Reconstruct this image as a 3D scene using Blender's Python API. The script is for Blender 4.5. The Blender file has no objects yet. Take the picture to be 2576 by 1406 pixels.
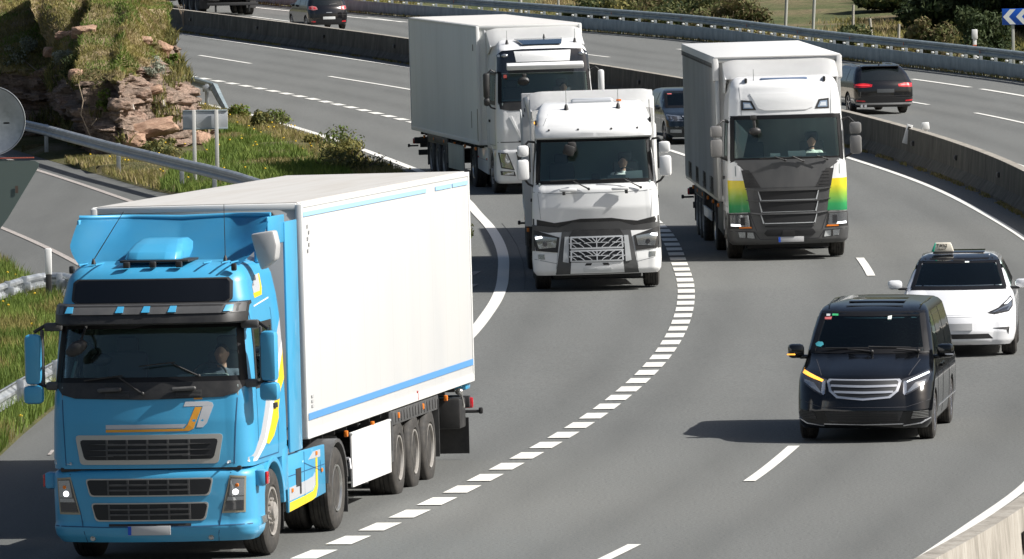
import bpy, bmesh, math, random
import numpy as np
from mathutils import Vector, Matrix, noise
random.seed(7); RNG=np.random.default_rng(7)
S=bpy.context.scene
# ---------------------------------------------------------------- camera, sky, sun, exposure
F=21000.; CX,CY=1288.,703.; H=8.1; Y0=-315.; RS=0.018      # photo measured at 2576 x 1406
pitch=math.atan((CY-Y0)/F); roll=math.atan(RS)
fw=Vector((0,math.cos(pitch),-math.sin(pitch))); up=Vector((0,math.sin(pitch),math.cos(pitch))); rt=Vector((1,0,0))
cr,sr=math.cos(roll),math.sin(roll)
cam=bpy.data.objects.new('camera',bpy.data.cameras.new('camera')); S.collection.objects.link(cam)
cx=rt*cr-up*sr; cy=rt*sr+up*cr; cz=-fw
cam.matrix_world=Matrix(((cx.x,cy.x,cz.x,0),(cx.y,cy.y,cz.y,0),(cx.z,cy.z,cz.z,H),(0,0,0,1)))
cam.data.sensor_width=36; cam.data.lens=36*F/2576; cam.data.clip_start=1; cam.data.clip_end=6000
S.camera=cam
SUN_EL=math.radians(41); SUN_AZ=math.radians(-11)     # direction to the sun: from +X turned a little towards the camera
sd=Vector((math.cos(SUN_EL)*math.cos(SUN_AZ),math.cos(SUN_EL)*math.sin(SUN_AZ),math.sin(SUN_EL)))
w=bpy.data.worlds.new('World'); S.world=w; w.use_nodes=True
nt=w.node_tree; bgn=nt.nodes['Background']; sk=nt.nodes.new('ShaderNodeTexSky'); sk.sky_type='NISHITA'; sk.sun_disc=False
sk.sun_elevation=SUN_EL; sk.sun_rotation=math.atan2(sd.x,sd.y); sk.dust_density=3.5
nt.links.new(sk.outputs[0],bgn.inputs[0]); bgn.inputs[1].default_value=0.06
sl=bpy.data.lights.new('sun','SUN'); sl.energy=5.0; sl.angle=math.radians(.5); sl.color=(1,.98,.94)
so=bpy.data.objects.new('sun',sl); S.collection.objects.link(so); so.rotation_euler=sd.to_track_quat('Z','Y').to_euler()
S.view_settings.view_transform='Standard'; S.view_settings.look='None'; S.view_settings.exposure=0.50; S.view_settings.gamma=1
S.render.resolution_x=1024; S.render.resolution_y=559
# ---------------------------------------------------------------- pixel -> ground helpers (photo pixels to places on the road)
def gz(Y): return 3.2e-5*max(0.,Y-110.)**2
def gs(Y): return 6.4e-5*max(0.,Y-110.)
def P(x,y,z=0.):
    a=(x-CX); b=-(y-CY); ar=a*cr+b*sr; br=-a*sr+b*cr
    d=fw*F+rt*ar+up*br; g=0.; Y=0
    for _ in range(60):
        t=(z+g-H)/d.z; Y=t*d.y; g=.5*g+.5*gz(Y)
    return Vector((t*d.x,Y,z+g))
def T(ox,oy,*pts): return [((ox+a/2)/1.36258,(oy+b/2)/1.36258) for a,b in pts]
# ---------------------------------------------------------------- materials
MATS={}
def mat(name,col,rough=.5,metal=0.,coat=0.,emis=None,estr=0.,spec=.5,alpha=None):
    if name in MATS: return MATS[name]
    m=bpy.data.materials.new(name); m.use_nodes=True; b=m.node_tree.nodes['Principled BSDF']
    b.inputs['Base Color'].default_value=(*col,1); b.inputs['Roughness'].default_value=rough; b.inputs['Metallic'].default_value=metal
    b.inputs['Coat Weight'].default_value=coat; b.inputs['Coat Roughness'].default_value=.04; b.inputs['Specular IOR Level'].default_value=spec
    if emis: b.inputs['Emission Color'].default_value=(*emis,1); b.inputs['Emission Strength'].default_value=estr
    MATS[name]=m; return m
def nz(m,scale,detail=4,rough=.6,vec=None,stretch=None,typ='noise'):
    n=m.node_tree.nodes; l=m.node_tree.links
    tc=n.new('ShaderNodeTexCoord'); mp=n.new('ShaderNodeMapping')
    if stretch: mp.inputs['Scale'].default_value=stretch
    l.new(tc.outputs['Object'],mp.inputs[0])
    t=n.new('ShaderNodeTexNoise' if typ=='noise' else 'ShaderNodeTexVoronoi'); t.inputs['Scale'].default_value=scale
    if typ=='noise': t.inputs['Detail'].default_value=detail; t.inputs['Roughness'].default_value=rough
    l.new(mp.outputs[0],t.inputs['Vector']); return t.outputs[0]
def ramp(m,src,stops):
    n=m.node_tree.nodes.new('ShaderNodeValToRGB'); m.node_tree.links.new(src,n.inputs[0])
    e=n.color_ramp.elements
    while len(e)<len(stops): e.new(.5)
    for i,(p,c) in enumerate(stops):
        e[i].position=p; e[i].color=(*c,1) if len(c)==3 else c
    return n.outputs[0]
def mixc(m,fac,a,b,mode='MIX'):
    n=m.node_tree.nodes.new('ShaderNodeMix'); n.data_type='RGBA'; n.blend_type=mode; l=m.node_tree.links
    for i,v in ((0,fac),(6,a),(7,b)):
        if hasattr(v,'is_output'): l.new(v,n.inputs[i])
        elif i==0: n.inputs[0].default_value=v
        else: n.inputs[i].default_value=(*v,1)
    return n.outputs[2]
def setc(m,out,inp='Base Color'): m.node_tree.links.new(out,m.node_tree.nodes['Principled BSDF'].inputs[inp])
def bump(m,h,dist=.02,st=.6):
    b=m.node_tree.nodes.new('ShaderNodeBump'); b.inputs['Distance'].default_value=dist; b.inputs['Strength'].default_value=st
    m.node_tree.links.new(h,b.inputs['Height']); m.node_tree.links.new(b.outputs[0],m.node_tree.nodes['Principled BSDF'].inputs['Normal'])
def dirty(name,col,rough,coat=0,dirt=(.32,.29,.25),amt=.35,scale=1.2,stretch=(1,1,.35),metal=0):
    """paint with road film and streaks"""
    m=mat(name,col,rough,metal,coat)
    n1=nz(m,scale,6,.65,stretch=stretch); f=ramp(m,n1,[(.42,(0,0,0)),(.78,(amt,amt,amt))])
    setc(m,mixc(m,f,col,dirt)); r=ramp(m,n1,[(.3,(rough,)*3),(.8,(min(1,rough+.25),)*3)]); setc(m,r,'Roughness'); return m
asph=mat('asphalt',(.13,.13,.125),.88)
a1=nz(asph,22,3,.85); a2=nz(asph,.42,5,.62,stretch=(1.8,.10,1)); a3=nz(asph,75,2,.9); a4=nz(asph,.13,4,.6); a5=nz(asph,5,6,.75,stretch=(1,.35,1))
c=ramp(asph,a3,[(.28,(.034,.037,.036)),(.5,(.097,.101,.097)),(.7,(.24,.244,.232))])
c=mixc(asph,ramp(asph,a2,[(.32,(.0,.0,.0)),(.70,(.85,.85,.85))]),c,(.083,.085,.079))
c=mixc(asph,ramp(asph,a4,[(.35,(.0,.0,.0)),(.7,(.5,.5,.5))]),c,(.135,.135,.127))
c=mixc(asph,ramp(asph,a1,[(.40,(0,0,0)),(.62,(.75,.75,.75))]),c,(.178,.181,.172))
c=mixc(asph,ramp(asph,a1,[(.30,(.7,.7,.7)),(.45,(0,0,0))]),c,(.045,.046,.043))
c=mixc(asph,ramp(asph,a5,[(.62,(0,0,0)),(.8,(.4,.4,.4))]),c,(.07,.07,.066))
wa=asph.node_tree.nodes.new('ShaderNodeAttribute'); wa.attribute_name='wear'; wm=asph.node_tree.nodes.new('ShaderNodeMath'); wm.operation='MULTIPLY'; asph.node_tree.links.new(wa.outputs['Fac'],wm.inputs[0]); asph.node_tree.links.new(ramp(asph,a2,[(.25,(.15,.15,.15)),(.7,(.55,.55,.55))]),wm.inputs[1])
c=mixc(asph,wm.outputs[0],c,(.075,.077,.073))
setc(asph,c); bump(asph,a1,.015,.6)
paintw=mat('road_paint',(.75,.74,.70),.7); p1=nz(paintw,60,5,.8); setc(paintw,ramp(paintw,p1,[(.28,(.24,.23,.21)),(.40,(.66,.64,.59)),(.7,(.80,.79,.74))]))
paintold=mat('worn_road_paint',(.4,.38,.33),.8); p1=nz(paintold,30,5,.8); setc(paintold,ramp(paintold,p1,[(.4,(.16,.15,.14)),(.6,(.52,.46,.42))]))
def groundmat(name,cols,sc=1.2,fine=22):
    m=mat(name,cols[0],.95,spec=.2); n1=nz(m,sc,6,.7); n2=nz(m,fine,5,.8)
    c1=ramp(m,n1,[(.3,cols[0]),(.5,cols[1]),(.68,cols[2])]); c2=ramp(m,n2,[(.3,(.25,.25,.25)),(.6,(1,1,1)),(.8,(1.4,1.35,1.2))])
    setc(m,mixc(m,1.,c1,c2,'MULTIPLY')); bump(m,n2,.06,.8); return m
soil=groundmat('soil_and_grass',[(.055,.075,.02),(.13,.125,.05),(.20,.165,.11)],.5)
meadow=groundmat('meadow',[(.06,.085,.03),(.13,.14,.06),(.24,.18,.11)],.16,5)
conc=mat('concrete',(.36,.33,.29),.9); k1=nz(conc,2.2,8,.7,stretch=(1,1,.35)); k2=nz(conc,9,6,.75,stretch=(1.4,1.4,.12)); k3=nz(conc,70,3,.7)
c=ramp(conc,k1,[(.3,(.20,.18,.15)),(.55,(.36,.33,.285)),(.75,(.46,.43,.38))]); c=mixc(conc,ramp(conc,k2,[(.45,(0,0,0)),(.72,(.75,.75,.75))]),c,(.14,.125,.10)); setc(conc,c); bump(conc,k3,.01,.5)
concd=mat('shaded_grimy_concrete',(.15,.14,.12),.95,spec=.2); k1=nz(concd,2.2,8,.7,stretch=(1,1,.35)); k2=nz(concd,9,6,.75,stretch=(1.4,1.4,.12))  # shade of the barrier's left faces put into the colour, with grime streaks
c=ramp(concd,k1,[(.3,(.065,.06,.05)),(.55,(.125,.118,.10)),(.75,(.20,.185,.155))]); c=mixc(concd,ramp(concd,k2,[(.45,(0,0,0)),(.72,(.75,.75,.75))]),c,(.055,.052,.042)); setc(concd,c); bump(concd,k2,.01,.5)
galv=mat('galvanised_steel',(.47,.49,.50),.42,.65); q=nz(galv,3,6,.7); setc(galv,ramp(galv,q,[(.35,(.34,.36,.38)),(.6,(.52,.54,.55)),(.8,(.62,.63,.62))])); setc(galv,ramp(galv,q,[(.3,(.3,.3,.3)),(.7,(.55,.55,.55))]),'Roughness')
galvd=mat('weathered_steel',(.30,.36,.38),.6,.35); q=nz(galvd,2.5,6,.7,stretch=(1,1,.5)); setc(galvd,ramp(galvd,q,[(.3,(.20,.25,.27)),(.6,(.34,.40,.42)),(.8,(.45,.49,.49))]))
rock=mat('rock',(.3,.2,.15),.92,spec=.25); r1=nz(rock,.5,9,.7,stretch=(1,1,2.6)); r2=nz(rock,6,8,.8); r3=nz(rock,2.2,6,.7,stretch=(1,1,3.2)); r4=nz(rock,14,3,.6,typ='v')
c=ramp(rock,r1,[(.30,(.30,.215,.17)),(.46,(.46,.345,.27)),(.58,(.58,.41,.32)),(.72,(.58,.35,.25))])
c=mixc(rock,ramp(rock,r3,[(.42,(0,0,0)),(.5,(.4,.4,.4)),(.56,(0,0,0))]),c,(.12,.095,.08)); c=mixc(rock,1.,c,ramp(rock,r2,[(.3,(.42,.42,.42)),(.55,(1,1,1)),(.8,(1.35,1.3,1.25))]),'MULTIPLY'); setc(rock,c)
bb=rock.node_tree.nodes; mm=bb.new('ShaderNodeMath'); mm.operation='ADD'; rock.node_tree.links.new(r2,mm.inputs[0]); rock.node_tree.links.new(r3,mm.inputs[1]); bump(rock,mm.outputs[0],.25,.9)
sand=mat('red_sandstone',(.42,.25,.17),.9); r2=nz(sand,5,8,.8,stretch=(1,1,2)); setc(sand,ramp(sand,r2,[(.3,(.22,.12,.085)),(.5,(.40,.25,.17)),(.72,(.52,.36,.26))])); bump(sand,r2,.1,.8)
pale=mat('pale_stone',(.55,.5,.44),.9); r2=nz(pale,5,8,.8); setc(pale,ramp(pale,r2,[(.3,(.3,.26,.22)),(.6,(.58,.53,.47))])); bump(pale,r2,.1,.7)
def leafmat(name,c1,c2,c3,sc=3.):
    m=mat(name,c1,.75,spec=.3); n1=nz(m,sc,4,.7); setc(m,ramp(m,n1,[(.32,c1),(.5,c2),(.7,c3)]))
    b=m.node_tree.nodes['Principled BSDF']; b.inputs['Subsurface Weight'].default_value=0.
    l=m.node_tree.links; tr=m.node_tree.nodes.new('ShaderNodeBsdfTranslucent'); mx=m.node_tree.nodes.new('ShaderNodeMixShader'); mx.inputs[0].default_value=.28
    src=b.inputs['Base Color'].links[0].from_socket; l.new(src,tr.inputs[0]); out=[n for n in m.node_tree.nodes if n.type=='OUTPUT_MATERIAL'][0]
    l.new(b.outputs[0],mx.inputs[1]); l.new(tr.outputs[0],mx.inputs[2]); l.new(mx.outputs[0],out.inputs[0]); return m
Lgreen=leafmat('grass_green',(.07,.11,.02),(.13,.19,.033),(.24,.28,.065),.9)
Lolive=leafmat('grass_olive',(.11,.105,.03),(.22,.20,.06),(.36,.30,.11),1.)
Ldry=leafmat('grass_dry',(.20,.15,.075),(.33,.26,.13),(.46,.38,.2),2.)
Lgrey=leafmat('leaf_grey',(.20,.22,.16),(.30,.32,.25),(.42,.43,.36),3.)
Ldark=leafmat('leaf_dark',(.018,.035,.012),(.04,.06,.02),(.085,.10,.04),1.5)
Lmid=leafmat('leaf_mid',(.05,.065,.02),(.11,.12,.04),(.20,.18,.08),1.2)
Lbrown=leafmat('leaf_brown',(.09,.07,.035),(.16,.125,.06),(.24,.19,.10),1.2)
yel=mat('yellow_flower',(.75,.48,.02),.7); bark=mat('bark',(.13,.10,.07),.9)
rubber=mat('tyre_rubber',(.028,.026,.025),.75); q=nz(rubber,8,5,.7); setc(rubber,ramp(rubber,q,[(.35,(.022,.021,.02)),(.7,(.065,.058,.05))]))
blackp=mat('black_plastic',(.018,.018,.02),.5); q=nz(blackp,5,5,.7); setc(blackp,ramp(blackp,q,[(.3,(.014,.014,.015)),(.75,(.04,.038,.036))]))
greyp=mat('dark_grey_plastic',(.06,.06,.062),.5); q=nz(greyp,4,5,.7); setc(greyp,ramp(greyp,q,[(.3,(.05,.05,.052)),(.75,(.10,.098,.095))]))
chas=mat('chassis',(.02,.02,.021),.7); alu=mat('aluminium',(.62,.62,.6),.3,.9); chrome=mat('chrome',(.62,.63,.66),.22,.6,.5)
steelw=dirty('steel_wheel',(.42,.40,.37),.45,metal=.4,dirt=(.14,.11,.09),amt=.8,scale=5,stretch=(1,1,1))
gl=bpy.data.materials.new('windscreen_glass'); gl.use_nodes=True; n=gl.node_tree.nodes; l=gl.node_tree.links
n.remove(n['Principled BSDF']); tr=n.new('ShaderNodeBsdfTransparent'); tr.inputs[0].default_value=(.93,.98,.97,1); gg=n.new('ShaderNodeBsdfGlossy'); gg.inputs['Roughness'].default_value=.02
fr=n.new('ShaderNodeFresnel'); fr.inputs[0].default_value=1.5; gg.inputs[0].default_value=(.86,1,.97,1); mx=n.new('ShaderNodeMixShader'); l.new(fr.outputs[0],mx.inputs[0]); l.new(tr.outputs[0],mx.inputs[1]); l.new(gg.outputs[0],mx.inputs[2]); l.new(mx.outputs[0],n['Material Output'].inputs[0])
dgl=mat('dark_window_glass',(.008,.011,.012),.03,spec=.9); lens=mat('lamp_lens',(.42,.44,.46),.08,.75,1.); lensd=mat('lamp_housing',(.06,.06,.065),.12,.3,1.)
lit=mat('lit_lamp',(1,1,1),.3,emis=(.95,.97,1),estr=1.8); amber=mat('amber_lens',(.75,.20,.02),.25); amberlit=mat('lit_amber_lamp',(1,.45,.05),.3,emis=(1,.42,.06),estr=.9)
red=mat('red_lens',(.5,.012,.02),.2,coat=1); platem=mat('number_plate',(.45,.45,.45),.5); eublue=mat('plate_blue',(.01,.08,.5),.4)
frit=mat('glass_edge_print',(.008,.008,.009),.45,spec=.25)
inter=mat('interior_trim',(.24,.28,.275),.85); seatm=mat('seat_cloth',(.10,.10,.11),.9); paper=mat('paper',(.75,.8,.75),.8); curt=mat('curtain',(.07,.08,.10),.9)
white=dirty('white_paint',(.78,.78,.775),.35,.6,amt=.20); white2=dirty('white_paint_plain',(.80,.80,.79),.35,.6,amt=.12)
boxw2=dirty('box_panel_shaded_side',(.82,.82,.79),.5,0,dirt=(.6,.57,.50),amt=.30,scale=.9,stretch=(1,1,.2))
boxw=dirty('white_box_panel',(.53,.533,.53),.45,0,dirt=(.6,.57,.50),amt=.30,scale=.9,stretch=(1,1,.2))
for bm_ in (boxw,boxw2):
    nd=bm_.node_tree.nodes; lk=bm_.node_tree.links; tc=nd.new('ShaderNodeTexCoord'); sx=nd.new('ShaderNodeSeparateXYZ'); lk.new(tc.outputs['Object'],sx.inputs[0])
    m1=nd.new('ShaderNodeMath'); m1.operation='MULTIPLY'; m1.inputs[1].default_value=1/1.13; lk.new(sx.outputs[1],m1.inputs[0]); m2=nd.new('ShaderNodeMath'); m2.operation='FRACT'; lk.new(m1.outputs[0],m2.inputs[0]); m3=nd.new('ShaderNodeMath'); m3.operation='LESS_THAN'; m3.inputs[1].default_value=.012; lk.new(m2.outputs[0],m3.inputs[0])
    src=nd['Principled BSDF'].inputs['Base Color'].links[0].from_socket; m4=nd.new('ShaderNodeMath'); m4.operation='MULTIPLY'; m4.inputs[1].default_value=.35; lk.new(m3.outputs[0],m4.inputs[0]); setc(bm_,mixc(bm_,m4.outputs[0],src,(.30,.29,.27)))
roofw=dirty('box_roof',(.50,.485,.46),.6,0,dirt=(.40,.37,.33),amt=.8,scale=1.5,stretch=(2.5,.15,1))
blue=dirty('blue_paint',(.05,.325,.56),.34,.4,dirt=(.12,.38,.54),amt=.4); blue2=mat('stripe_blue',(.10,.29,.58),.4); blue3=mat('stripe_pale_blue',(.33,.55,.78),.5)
yelp=mat('yellow_stripe',(.78,.55,.02),.4); orgp=mat('orange_stripe',(.72,.33,.04),.4); greyst=mat('grey_stripe',(.42,.43,.45),.4)
blackpaint=mat('black_paint',(.003,.0035,.0045),.14,0,.45,spec=.4); navy=mat('dark_blue_paint',(.008,.014,.019),.2,.3,1.); darkgrey=mat('anthracite_paint',(.009,.009,.011),.2,.3,1.)
anth=dirty('anthracite_panel',(.068,.068,.069),.42,.2,dirt=(.12,.118,.112),amt=.5,scale=2)
silv=dirty('silver_plastic',(.50,.52,.53),.38,.2,dirt=(.25,.24,.22),amt=.4,scale=3)
curtain=dirty('side_curtain',(.42,.41,.39),.6,0,dirt=(.27,.25,.22),amt=.7,scale=1.1,stretch=(1,.5,.25))
skin=mat('skin',(.45,.26,.19),.6); hairm=mat('hair',(.03,.022,.016),.8)
# ---------------------------------------------------------------- object helpers
def link(o): S.collection.objects.link(o); return o
def tag(o,label=None,cat=None,group=None,kind=None):
    if label: o['label']=label
    if cat: o['category']=cat
    if group: o['group']=group
    if kind: o['kind']=kind
    return o
def empty(name,loc,rot=(0,0,0)):
    o=bpy.data.objects.new(name,None); link(o); o.location=loc; o.rotation_euler=rot; o.empty_display_size=.3; return o
def obj(name,b,m,parent=None,base=None,smooth=35):
    bm=b.bm if isinstance(b,B) else b
    me=bpy.data.meshes.new(name); bm.normal_update(); bm.to_mesh(me); bm.free()
    for mm in (m if isinstance(m,(list,tuple)) else [m]): me.materials.append(mm)
    if smooth is not None and len(me.polygons):
        me.shade_smooth(); me.set_sharp_from_angle(angle=math.radians(smooth))
    o=bpy.data.objects.new(name,me); link(o)
    if parent: o.parent=parent
    if base is not None: o.matrix_local=base
    return o
def npobj(name,verts,faces,m,parent=None,midx=None,smooth=False):
    me=bpy.data.meshes.new(name); verts=np.asarray(verts,dtype=np.float32); faces=np.asarray(faces,dtype=np.int32)
    k=faces.shape[1]; me.vertices.add(len(verts)); me.vertices.foreach_set('co',verts.ravel()); me.loops.add(faces.size); me.loops.foreach_set('vertex_index',faces.ravel())
    me.polygons.add(len(faces)); me.polygons.foreach_set('loop_start',np.arange(0,faces.size,k,dtype=np.int32)); 
    for mm in (m if isinstance(m,(list,tuple)) else [m]): me.materials.append(mm)
    if midx is not None: me.polygons.foreach_set('material_index',np.asarray(midx,dtype=np.int32))
    me.update(calc_edges=True)
    if smooth: me.shade_smooth()
    o=bpy.data.objects.new(name,me); link(o)
    if parent: o.parent=parent
    return o
def objs(name,b,m,parent=None,base=None,smooth=35):
    """every loose piece becomes an object of its own"""
    bm=b.bm; bm.verts.ensure_lookup_table(); seen=set(); out=[]
    for v0 in bm.verts:
        if v0 in seen: continue
        st=[v0]; comp=[]; seen.add(v0)
        while st:
            v=st.pop(); comp.append(v)
            for e in v.link_edges:
                w_=e.other_vert(v)
                if w_ not in seen: seen.add(w_); st.append(w_)
        t=bmesh.new(); mp={v:t.verts.new(v.co) for v in comp}; fs={f for v in comp for f in v.link_faces}
        for f in fs:
            try: t.faces.new([mp[v] for v in f.verts])
            except Exception: pass
        out.append(obj(name,t,m,parent,base,smooth))
    bm.free(); return out
class B:
    def __init__(s): s.bm=bmesh.new()
    def box(s,c,d,bev=0.,rot=None,taper=None):
        r=bmesh.ops.create_cube(s.bm,size=1); vs=r['verts']
        for v in vs:
            t=1.
            if taper and v.co.z>0: t=taper
            v.co=Vector((v.co.x*d[0]*t,v.co.y*d[1]*t,v.co.z*d[2]))
        if bev:
            es=list({e for v in vs for e in v.link_edges}); rr=bmesh.ops.bevel(s.bm,geom=es,offset=min(bev,.45*min(d)),segments=2,profile=.5,affect='EDGES'); vs=list({v for f in rr['faces'] for v in f.verts}|{v for v in vs if v.is_valid})
        M=(rot.to_4x4() if rot else Matrix.Identity(4)); M=Matrix.Translation(c)@M
        for v in vs: v.co=M@v.co
        return s
    def lathe(s,prof,c=(0,0,0),axis='X',n=32):
        rings=[]
        for (a,r) in prof:
            ring=[]
            for i in range(n):
                t=2*math.pi*i/n; q=(a,r*math.cos(t),r*math.sin(t)) if axis=='X' else ((r*math.cos(t),a,r*math.sin(t)) if axis=='Y' else (r*math.cos(t),r*math.sin(t),a))
                ring.append(s.bm.verts.new(Vector(c)+Vector(q)))
            rings.append(ring)
        for A,C in zip(rings,rings[1:]):
            for i in range(n):
                j=(i+1)%n; s.bm.faces.new((A[i],A[j],C[j],C[i]))
        for R in (rings[0],rings[-1]):
            try: s.bm.faces.new(R)
            except Exception: pass
        bmesh.ops.recalc_face_normals(s.bm,faces=s.bm.faces); return s
    def tube(s,pts,r,n=8):
        pts=[Vector(p) for p in pts]; rings=[]
        rr=r if isinstance(r,(list,tuple)) else [r]*len(pts)
        for i,p in enumerate(pts):
            t=(pts[min(i+1,len(pts)-1)]-pts[max(i-1,0)]).normalized(); u=t.orthogonal().normalized() if i==0 else (u-t*u.dot(t)).normalized(); v=t.cross(u)
            rings.append([s.bm.verts.new(p+(u*math.cos(2*math.pi*k/n)+v*math.sin(2*math.pi*k/n))*rr[i]) for k in range(n)])
        for A,C in zip(rings,rings[1:]):
            for i in range(n): s.bm.faces.new((A[i],A[(i+1)%n],C[(i+1)%n],C[i]))
        s.bm.faces.new(rings[0][::-1]); s.bm.faces.new(rings[-1]); return s
    def prism(s,poly,axis,a,b,bev=0):
        """poly in the two other axes (x: (y,z), y: (x,z), z: (x,y)) extruded from a to b"""
        def q(p,t): return {'x':(t,p[0],p[1]),'y':(p[0],t,p[1]),'z':(p[0],p[1],t)}[axis]
        A=[s.bm.verts.new(q(p,a)) for p in poly]; C=[s.bm.verts.new(q(p,b)) for p in poly]; n=len(poly); fs=[s.bm.faces.new(A),s.bm.faces.new(C[::-1])]
        for i in range(n): fs.append(s.bm.faces.new((A[i],C[i],C[(i+1)%n],A[(i+1)%n])))
        bmesh.ops.recalc_face_normals(s.bm,faces=fs)
        if bev: bmesh.ops.bevel(s.bm,geom=list({e for f in fs for e in f.edges}),offset=bev,segments=2,profile=.5,affect='EDGES')
        return s
    def sweep(s,path,prof,closed=True):
        """prof: (n,z) loop swept along ground path; n = to the right of travel"""
        rings=[]; path=[Vector(p) for p in path]
        for i,p in enumerate(path):
            t=(path[min(i+1,len(path)-1)]-path[max(i-1,0)]); t.z=0; t.normalize(); nn=Vector((t.y,-t.x,0))
            rings.append([s.bm.verts.new(p+nn*a+Vector((0,0,z))) for a,z in prof])
        m=len(prof)
        for A,C in zip(rings,rings[1:]):
            for i in range(m if closed else m-1): s.bm.faces.new((A[i],A[(i+1)%m],C[(i+1)%m],C[i]))
        if closed: s.bm.faces.new(rings[0][::-1]); s.bm.faces.new(rings[-1])
        bmesh.ops.recalc_face_normals(s.bm,faces=s.bm.faces); return s
    def ell(s,c,r,rot=None,sub=2):
        rr=bmesh.ops.create_icosphere(s.bm,subdivisions=sub,radius=1); M=Matrix.Translation(c)@(rot.to_4x4() if rot else Matrix.Identity(4))@Matrix.Diagonal((*r,1))
        for v in rr['verts']: v.co=M@v.co
        return s
    def cap(s,a,b,ra,rb,n=12):
        a=Vector(a); b=Vector(b); s.tube([a,b],[ra,rb],n); s.ell(a,(ra,)*3,sub=2); s.ell(b,(rb,)*3,sub=2); return s
    def patch(s,poly,f,th,step=.07,sb=None):
        """polygon (p,q) wrapped on a surface f(p,q,off)->xyz and given a thickness"""
        sb=sb or step; t=bmesh.new(); vs=[t.verts.new((p,0,q)) for p,q in poly]; t.faces.new(vs); bmesh.ops.triangulate(t,faces=t.faces)
        xs=[p for p,q in poly]; zs=[q for p,q in poly]
        for k in np.arange(math.ceil(min(xs)/step)*step,max(xs),step): bmesh.ops.bisect_plane(t,geom=t.verts[:]+t.edges[:]+t.faces[:],plane_co=(k,0,0),plane_no=(1,0,0),dist=1e-5)
        for k in np.arange(math.ceil(min(zs)/sb)*sb,max(zs),sb): bmesh.ops.bisect_plane(t,geom=t.verts[:]+t.edges[:]+t.faces[:],plane_co=(0,0,k),plane_no=(0,0,1),dist=1e-5)
        t.verts.ensure_lookup_table(); fr=[s.bm.verts.new(f(v.co.x,v.co.z,th)) for v in t.verts]; bk=[s.bm.verts.new(f(v.co.x,v.co.z,-.004)) for v in t.verts]
        t.verts.index_update(); fs=[]
        for fc in t.faces:
            ii=[v.index for v in fc.verts]
            try: fs.append(s.bm.faces.new([fr[i] for i in ii])); fs.append(s.bm.faces.new([bk[i] for i in ii[::-1]]))
            except Exception: pass
        for e in t.edges:
            if e.is_boundary:
                i,j=e.verts[0].index,e.verts[1].index
                try: fs.append(s.bm.faces.new((fr[i],fr[j],bk[j],bk[i])))
                except Exception: pass
        bmesh.ops.recalc_face_normals(s.bm,faces=fs); t.free(); return s
class Shell:
    """hollow body lofted from horizontal outlines; key = (z, half width, y front, bow, corner radius, y rear, rear corner, rear bow)"""
    def __init__(s,keys): s.k=[tuple(k)+(0,)*(8-len(k)) for k in sorted(keys)]
    def at(s,z):
        k=s.k
        if z<=k[0][0]: return k[0][1:]
        for a,b in zip(k,k[1:]):
            if z<=b[0]:
                t=(z-a[0])/(b[0]-a[0]); return tuple(a[i]+(b[i]-a[i])*t for i in range(1,8))
        return k[-1][1:]
    def yf(s,x,z):
        w,yf,bow,rc,yr,rr,br=s.at(z); x=min(abs(x),w-.003); i=w-rc
        if x<=i: return yf+bow*(x/max(i,.01))**2
        return yf+bow+rc-math.sqrt(max(0,rc*rc-(x-i)**2))
    def yr(s,x,z):
        w,yf,bow,rc,yr,rr,br=s.at(z); x=min(abs(x),w-.003); i=w-rr
        if x<=i: return yr-br*(x/max(i,.01))**2
        return yr-br-rr+math.sqrt(max(0,rr*rr-(x-i)**2))
    def xs(s,y,z):
        w,yf,bow,rc,yr,rr,br=s.at(z); a=yf+bow+rc; b=yr-br-rr
        if y<a: return w-rc+math.sqrt(max(0,rc*rc-min(rc,a-y)**2))
        if y>b: return w-rr+math.sqrt(max(0,rr*rr-min(rr,y-b)**2))
        return w
    def ring(s,z,nf=12,nc=5,ns=10,nr=8):
        w,yf,bow,rc,yr,rr,br=s.at(z); h=[]; i=w-rc
        for k in range(nf+1): x=i*k/nf; h.append((x,yf+bow*(x/max(i,.01))**2))
        for k in range(1,nc+1): t=math.pi/2*k/nc; h.append((i+rc*math.sin(t),yf+bow+rc-rc*math.cos(t)))
        a=yf+bow+rc; b=yr-br-rr
        for k in range(1,ns+1): h.append((w,a+(b-a)*k/ns))
        i=w-rr
        for k in range(1,nc+1): t=math.pi/2*k/nc; h.append((i+rr*math.cos(t),b+rr*math.sin(t)))
        for k in range(1,nr+1): x=i*(1-k/nr); h.append((x,yr-br*(x/max(i,.01))**2))
        return h+[(-x,y) for x,y in h[-2:0:-1]]
    def mesh(s,zs,hole=None,caps=(1,1),shrink=0,res=(12,5,10,8)):
        b=B(); rings=[]
        for z in zs:
            rings.append([b.bm.verts.new((x,y,z)) for x,y in s.ring(z,*res)])
        n=len(rings[0])
        for A,C in zip(rings,rings[1:]):
            for i in range(n):
                j=(i+1)%n; c=(A[i].co+A[j].co+C[i].co+C[j].co)/4
                if hole and hole(c.x,c.y,c.z): continue
                b.bm.faces.new((A[i],A[j],C[j],C[i]))
        if caps[0]: b.bm.faces.new(rings[0][::-1])
        if caps[1]: b.bm.faces.new(rings[-1])
        return b
    def F(s): return lambda x,z,o: (max(-s.at(z)[0]+.002,min(s.at(z)[0]-.002,x))*(1+ (o*.6 if abs(x)>s.at(z)[0]-s.at(z)[3]*.6 else 0)), s.yf(x,z)-o, z)
    def R(s): return lambda x,z,o: (x, s.yr(x,z)+o, z)
    def D(s,side): return lambda y,z,o: (side*(s.xs(y,z)+o), y, z)
    def inset(s,d,zmax):
        return Shell([(min(z,zmax),max(.1,w-d),yf+d,bow,rc,yr-d,rr,br) for z,w,yf,bow,rc,yr,rr,br in s.k if z<zmax+.02])
def rect(x0,z0,x1,z1): return [(x0,z0),(x1,z0),(x1,z1),(x0,z1)]
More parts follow.
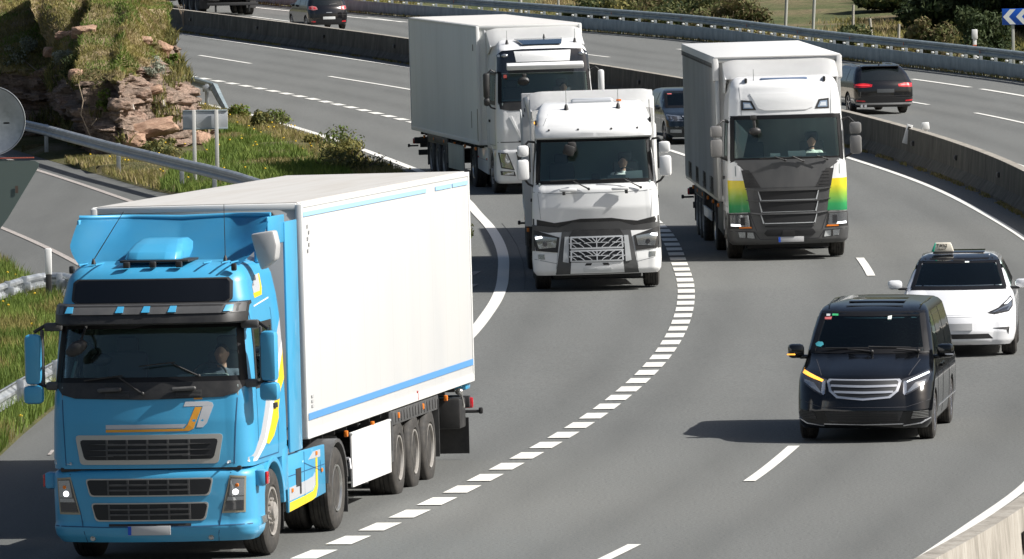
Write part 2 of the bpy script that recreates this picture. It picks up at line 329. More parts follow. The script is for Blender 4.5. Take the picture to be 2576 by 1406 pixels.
def mir(p): return [(-x,z) for x,z in p[::-1]]
def zr(a,b,st): n=max(1,int(round((b-a)/st))); return [a+(b-a)*i/n for i in range(n+1)]
def boolcut(o,cutters):
    dg=None
    for c in cutters:
        m=o.modifiers.new('c','BOOLEAN'); m.operation='DIFFERENCE'; m.solver='EXACT'; m.object=c
    bpy.context.view_layer.update(); dg=bpy.context.evaluated_depsgraph_get(); me=bpy.data.meshes.new_from_object(o.evaluated_get(dg))
    o.modifiers.clear(); old=o.data; o.data=me; bpy.data.meshes.remove(old)
    for c in cutters: mm=c.data; bpy.data.objects.remove(c); bpy.data.meshes.remove(mm)
def text_mesh(txt,size,m,name,parent,M,ext=.003):
    cu=bpy.data.curves.new('t','FONT'); cu.body=txt; cu.size=size; cu.extrude=ext; cu.align_x='CENTER'; cu.align_y='CENTER'
    o=bpy.data.objects.new('t',cu); link(o); bpy.context.view_layer.update(); me=bpy.data.meshes.new_from_object(o.evaluated_get(bpy.context.evaluated_depsgraph_get())); bpy.data.objects.remove(o)
    me.materials.clear(); me.materials.append(m); r=bpy.data.objects.new(name,me); link(r); r.parent=parent; r.matrix_local=M; return r
def place(name,X,Y,psi,lean=0.,label=None,cat=None,group=None):
    """vehicle root: local +y = away from the viewer, +x = picture right; psi turns it"""
    o=empty(name,(X,Y,gz(Y)+.004)); R=Matrix.Rotation(math.atan(gs(Y)),4,'X')@Matrix.Rotation(-math.radians(psi),4,'Z')@Matrix.Rotation(-math.radians(lean),4,'Y')
    o.matrix_world=Matrix.Translation((X,Y,gz(Y)+.004))@R; tag(o,label,cat,group); return o
# ---------------------------------------------------------------- road lines as X(Y)
def pchip(pts):
    pts=sorted(pts); x=np.array([p[0] for p in pts],float); y=np.array([p[1] for p in pts],float); h=np.diff(x); d=np.diff(y)/h; m=np.zeros(len(x))
    for i in range(1,len(x)-1):
        m[i]=(d[i-1]*h[i]+d[i]*h[i-1])/(h[i]+h[i-1])
    m[0]=d[0]; m[-1]=d[-1]
    def f(Y):
        Y=float(Y)
        if Y<=x[0]: return float(y[0]+m[0]*(Y-x[0]))
        if Y>=x[-1]: return float(y[-1]+m[-1]*(Y-x[-1]))
        i=int(np.searchsorted(x,Y)-1); i=max(0,min(i,len(h)-1)); t=(Y-x[i])/h[i]
        return float((2*t**3-3*t**2+1)*y[i]+(t**3-2*t**2+t)*h[i]*m[i]+(-2*t**3+3*t**2)*y[i+1]+(t**3-t**2)*h[i]*m[i+1])
    return f
fA=pchip([(349,-14.5),(323.5,-8.37),(301.8,-3.44),(272,2.4),(245,6.6),(222.1,9.02),(203.9,10.3),(188.9,10.78),(175,10.95),(160,10.65),(140,9.5),(125,8.2),(108.6,6.63),(102.2,5.55),(90,3.4)])
fM=pchip([(354,-15.2),(336,-10.6),(312.2,-4.94),(304,-3.2),(275,2.9),(258,5.75),(229,9.35),(219.2,10.2),(209.6,10.85),(199,11.35),(188.2,11.6),(175,11.75),(160,11.5),(140,10.5),(125,9.2),(108,7.5),(95.5,5.6),(90.5,4.68),(86.8,3.92),(78,2.1)])
fB=pchip([(273.9,-10.43),(263.8,-8.52),(253.6,-6.87),(237.5,-4.62),(224.5,-3.04),(216.3,-2.13),(200.8,-1.05),(194.6,-.79),(187.3,-.47),(180.5,-.27),(173.5,-.17),(168.2,-.17),(162.1,-.21),(157.4,-.31),(153,-.46),(148.3,-.65),(145.2,-.8),(135,-1.5),(120,-3.0)])
fC=pchip([(305,-13.1),(298.1,-11.48),(285.2,-8.64),(274.8,-6.59),(264.5,-4.77),(254.3,-3.11),(235,-.4),(215,1.75),(200,2.75),(183.1,3.38),(169.8,3.42),(161.8,3.37),(153.5,3.17),(145.7,2.85),(137.6,2.37),(130,1.75),(123.3,1.07),(115,.01),(106.8,-1.2),(99.4,-2.5),(90,-4.3)])
fL=pchip([(330,-14.2),(309.6,-9.54),(295.2,-6.37),(278.4,-2.81),(260,.3),(240,3.2),(226,4.72),(205,6.2),(185,7.0),(171,7.14),(163.9,7.06),(150,6.55),(135,5.6),(117.1,3.92),(110.5,3.1),(100.4,1.42),(90,-.6)])
fO=pchip([(400,-18),(362.2,-6.6),(331.3,3.0),(315.1,6.9),(299,10.5),(284.2,13.3),(275.9,14.8),(266,16.3),(250,17.9),(230,19.2)])      # far outer line
fR=pchip([(420,-22.5),(370.2,-7.0),(340.4,3.2),(328.7,6.9),(303.2,12.2),(290.6,15.0),(279.5,17.2),(262,19.6),(240,21.5),(200,23)])     # far rail
fN=pchip([(350,-12.6),(330,-7.6),(304,-1.4),(275,4.7),(250,9.3),(230.9,12.0),(215.1,13.2),(190,14)])                            # far inner line
fI=pchip([(360,-4.5),(332,-.8+.5),(312.2,3.11),(309.5,3.75),(285,8.3),(262.8,12.55),(252.4,14.1),(244.5,15.0),(225,16.2)])             # far lane line
fI=pchip([(375,-9.6),(360,-5.6),(335,-.9),(312.2,3.11),(309.5,3.75),(285,8.9),(262.8,12.55),(252.4,14.1),(244.5,15.0),(225,16.4)])
def strip(b,fa,fb,Ys,z):
    pr=None
    for Y in Ys:
        a=fa(Y) if callable(fa) else fa; c=fb(Y) if callable(fb) else fb
        g=gz(Y)+z; q=(b.bm.verts.new((a,Y,g)),b.bm.verts.new((c,Y,g)))
        if pr: b.bm.faces.new((pr[0],pr[1],q[1],q[0]))
        pr=q
    return b
def ln(b,f,Ya,Yb,wd,z=.012,st=1.):
    n=max(1,int(abs(Yb-Ya)/st)); Ys=[Ya+(Yb-Ya)*i/n for i in range(n+1)]; pr=None
    for Y in Ys:
        e=.2; dx=(f(Y+e)-f(Y-e))/(2*e); L=math.hypot(dx,1); nx,ny=1/L,-dx/L; g=gz(Y)+z; x=f(Y)
        q=(b.bm.verts.new((x-nx*wd/2,Y-ny*wd/2,g)),b.bm.verts.new((x+nx*wd/2,Y+ny*wd/2,g)))
        if pr: b.bm.faces.new((pr[0],pr[1],q[1],q[0]))
        pr=q
def dashlist(f,Ya,Yb,mark,gap,start=0):
    """walk along the line by arc length, return (Y0,Y1) of marks"""
    out=[]; Y=Ya; s=-start; sg=1 if Yb>Ya else -1; cur=None; d=.05
    while (Y-Yb)*sg<0:
        ph=s%(mark+gap)
        if s>=0 and ph<mark:
            if cur is None: cur=Y
        elif cur is not None: out.append((cur,Y)); cur=None
        dx=(f(Y+.1)-f(Y-.1))/.2; Y+=sg*d; s+=d*math.hypot(1,dx)
    return out
# ground: one sheet that reaches the horizon and rises behind the far rail
def terr(X,Y):
    z=gz(min(Y,420))-.06
    if Y>420: z+=(Y-420)*.02
    d=X-fR(min(max(Y,200),420))
    if d>1. and Y>230:
        z-=min(.35,(d-1)*.25)
        z+=max(0,d-2)*.015+ .22*noise.noise(Vector((X*.12,Y*.07,0)))*min(1,(d-1)/4)
    return z
b=B(); xs=[-900,-400,-150,-60]+list(np.arange(-40,70,1.5))+[80,100,150,400,900]; ys=[-300,0,60]+list(np.arange(78,470,3.))+[500,560,700,1000,2000,5000]
grid=[[b.bm.verts.new((x,y,terr(x,y) if y<600 else terr(x,600)+(y-600)*.01)) for x in xs] for y in ys]
for i in range(len(ys)-1):
    for j in range(len(xs)-1): b.bm.faces.new((grid[i][j],grid[i][j+1],grid[i+1][j+1],grid[i+1][j]))
tag(obj('ground',b,meadow,smooth=None),kind='structure')
xs_=np.linspace(0,1,190); rows=[78+2*i for i in range(172)]; vs=[]; tr_=[]
def trk(d,cs): return sum(math.exp(-((d-c)/.38)**2) for c in cs)
for Y in rows:
    xr=fR(Y)+.25; g=gz(Y); l=fL(Y); c_=fC(Y); o_=fI(min(max(Y,225),372)); m_=fM(Y)
    for u in xs_:
        X=-32+(xr+32)*u; vs.append((X,Y,g)); d=X-l
        tr_.append((1.5 if X<fB(Y)-.8 else 0)+min(1,trk(d,(1.85-.95,1.85+.95,-1.8-.95,-1.8+.95))*(1 if X<m_ else 0)+trk(X-c_,(-1.75-.95,-1.75+.95))*.9+(trk(X-o_,(1.8-.9,1.8+.9,-1.8-.9,-1.8+.9)) if X>m_ else 0)))
n_=len(xs_); fcs=[(j*n_+i,j*n_+i+1,(j+1)*n_+i+1,(j+1)*n_+i) for j in range(len(rows)-1) for i in range(n_-1)]
o=npobj('road',vs,fcs,asph,smooth=True); at_=o.data.attributes.new('wear','FLOAT','POINT'); at_.data.foreach_set('value',np.array(tr_,dtype=np.float32)); tag(o,kind='structure')
# painted markings
b=B(); ln(b,fA,90,352,.155); ln(b,fB,120,276,.23,.012)
ln(b,fN,190,352,.16); ln(b,lambda Y:-10.73+(364.1-Y)*.25,358,366,.16)
for Y0_,Y1_ in ((284.5,317),(273.8,282.3),(246,272.2),(317.5,318),(332,352),(362,390)): 
    if Y1_-Y0_>2: ln(b,fO,Y0_,Y1_,.20)
ln(b,fO,354.8,362,.2)
for Y0_,Y1_ in ((309.5,313.5),(259.6,264.6),(243,252.4),(283,290),(330,336),(355,362)): ln(b,fI,Y0_,Y1_,.15)
for Y0_,Y1_ in ((309.6,319.6),(278.4,295.2-.2),(224.0,229.5),(163.9,171),(110.5,117.1),(95,100.4)): ln(b,fL,Y0_,Y1_,.165)
for y0,y1 in dashlist(fC,91,225,1.26,.81,.0): ln(b,fC,y0,y1,.325,.012,.3)
for y0,y1 in dashlist(fC,225,304,1.6,1.07,.6): ln(b,fC,y0,y1,.325,.012,.3)
tag(obj('road_markings',b,paintw,smooth=None),kind='structure')
# ramp on the left and its worn lines, chevron bars in the gore
b=B()
fR1=pchip([(262,-27),(250,-20),(240,-15.9),(223.5,-12.64),(203.8,-9.24),(180,-5.4),(160,-2.9)]); fR2=pchip([(235,-24),(215,-16.2),(191.5,-11.7),(173.9,-9.0),(150,-6.3),(128,-4.9)])
ln(b,fR1,178,262,.17); ln(b,fR2,140,235,.15)
for q in T(1400,606,(330,668),(330,755),(330,842),(330,934),(330,1015)):
    p=P(*q); x1=fB(p.y)-.45-(.0 if p.y>160 else .0); x0=x1-2.6; dy=.8
    vs=[b.bm.verts.new((x,y,gz(y)+.012)) for x,y in ((x0,p.y-dy),(x1-.15,p.y-dy),(x1-.3+.3,p.y+dy),(x0,p.y+dy))]; b.bm.faces.new(vs)
ln(b,lambda Y:-6.6+.0*Y,118,119,.05)
tag(obj('worn_road_markings',b,paintold,smooth=None),kind='structure')
# tar seams
b=B()
sm=mat('tar_seam',(.05,.05,.048),.8)
pts=[P(*q) for q in T(1400,606,(640,318),(690,380),(745,470),(785,580),(800,680),(797,770))]
b.tube([Vector((p.x,p.y,p.z+.002)) for p in pts],.006,4); tag(obj('road_seam',b,sm),kind='structure')
# verges
def sheet(poly,z,m,name,st=1.5,amp=.0):
    """ground polygon (world xy) laid over the terrain"""
    t=bmesh.new(); vs=[t.verts.new((x,y,0)) for x,y in poly]; t.faces.new(vs); bmesh.ops.triangulate(t,faces=t.faces)
    X=[p[0] for p in poly]; Y=[p[1] for p in poly]
    for k in np.arange(min(X),max(X),st): bmesh.ops.bisect_plane(t,geom=t.verts[:]+t.edges[:]+t.faces[:],plane_co=(k,0,0),plane_no=(1,0,0))
    for k in np.arange(min(Y),max(Y),st*2): bmesh.ops.bisect_plane(t,geom=t.verts[:]+t.edges[:]+t.faces[:],plane_co=(0,k,0),plane_no=(0,1,0))
    for v in t.verts:
        e=v.is_boundary; v.co.z=gz(v.co.y)+(.006 if e else z+amp*(.5+noise.noise(Vector((v.co.x*.5,v.co.y*.3,0)))))
    bmesh.ops.recalc_face_normals(t,faces=t.faces)
    if t.faces and sum(f.normal.z for f in t.faces)<0: bmesh.ops.reverse_faces(t,faces=t.faces)
    o=obj(name,t,m,smooth=60); tag(o,kind='structure'); return o
isl=[(fB(Y)-.75,Y) for Y in (276,266,256,246,236,226,218,210,202,195,188,180,172)]+[(-1.9,167),(-3.2,172),(-4.4,182),(-5.9,193),(-7.4,204),(-8.9,209.5),(-11.,221),(-13.8,236.),(-16.8,252),(-22,275),(-16,292),(-12.5,282)]
sheet(isl,.10,soil,'verge',1.5,.15)
PL=[P(*q) for q in [(-260,560),(-60,640),(0,668),(58,712),(150,765),(230,830),(230,960),(126,1037),(60,1092),(0,1148),(-120,1260),(-300,1300)]]
lawn=[(p.x,p.y) for p in PL]
sheet(lawn,.07,soil,'roadside_verge',1.,.12)
# median barrier
Ys=list(np.arange(80,358,1.5)); path=[Vector((fM(Y),Y,gz(Y))) for Y in Ys]
# n>0 = right of travel (travel +Y) : face base of the near side is on the line fM
prof=[(0,0),(.0,.08),(.17,.30),(.21,.90),(.43,.90),(.47,.30),(.64,.08),(.64,0)]
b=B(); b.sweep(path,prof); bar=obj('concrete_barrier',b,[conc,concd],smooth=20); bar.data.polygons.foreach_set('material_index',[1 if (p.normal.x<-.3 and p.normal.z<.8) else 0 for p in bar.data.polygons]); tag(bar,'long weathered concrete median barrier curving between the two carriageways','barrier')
def at(f,Y,off=0,z=0):
    e=.2; dx=(f(Y+e)-f(Y-e))/(2*e); L=math.hypot(dx,1); return Vector((f(Y)+off/L,Y-off*dx/L,gz(Y)+z)), math.atan2(dx,1)
refl=[]
for q in T(2222,0,(1747,985),(2038,1083),(2300,1200),(2560,1313))+T(0,0,(1340,132),(1800,190),(2232,250))+T(1111,0,(440,318),(2112,565),(10,250)):
    p=P(*q,z=.55); refl.append(p.y)
for Y in refl:
    p,a=at(fM,Y,.165,.55); bb=B(); bb.box((0,0,0),(.07,.30,.12),.01,Matrix.Rotation(-a,3,'Z')); bb.box((-.04,0,0),(.012,.2,.06),0,Matrix.Rotation(-a,3,'Z')); o=obj('drain_marker',bb,blackp,bar); o.location=p
p=P(*T(2222,1213,(2515,1270))[0],z=.55); p2,a=at(fM,p.y,.50,.55); Yd=p.y
for k in range(3):
    p2,a=at(fM,Yd,.50,.55); bb=B(); bb.box((0,0,0),(.07,.34,.22),.015,Matrix.Rotation(-a,3,'Z')); bb.box((.05,0,0),(.03,.24,.13),.0,Matrix.Rotation(-a,3,'Z')); o=obj('drain_marker',bb,(blackp),bar); o.location=p2; Yd-=8
wp=mat('white_plastic',(.78,.78,.76),.5)
def slatpost(p,h,wd,rotx,name,label,group=None,dark=False):
    b=B(); b.box((0,0,h/2),(wd,.03,h),.008); o=obj(name,b,wp); o.location=p; o.rotation_euler=rotx; tag(o,label,'marker post',group)
    bb=B(); bb.box((0,-.02,h*.82),(wd*.5,.006,h*.16),0); obj('reflector',bb,blackp,o); return o
p,a=at(fM,P(*T(2222,0,(1745,880))[0],z=.9).y,.12,.50); slatpost(p,.52,.16,(.12,.28,0),'marker_post','crooked white marker leaning over the median barrier')
p,a=at(fM,P(*T(2222,0,(1835,900))[0],z=.9).y,.42,.86); b=B(); b.box((0,0,.05),(.05,.05,.12),.01); b.box((0,0,.17),(.19,.12,.20),.03); o=obj('marker_post',b,wp); o.location=p; o.rotation_euler=(0,-.1,0); tag(o,'stubby white cap marker standing on the median barrier top','marker post')
p,a=at(fM,P(*T(0,0,(1135,48))[0],z=.9).y,.1,.6); slatpost(p,1.1,.2,(0,.12,0),'marker_post','tall white marker strip on the barrier near the rocky bank')
# ---------------------------------------------------------------- guard rails
WB=[(0,-.155),(.035,-.15),(.08,-.115),(.08,-.065),(.012,-.02),(.012,.02),(.08,.065),(.08,.115),(.035,.15),(0,.155),(-.005,.15),(.028,.143),(.07,.11),(.07,.068),(.004,.022),(.004,-.022),(.07,-.068),(.07,-.11),(.028,-.143),(-.005,-.15)]
def beam(path,z,side,n0=0.):
    b=B(); b.sweep(path,[(side*(a+n0),c+z) for a,c in WB]); return b
def rail(path,label,zt,side,posts,m=galv,pside=-1,pm=None,low=False,group=None,refl_at=(),back=False):
    r=empty('guard_rail',path[0]); tag(r,label,'guard rail',group); base=Matrix.Translation(-path[0])
    obj('beam',beam(path,zt-.155,side),m,r,base,smooth=50)
    if back: obj('beam',beam(path,zt-.155,-side,-.16),m,r,base,smooth=50)
    if low:
        b=B(); b.sweep(path,[(side*a,z) for a,z in ((.0,.04),(.03,.04),(.055,.12),(.055,.44),(.03,.53),(0,.53))]); obj('lower_panel',b,m if low is True else low,r,base,smooth=50)
    for p,h in posts:
        b=B(); b.box((0,0,h/2),(.11,.055,h),.006); b.box((side*.06,0,zt-.16),(.12,.10,.16),.01)
        o=obj('post',b,pm or galv,r); o.location=p-path[0]
    for p in refl_at:
        b=B(); b.box((0,0,0),(.02,.13,.11),.005); o=obj('reflector',b,orgr,r); o.location=p-path[0]
    return r
orgr=mat('orange_reflector',(.62,.13,.03),.4)
# far rail with lower panel and white spacers
Ys=list(np.arange(240,420,2.)); path=[Vector((fR(Y),Y,gz(Y))) for Y in Ys]
posts=[]
Y=244.
while Y<388:
    posts.append((at(fR,Y,.16)[0],.85)); Y+=2.0/math.hypot(1,(fR(Y+.5)-fR(Y-.5)))*1.0
rr=[]
for q in T(2222,0,(455,178),(962,220),(1320,262),(1694,300),(2183,357))+T(1111,0,(672,15),(1678,95),(2163,132)): rr.append(at(fR,P(*q,z=.8).y,-.095,.80)[0])
r=rail(path,'long double guard rail with a lower panel along the outer edge of the far carriageway',.97,-1,[(p,.95) for p,h in posts[:70]],galvd,pm=galv,low=galvd,refl_at=rr)
for p,h in posts[:70]:
    b=B(); b.box((0,0,0),(.10,.12,.07),.02); o=obj('spacer',b,wp,r); o.location=p-path[0]+Vector((-.13,-.02,.585))
# ramp rail
rp=[P(*q) for q in [(-420,338),(-260,345),(-120,352),(10,370),(108,394),(200,421),(289,447),(370,468),(448,489),(520,507),(600,530),(690,562),(780,600)]]
rail([p+Vector((0,0,0)) for p in rp],'long single guard rail running down along the ramp in front of the rocky bank',.92,1,[(P(*q)+Vector((.1,.1,0)),.9) for q in [(108,394),(200,421),(289,447),(370,469),(448,489),(530,511),(620,540)] if q not in ((200,421),(370,469))],galv)
# short rail end behind the road sign
e=[P(*q) for q in [(440,236),(470,246),(500,255),(540,268)]]; tip=P(566,280)
r=empty('guard_rail',e[0]); tag(r,'short end piece of guard rail bending down into the grass behind the blank sign back','guard rail'); base=Matrix.Translation(-e[0])
e2=[v.copy() for v in e]; b=B(); b.sweep(e2,[(a,c+.62) for a,c in WB]); obj('beam',b,galvd,r,base,smooth=50)
b=B(); d=(tip-e[3]); 
b.tube([e[3]+Vector((0,0,.62)),e[3]+d*.6+Vector((0,0,.30)),tip+Vector((.05,0,.02))],[.15,.13,.10],6); obj('beam_end',b,galvd,r,base)
for q in (e[1],e[3]-Vector((.25,0,0))):
    b=B(); b.box((0,0,.36),(.12,.06,.74),.006); b.box((-.02,-.09,.58),(.22,.14,.2),.01); o=obj('post',b,galv,r); o.location=q-e[0]+Vector((0,.15,0))
# bull-nose rail bottom left (one rail that bends round behind the lorry)
npx=[(-130,870),(-60,812),(0,788),(60,768),(110,757),(165,757),(215,775),(240,815),(245,870),(225,925),(185,965),(130,1003),(60,1040),(0,1078),(-90,1130),(-200,1200)]
npth=[P(*q) for q in npx]; d=[npth[0]]
for a,c in zip(npth,npth[1:]):
    for k in range(1,5): d.append(a.lerp(c,k/4))
sm2=[d[0]]+[(d[i-1]+d[i]*2+d[i+1])/4 for i in range(1,len(d)-1)]+[d[-1]]
r=rail(sm2,'bright guard rail bending round the grass tip beside the blue lorry',.55,1,[(P(*q)-Vector((.0,-.08,0)),.58) for q in [(20,785),(62,772),(150,764),(140,1000),(52,1052),(-20,1090)]],galv)
# delineator behind it
p=P(124,772); b=B(); b.box((0,0,.5),(.115,.05,1.02),.02); o=obj('marker_post',b,mat('black_post',(.03,.03,.03),.6)); o.location=p; tag(o,'black and white marker post behind the guard rail left of the blue lorry','marker post')
b=B(); b.box((0,0,0),(.125,.06,.50),.02); b.bm.verts.ensure_lookup_table(); q=obj('white_top',b,wp,o); q.location=(0,0,.86)
# ---------------------------------------------------------------- signs
def postM(h,wd=.1): b=B(); b.box((0,0,h/2),(wd,.06,h),.01); return b
p1=P(491,470); p2=P(553,462); s_=F/p1.y
r=empty('road_sign',p1); tag(r,'blank grey back of a rectangular sign on two pale posts beside the grass','sign')
y0=(458-285)/s_; hh=.52
for k,(q,dz) in enumerate(((p1,0),(p2,0))):
    o=obj('post',postM(1.95 if k==0 else 1.95,.095),mat('pale_post',(.62,.61,.57),.6),r); o.location=(q.x-p1.x,0,0)
pg=mat('sign_back',(.47,.49,.51),.5,.3); b=B(); b.box(((p2.x-p1.x)/2+.0,.08,1.70),(1.14,.035,.50),.02); o=obj('panel',b,pg,r)
b=B()
for z in (1.47,1.93): b.box(((p2.x-p1.x)/2,.055,z),(1.14,.02,.035),.005)
obj('rim',b,galvd,r)
r.rotation_euler=(0,.0,-.0)
# round and triangular sign backs, left edge
Yc=104.; sc=F/Yc
def pw(x,y,Y): 
    a=(x-CX); b_=-(y-CY); ar=a*cr+b_*sr; br=-a*sr+b_*cr; d=fw*F+rt*ar+up*br; t=Y/d.y; return Vector((t*d.x,Y,H+t*d.z))
cc=pw(-24,304,Yc); r=empty('road_sign',(cc.x-.0,Yc+.07,0)); r.location.z=gz(Yc); tag(r,'grey backs of a round and a triangular sign at the left picture edge','sign')
bk=mat('sign_back_dark',(.085,.085,.08),.75,0); bk2=mat('sign_back_green',(.115,.15,.135),.6,.2)
b=B(); b.lathe([(-.012,.01),(-.012,.40),(-.02,.425),(.012,.43),(.012,.01)],(0,-.07,cc.z),'Y',64); obj('round_panel',b,bk,r)
b=B(); b.lathe([(-.018,.425),(-.024,.435),(.018,.437),(.018,.427)],(0,-.07,cc.z),'Y',64); obj('round_rim',b,galv,r)
A_=[pw(x,y,Yc) for x,y in [(-170,398),(88,404),(98,410),(97,420),(20,548),(-60,660),(-75,660),(-180,430),(-182,412)]]
b=B(); b.prism([(v.x-cc.x,v.z) for v in A_],'y',-.08,-.055); obj('triangular_panel',b,bk2,r)
b=B(); b.box(((A_[0].x+A_[1].x)/2-cc.x,-.062,(A_[0].z+A_[1].z)/2+.012),(abs(A_[1].x-A_[0].x)*.98,.05,.012),0); obj('triangular_rim',b,mat('red_rim',(.42,.10,.06),.5),r)
b=B(); b.box((.20,-.086,cc.z-.03),(.075,.004,.02)); b.box((.31,-.09,cc.z-.86),(.035,.004,.09)); obj('sticker',b,mat('rusty_label',(.09,.06,.045),.7),r)
b=B(); b.tube([(-.12,0,0),(-.12,0,cc.z+.36)],.04,12); obj('post',b,galv,r)
# chevron board top right
Ys_=288.; c0=pw(T(2222,0,(2425,60))[0][0],T(2222,0,(2425,60))[0][1],Ys_); sgp=F/Ys_
r=empty('chevron_sign',(pw(2549,100,Ys_).x,Ys_,terr(17.5,Ys_))); tag(r,'blue board with white chevrons pointing left on a pole behind the far guard rail','sign')
r.location.x=pw(2549,100,Ys_).x; zt=c0.z-r.location.z; x0=c0.x-r.location.x; hw=.56; 
b=B(); b.box((x0+.9,0,zt-hw/2),(1.8,.03,hw),.01); obj('board',b,mat('sign_blue',(.01,.10,.55),.35),r)
for k in range(4):
    xx=x0+.03+k*.45; b=B(); b.prism([(xx,zt-hw/2),(xx+.24,zt-.02),(xx+.44,zt-.02),(xx+.20,zt-hw/2),(xx+.44,zt-hw+.02),(xx+.24,zt-hw+.02)],'y',-.021,-.016); obj('chevron',b,mat('reflective_white',(.72,.74,.72),.5),r)
b=B(); b.box((.0,.05,(zt-.3)/2-.3),(.10,.06,zt+.3),.01); obj('post',b,mat('pole_grey',(.42,.42,.38),.6,.3),r)
# poles and marker behind far rail
for (x,yb,yt,lab) in [(2222+935/2,190,-60,'thin grey pole behind the far rail, nearer to the middle lorry'),(2222+1125/2,200,-60,'thin grey pole behind the far rail, right one of the close pair')]:
    p=P(x/1.36258,(yb/2)/1.36258+8); p.z=terr(p.x,p.y); b=B(); b.tube([(0,0,-.3),(0,0,3.2)],.065,10); o=obj('pole',b,mat('pole_grey',(.42,.42,.38),.6,.3)); o.location=p; o.rotation_euler=(0,.06,0); tag(o,lab,'pole')
for x,lab in ((1111+1345/2,'stout pale pole rising behind the far rail above the white box lorry roof'),(1111+1607/2,'thin pale pole behind the rail, left of a close pair near the bushes'),(1111+1780/2,'thin pale pole behind the rail, right of a close pair near the bushes')):
    p=P(x/1.36258,(50/2)/1.36258+(4 if x<1900 else 14)); p.z=terr(p.x,p.y); b=B(); b.tube([(0,0,-.3),(0,0,3.)],.09 if x<1800 else .05,10); o=obj('pole',b,mat('pole_grey',(.42,.42,.38),.6,.3)); o.location=p; tag(o,lab,'pole')
Ym=290.; p=pw(T(2222,0,(2237,215))[0][0],T(2222,0,(2237,215))[0][1],Ym+6); gzz=terr(p.x,Ym+6); b=B(); b.box((0,0,(p.z-gzz)/2-.2),(.13,.08,p.z-gzz+.3),.02); o=obj('marker_post',b,wp); o.location=(p.x,Ym+6,gzz); tag(o,'white marker post with an orange band before a dark bush','marker post')
b=B(); b.box((0,0,p.z-gzz-.62),(.136,.086,.30),0); obj('orange_band',b,orgr,o); b=B(); b.box((0,0,p.z-gzz-.1),(.2,.12,.34),.02); obj('cap',b,wp,o)
for x,y,lab in ((2222+1400/2,225/2,'pale leaning fence post behind the far rail, tallest of the wooden three'),(2222+1530/2,240/2,'leaning fence post behind the far rail, middle of the wooden three'),(2222+1712/2,258/2,'short fence post behind the far rail, rightmost of the wooden three')):
    p=P(x/1.36258,y/1.36258-6); p.z=terr(p.x,p.y); b=B(); b.tube([(0,0,-.2),(.05,0,1.3 if 'tallest' in lab else (.85 if 'middle' in lab else .75))],[.065,.05],8); o=obj('fence_post',b,mat('grey_wood',(.38,.35,.30),.9)); o.location=p; o.rotation_euler=(0,-.12 if 'middle' in lab else .0,0); tag(o,lab,'fence post','fence posts behind the far rail')
# ---------------------------------------------------------------- rocky bank
plan=[(-36,256),(-29,249),(-23,245.5),(-18.6,243.6),(-15.9,243.2),(-14.2,242.9),(-13.0,242.2),(-12.3,239.5),(-11.9,235.8),(-11.6,232.2),(-11.3,230.2),(-10.7,229.6),(-10.0,230.6),(-9.3,232.3),(-8.75,234.6),(-8.5,237.5),(-9.2,243),(-10.8,254),(-12.9,268),(-15.8,281),(-22,297),(-36,312)]
def resample(pts,n):
    pts=np.array(pts,float); d=np.r_[0,np.cumsum(np.hypot(*np.diff(pts,axis=0).T))]; fx=pchip(list(zip(d,pts[:,0]))); fy=pchip(list(zip(d,pts[:,1])))
    tt=np.linspace(0,d[-1],4000); wgt=np.array([1. if (fy(t)<262 and fx(t)>-24) else .25 for t in tt]); cw=np.cumsum(wgt); cw=(cw-cw[0])/(cw[-1]-cw[0]); ts=np.interp(np.linspace(0,1,n),cw,tt)
    return [(fx(t),fy(t)) for t in ts]
NA,NB=560,210; pl=resample(plan,NA); cen=(-19.5,257.)
V=np.zeros((NB,NA,3)); GM=np.zeros((NB,NA))
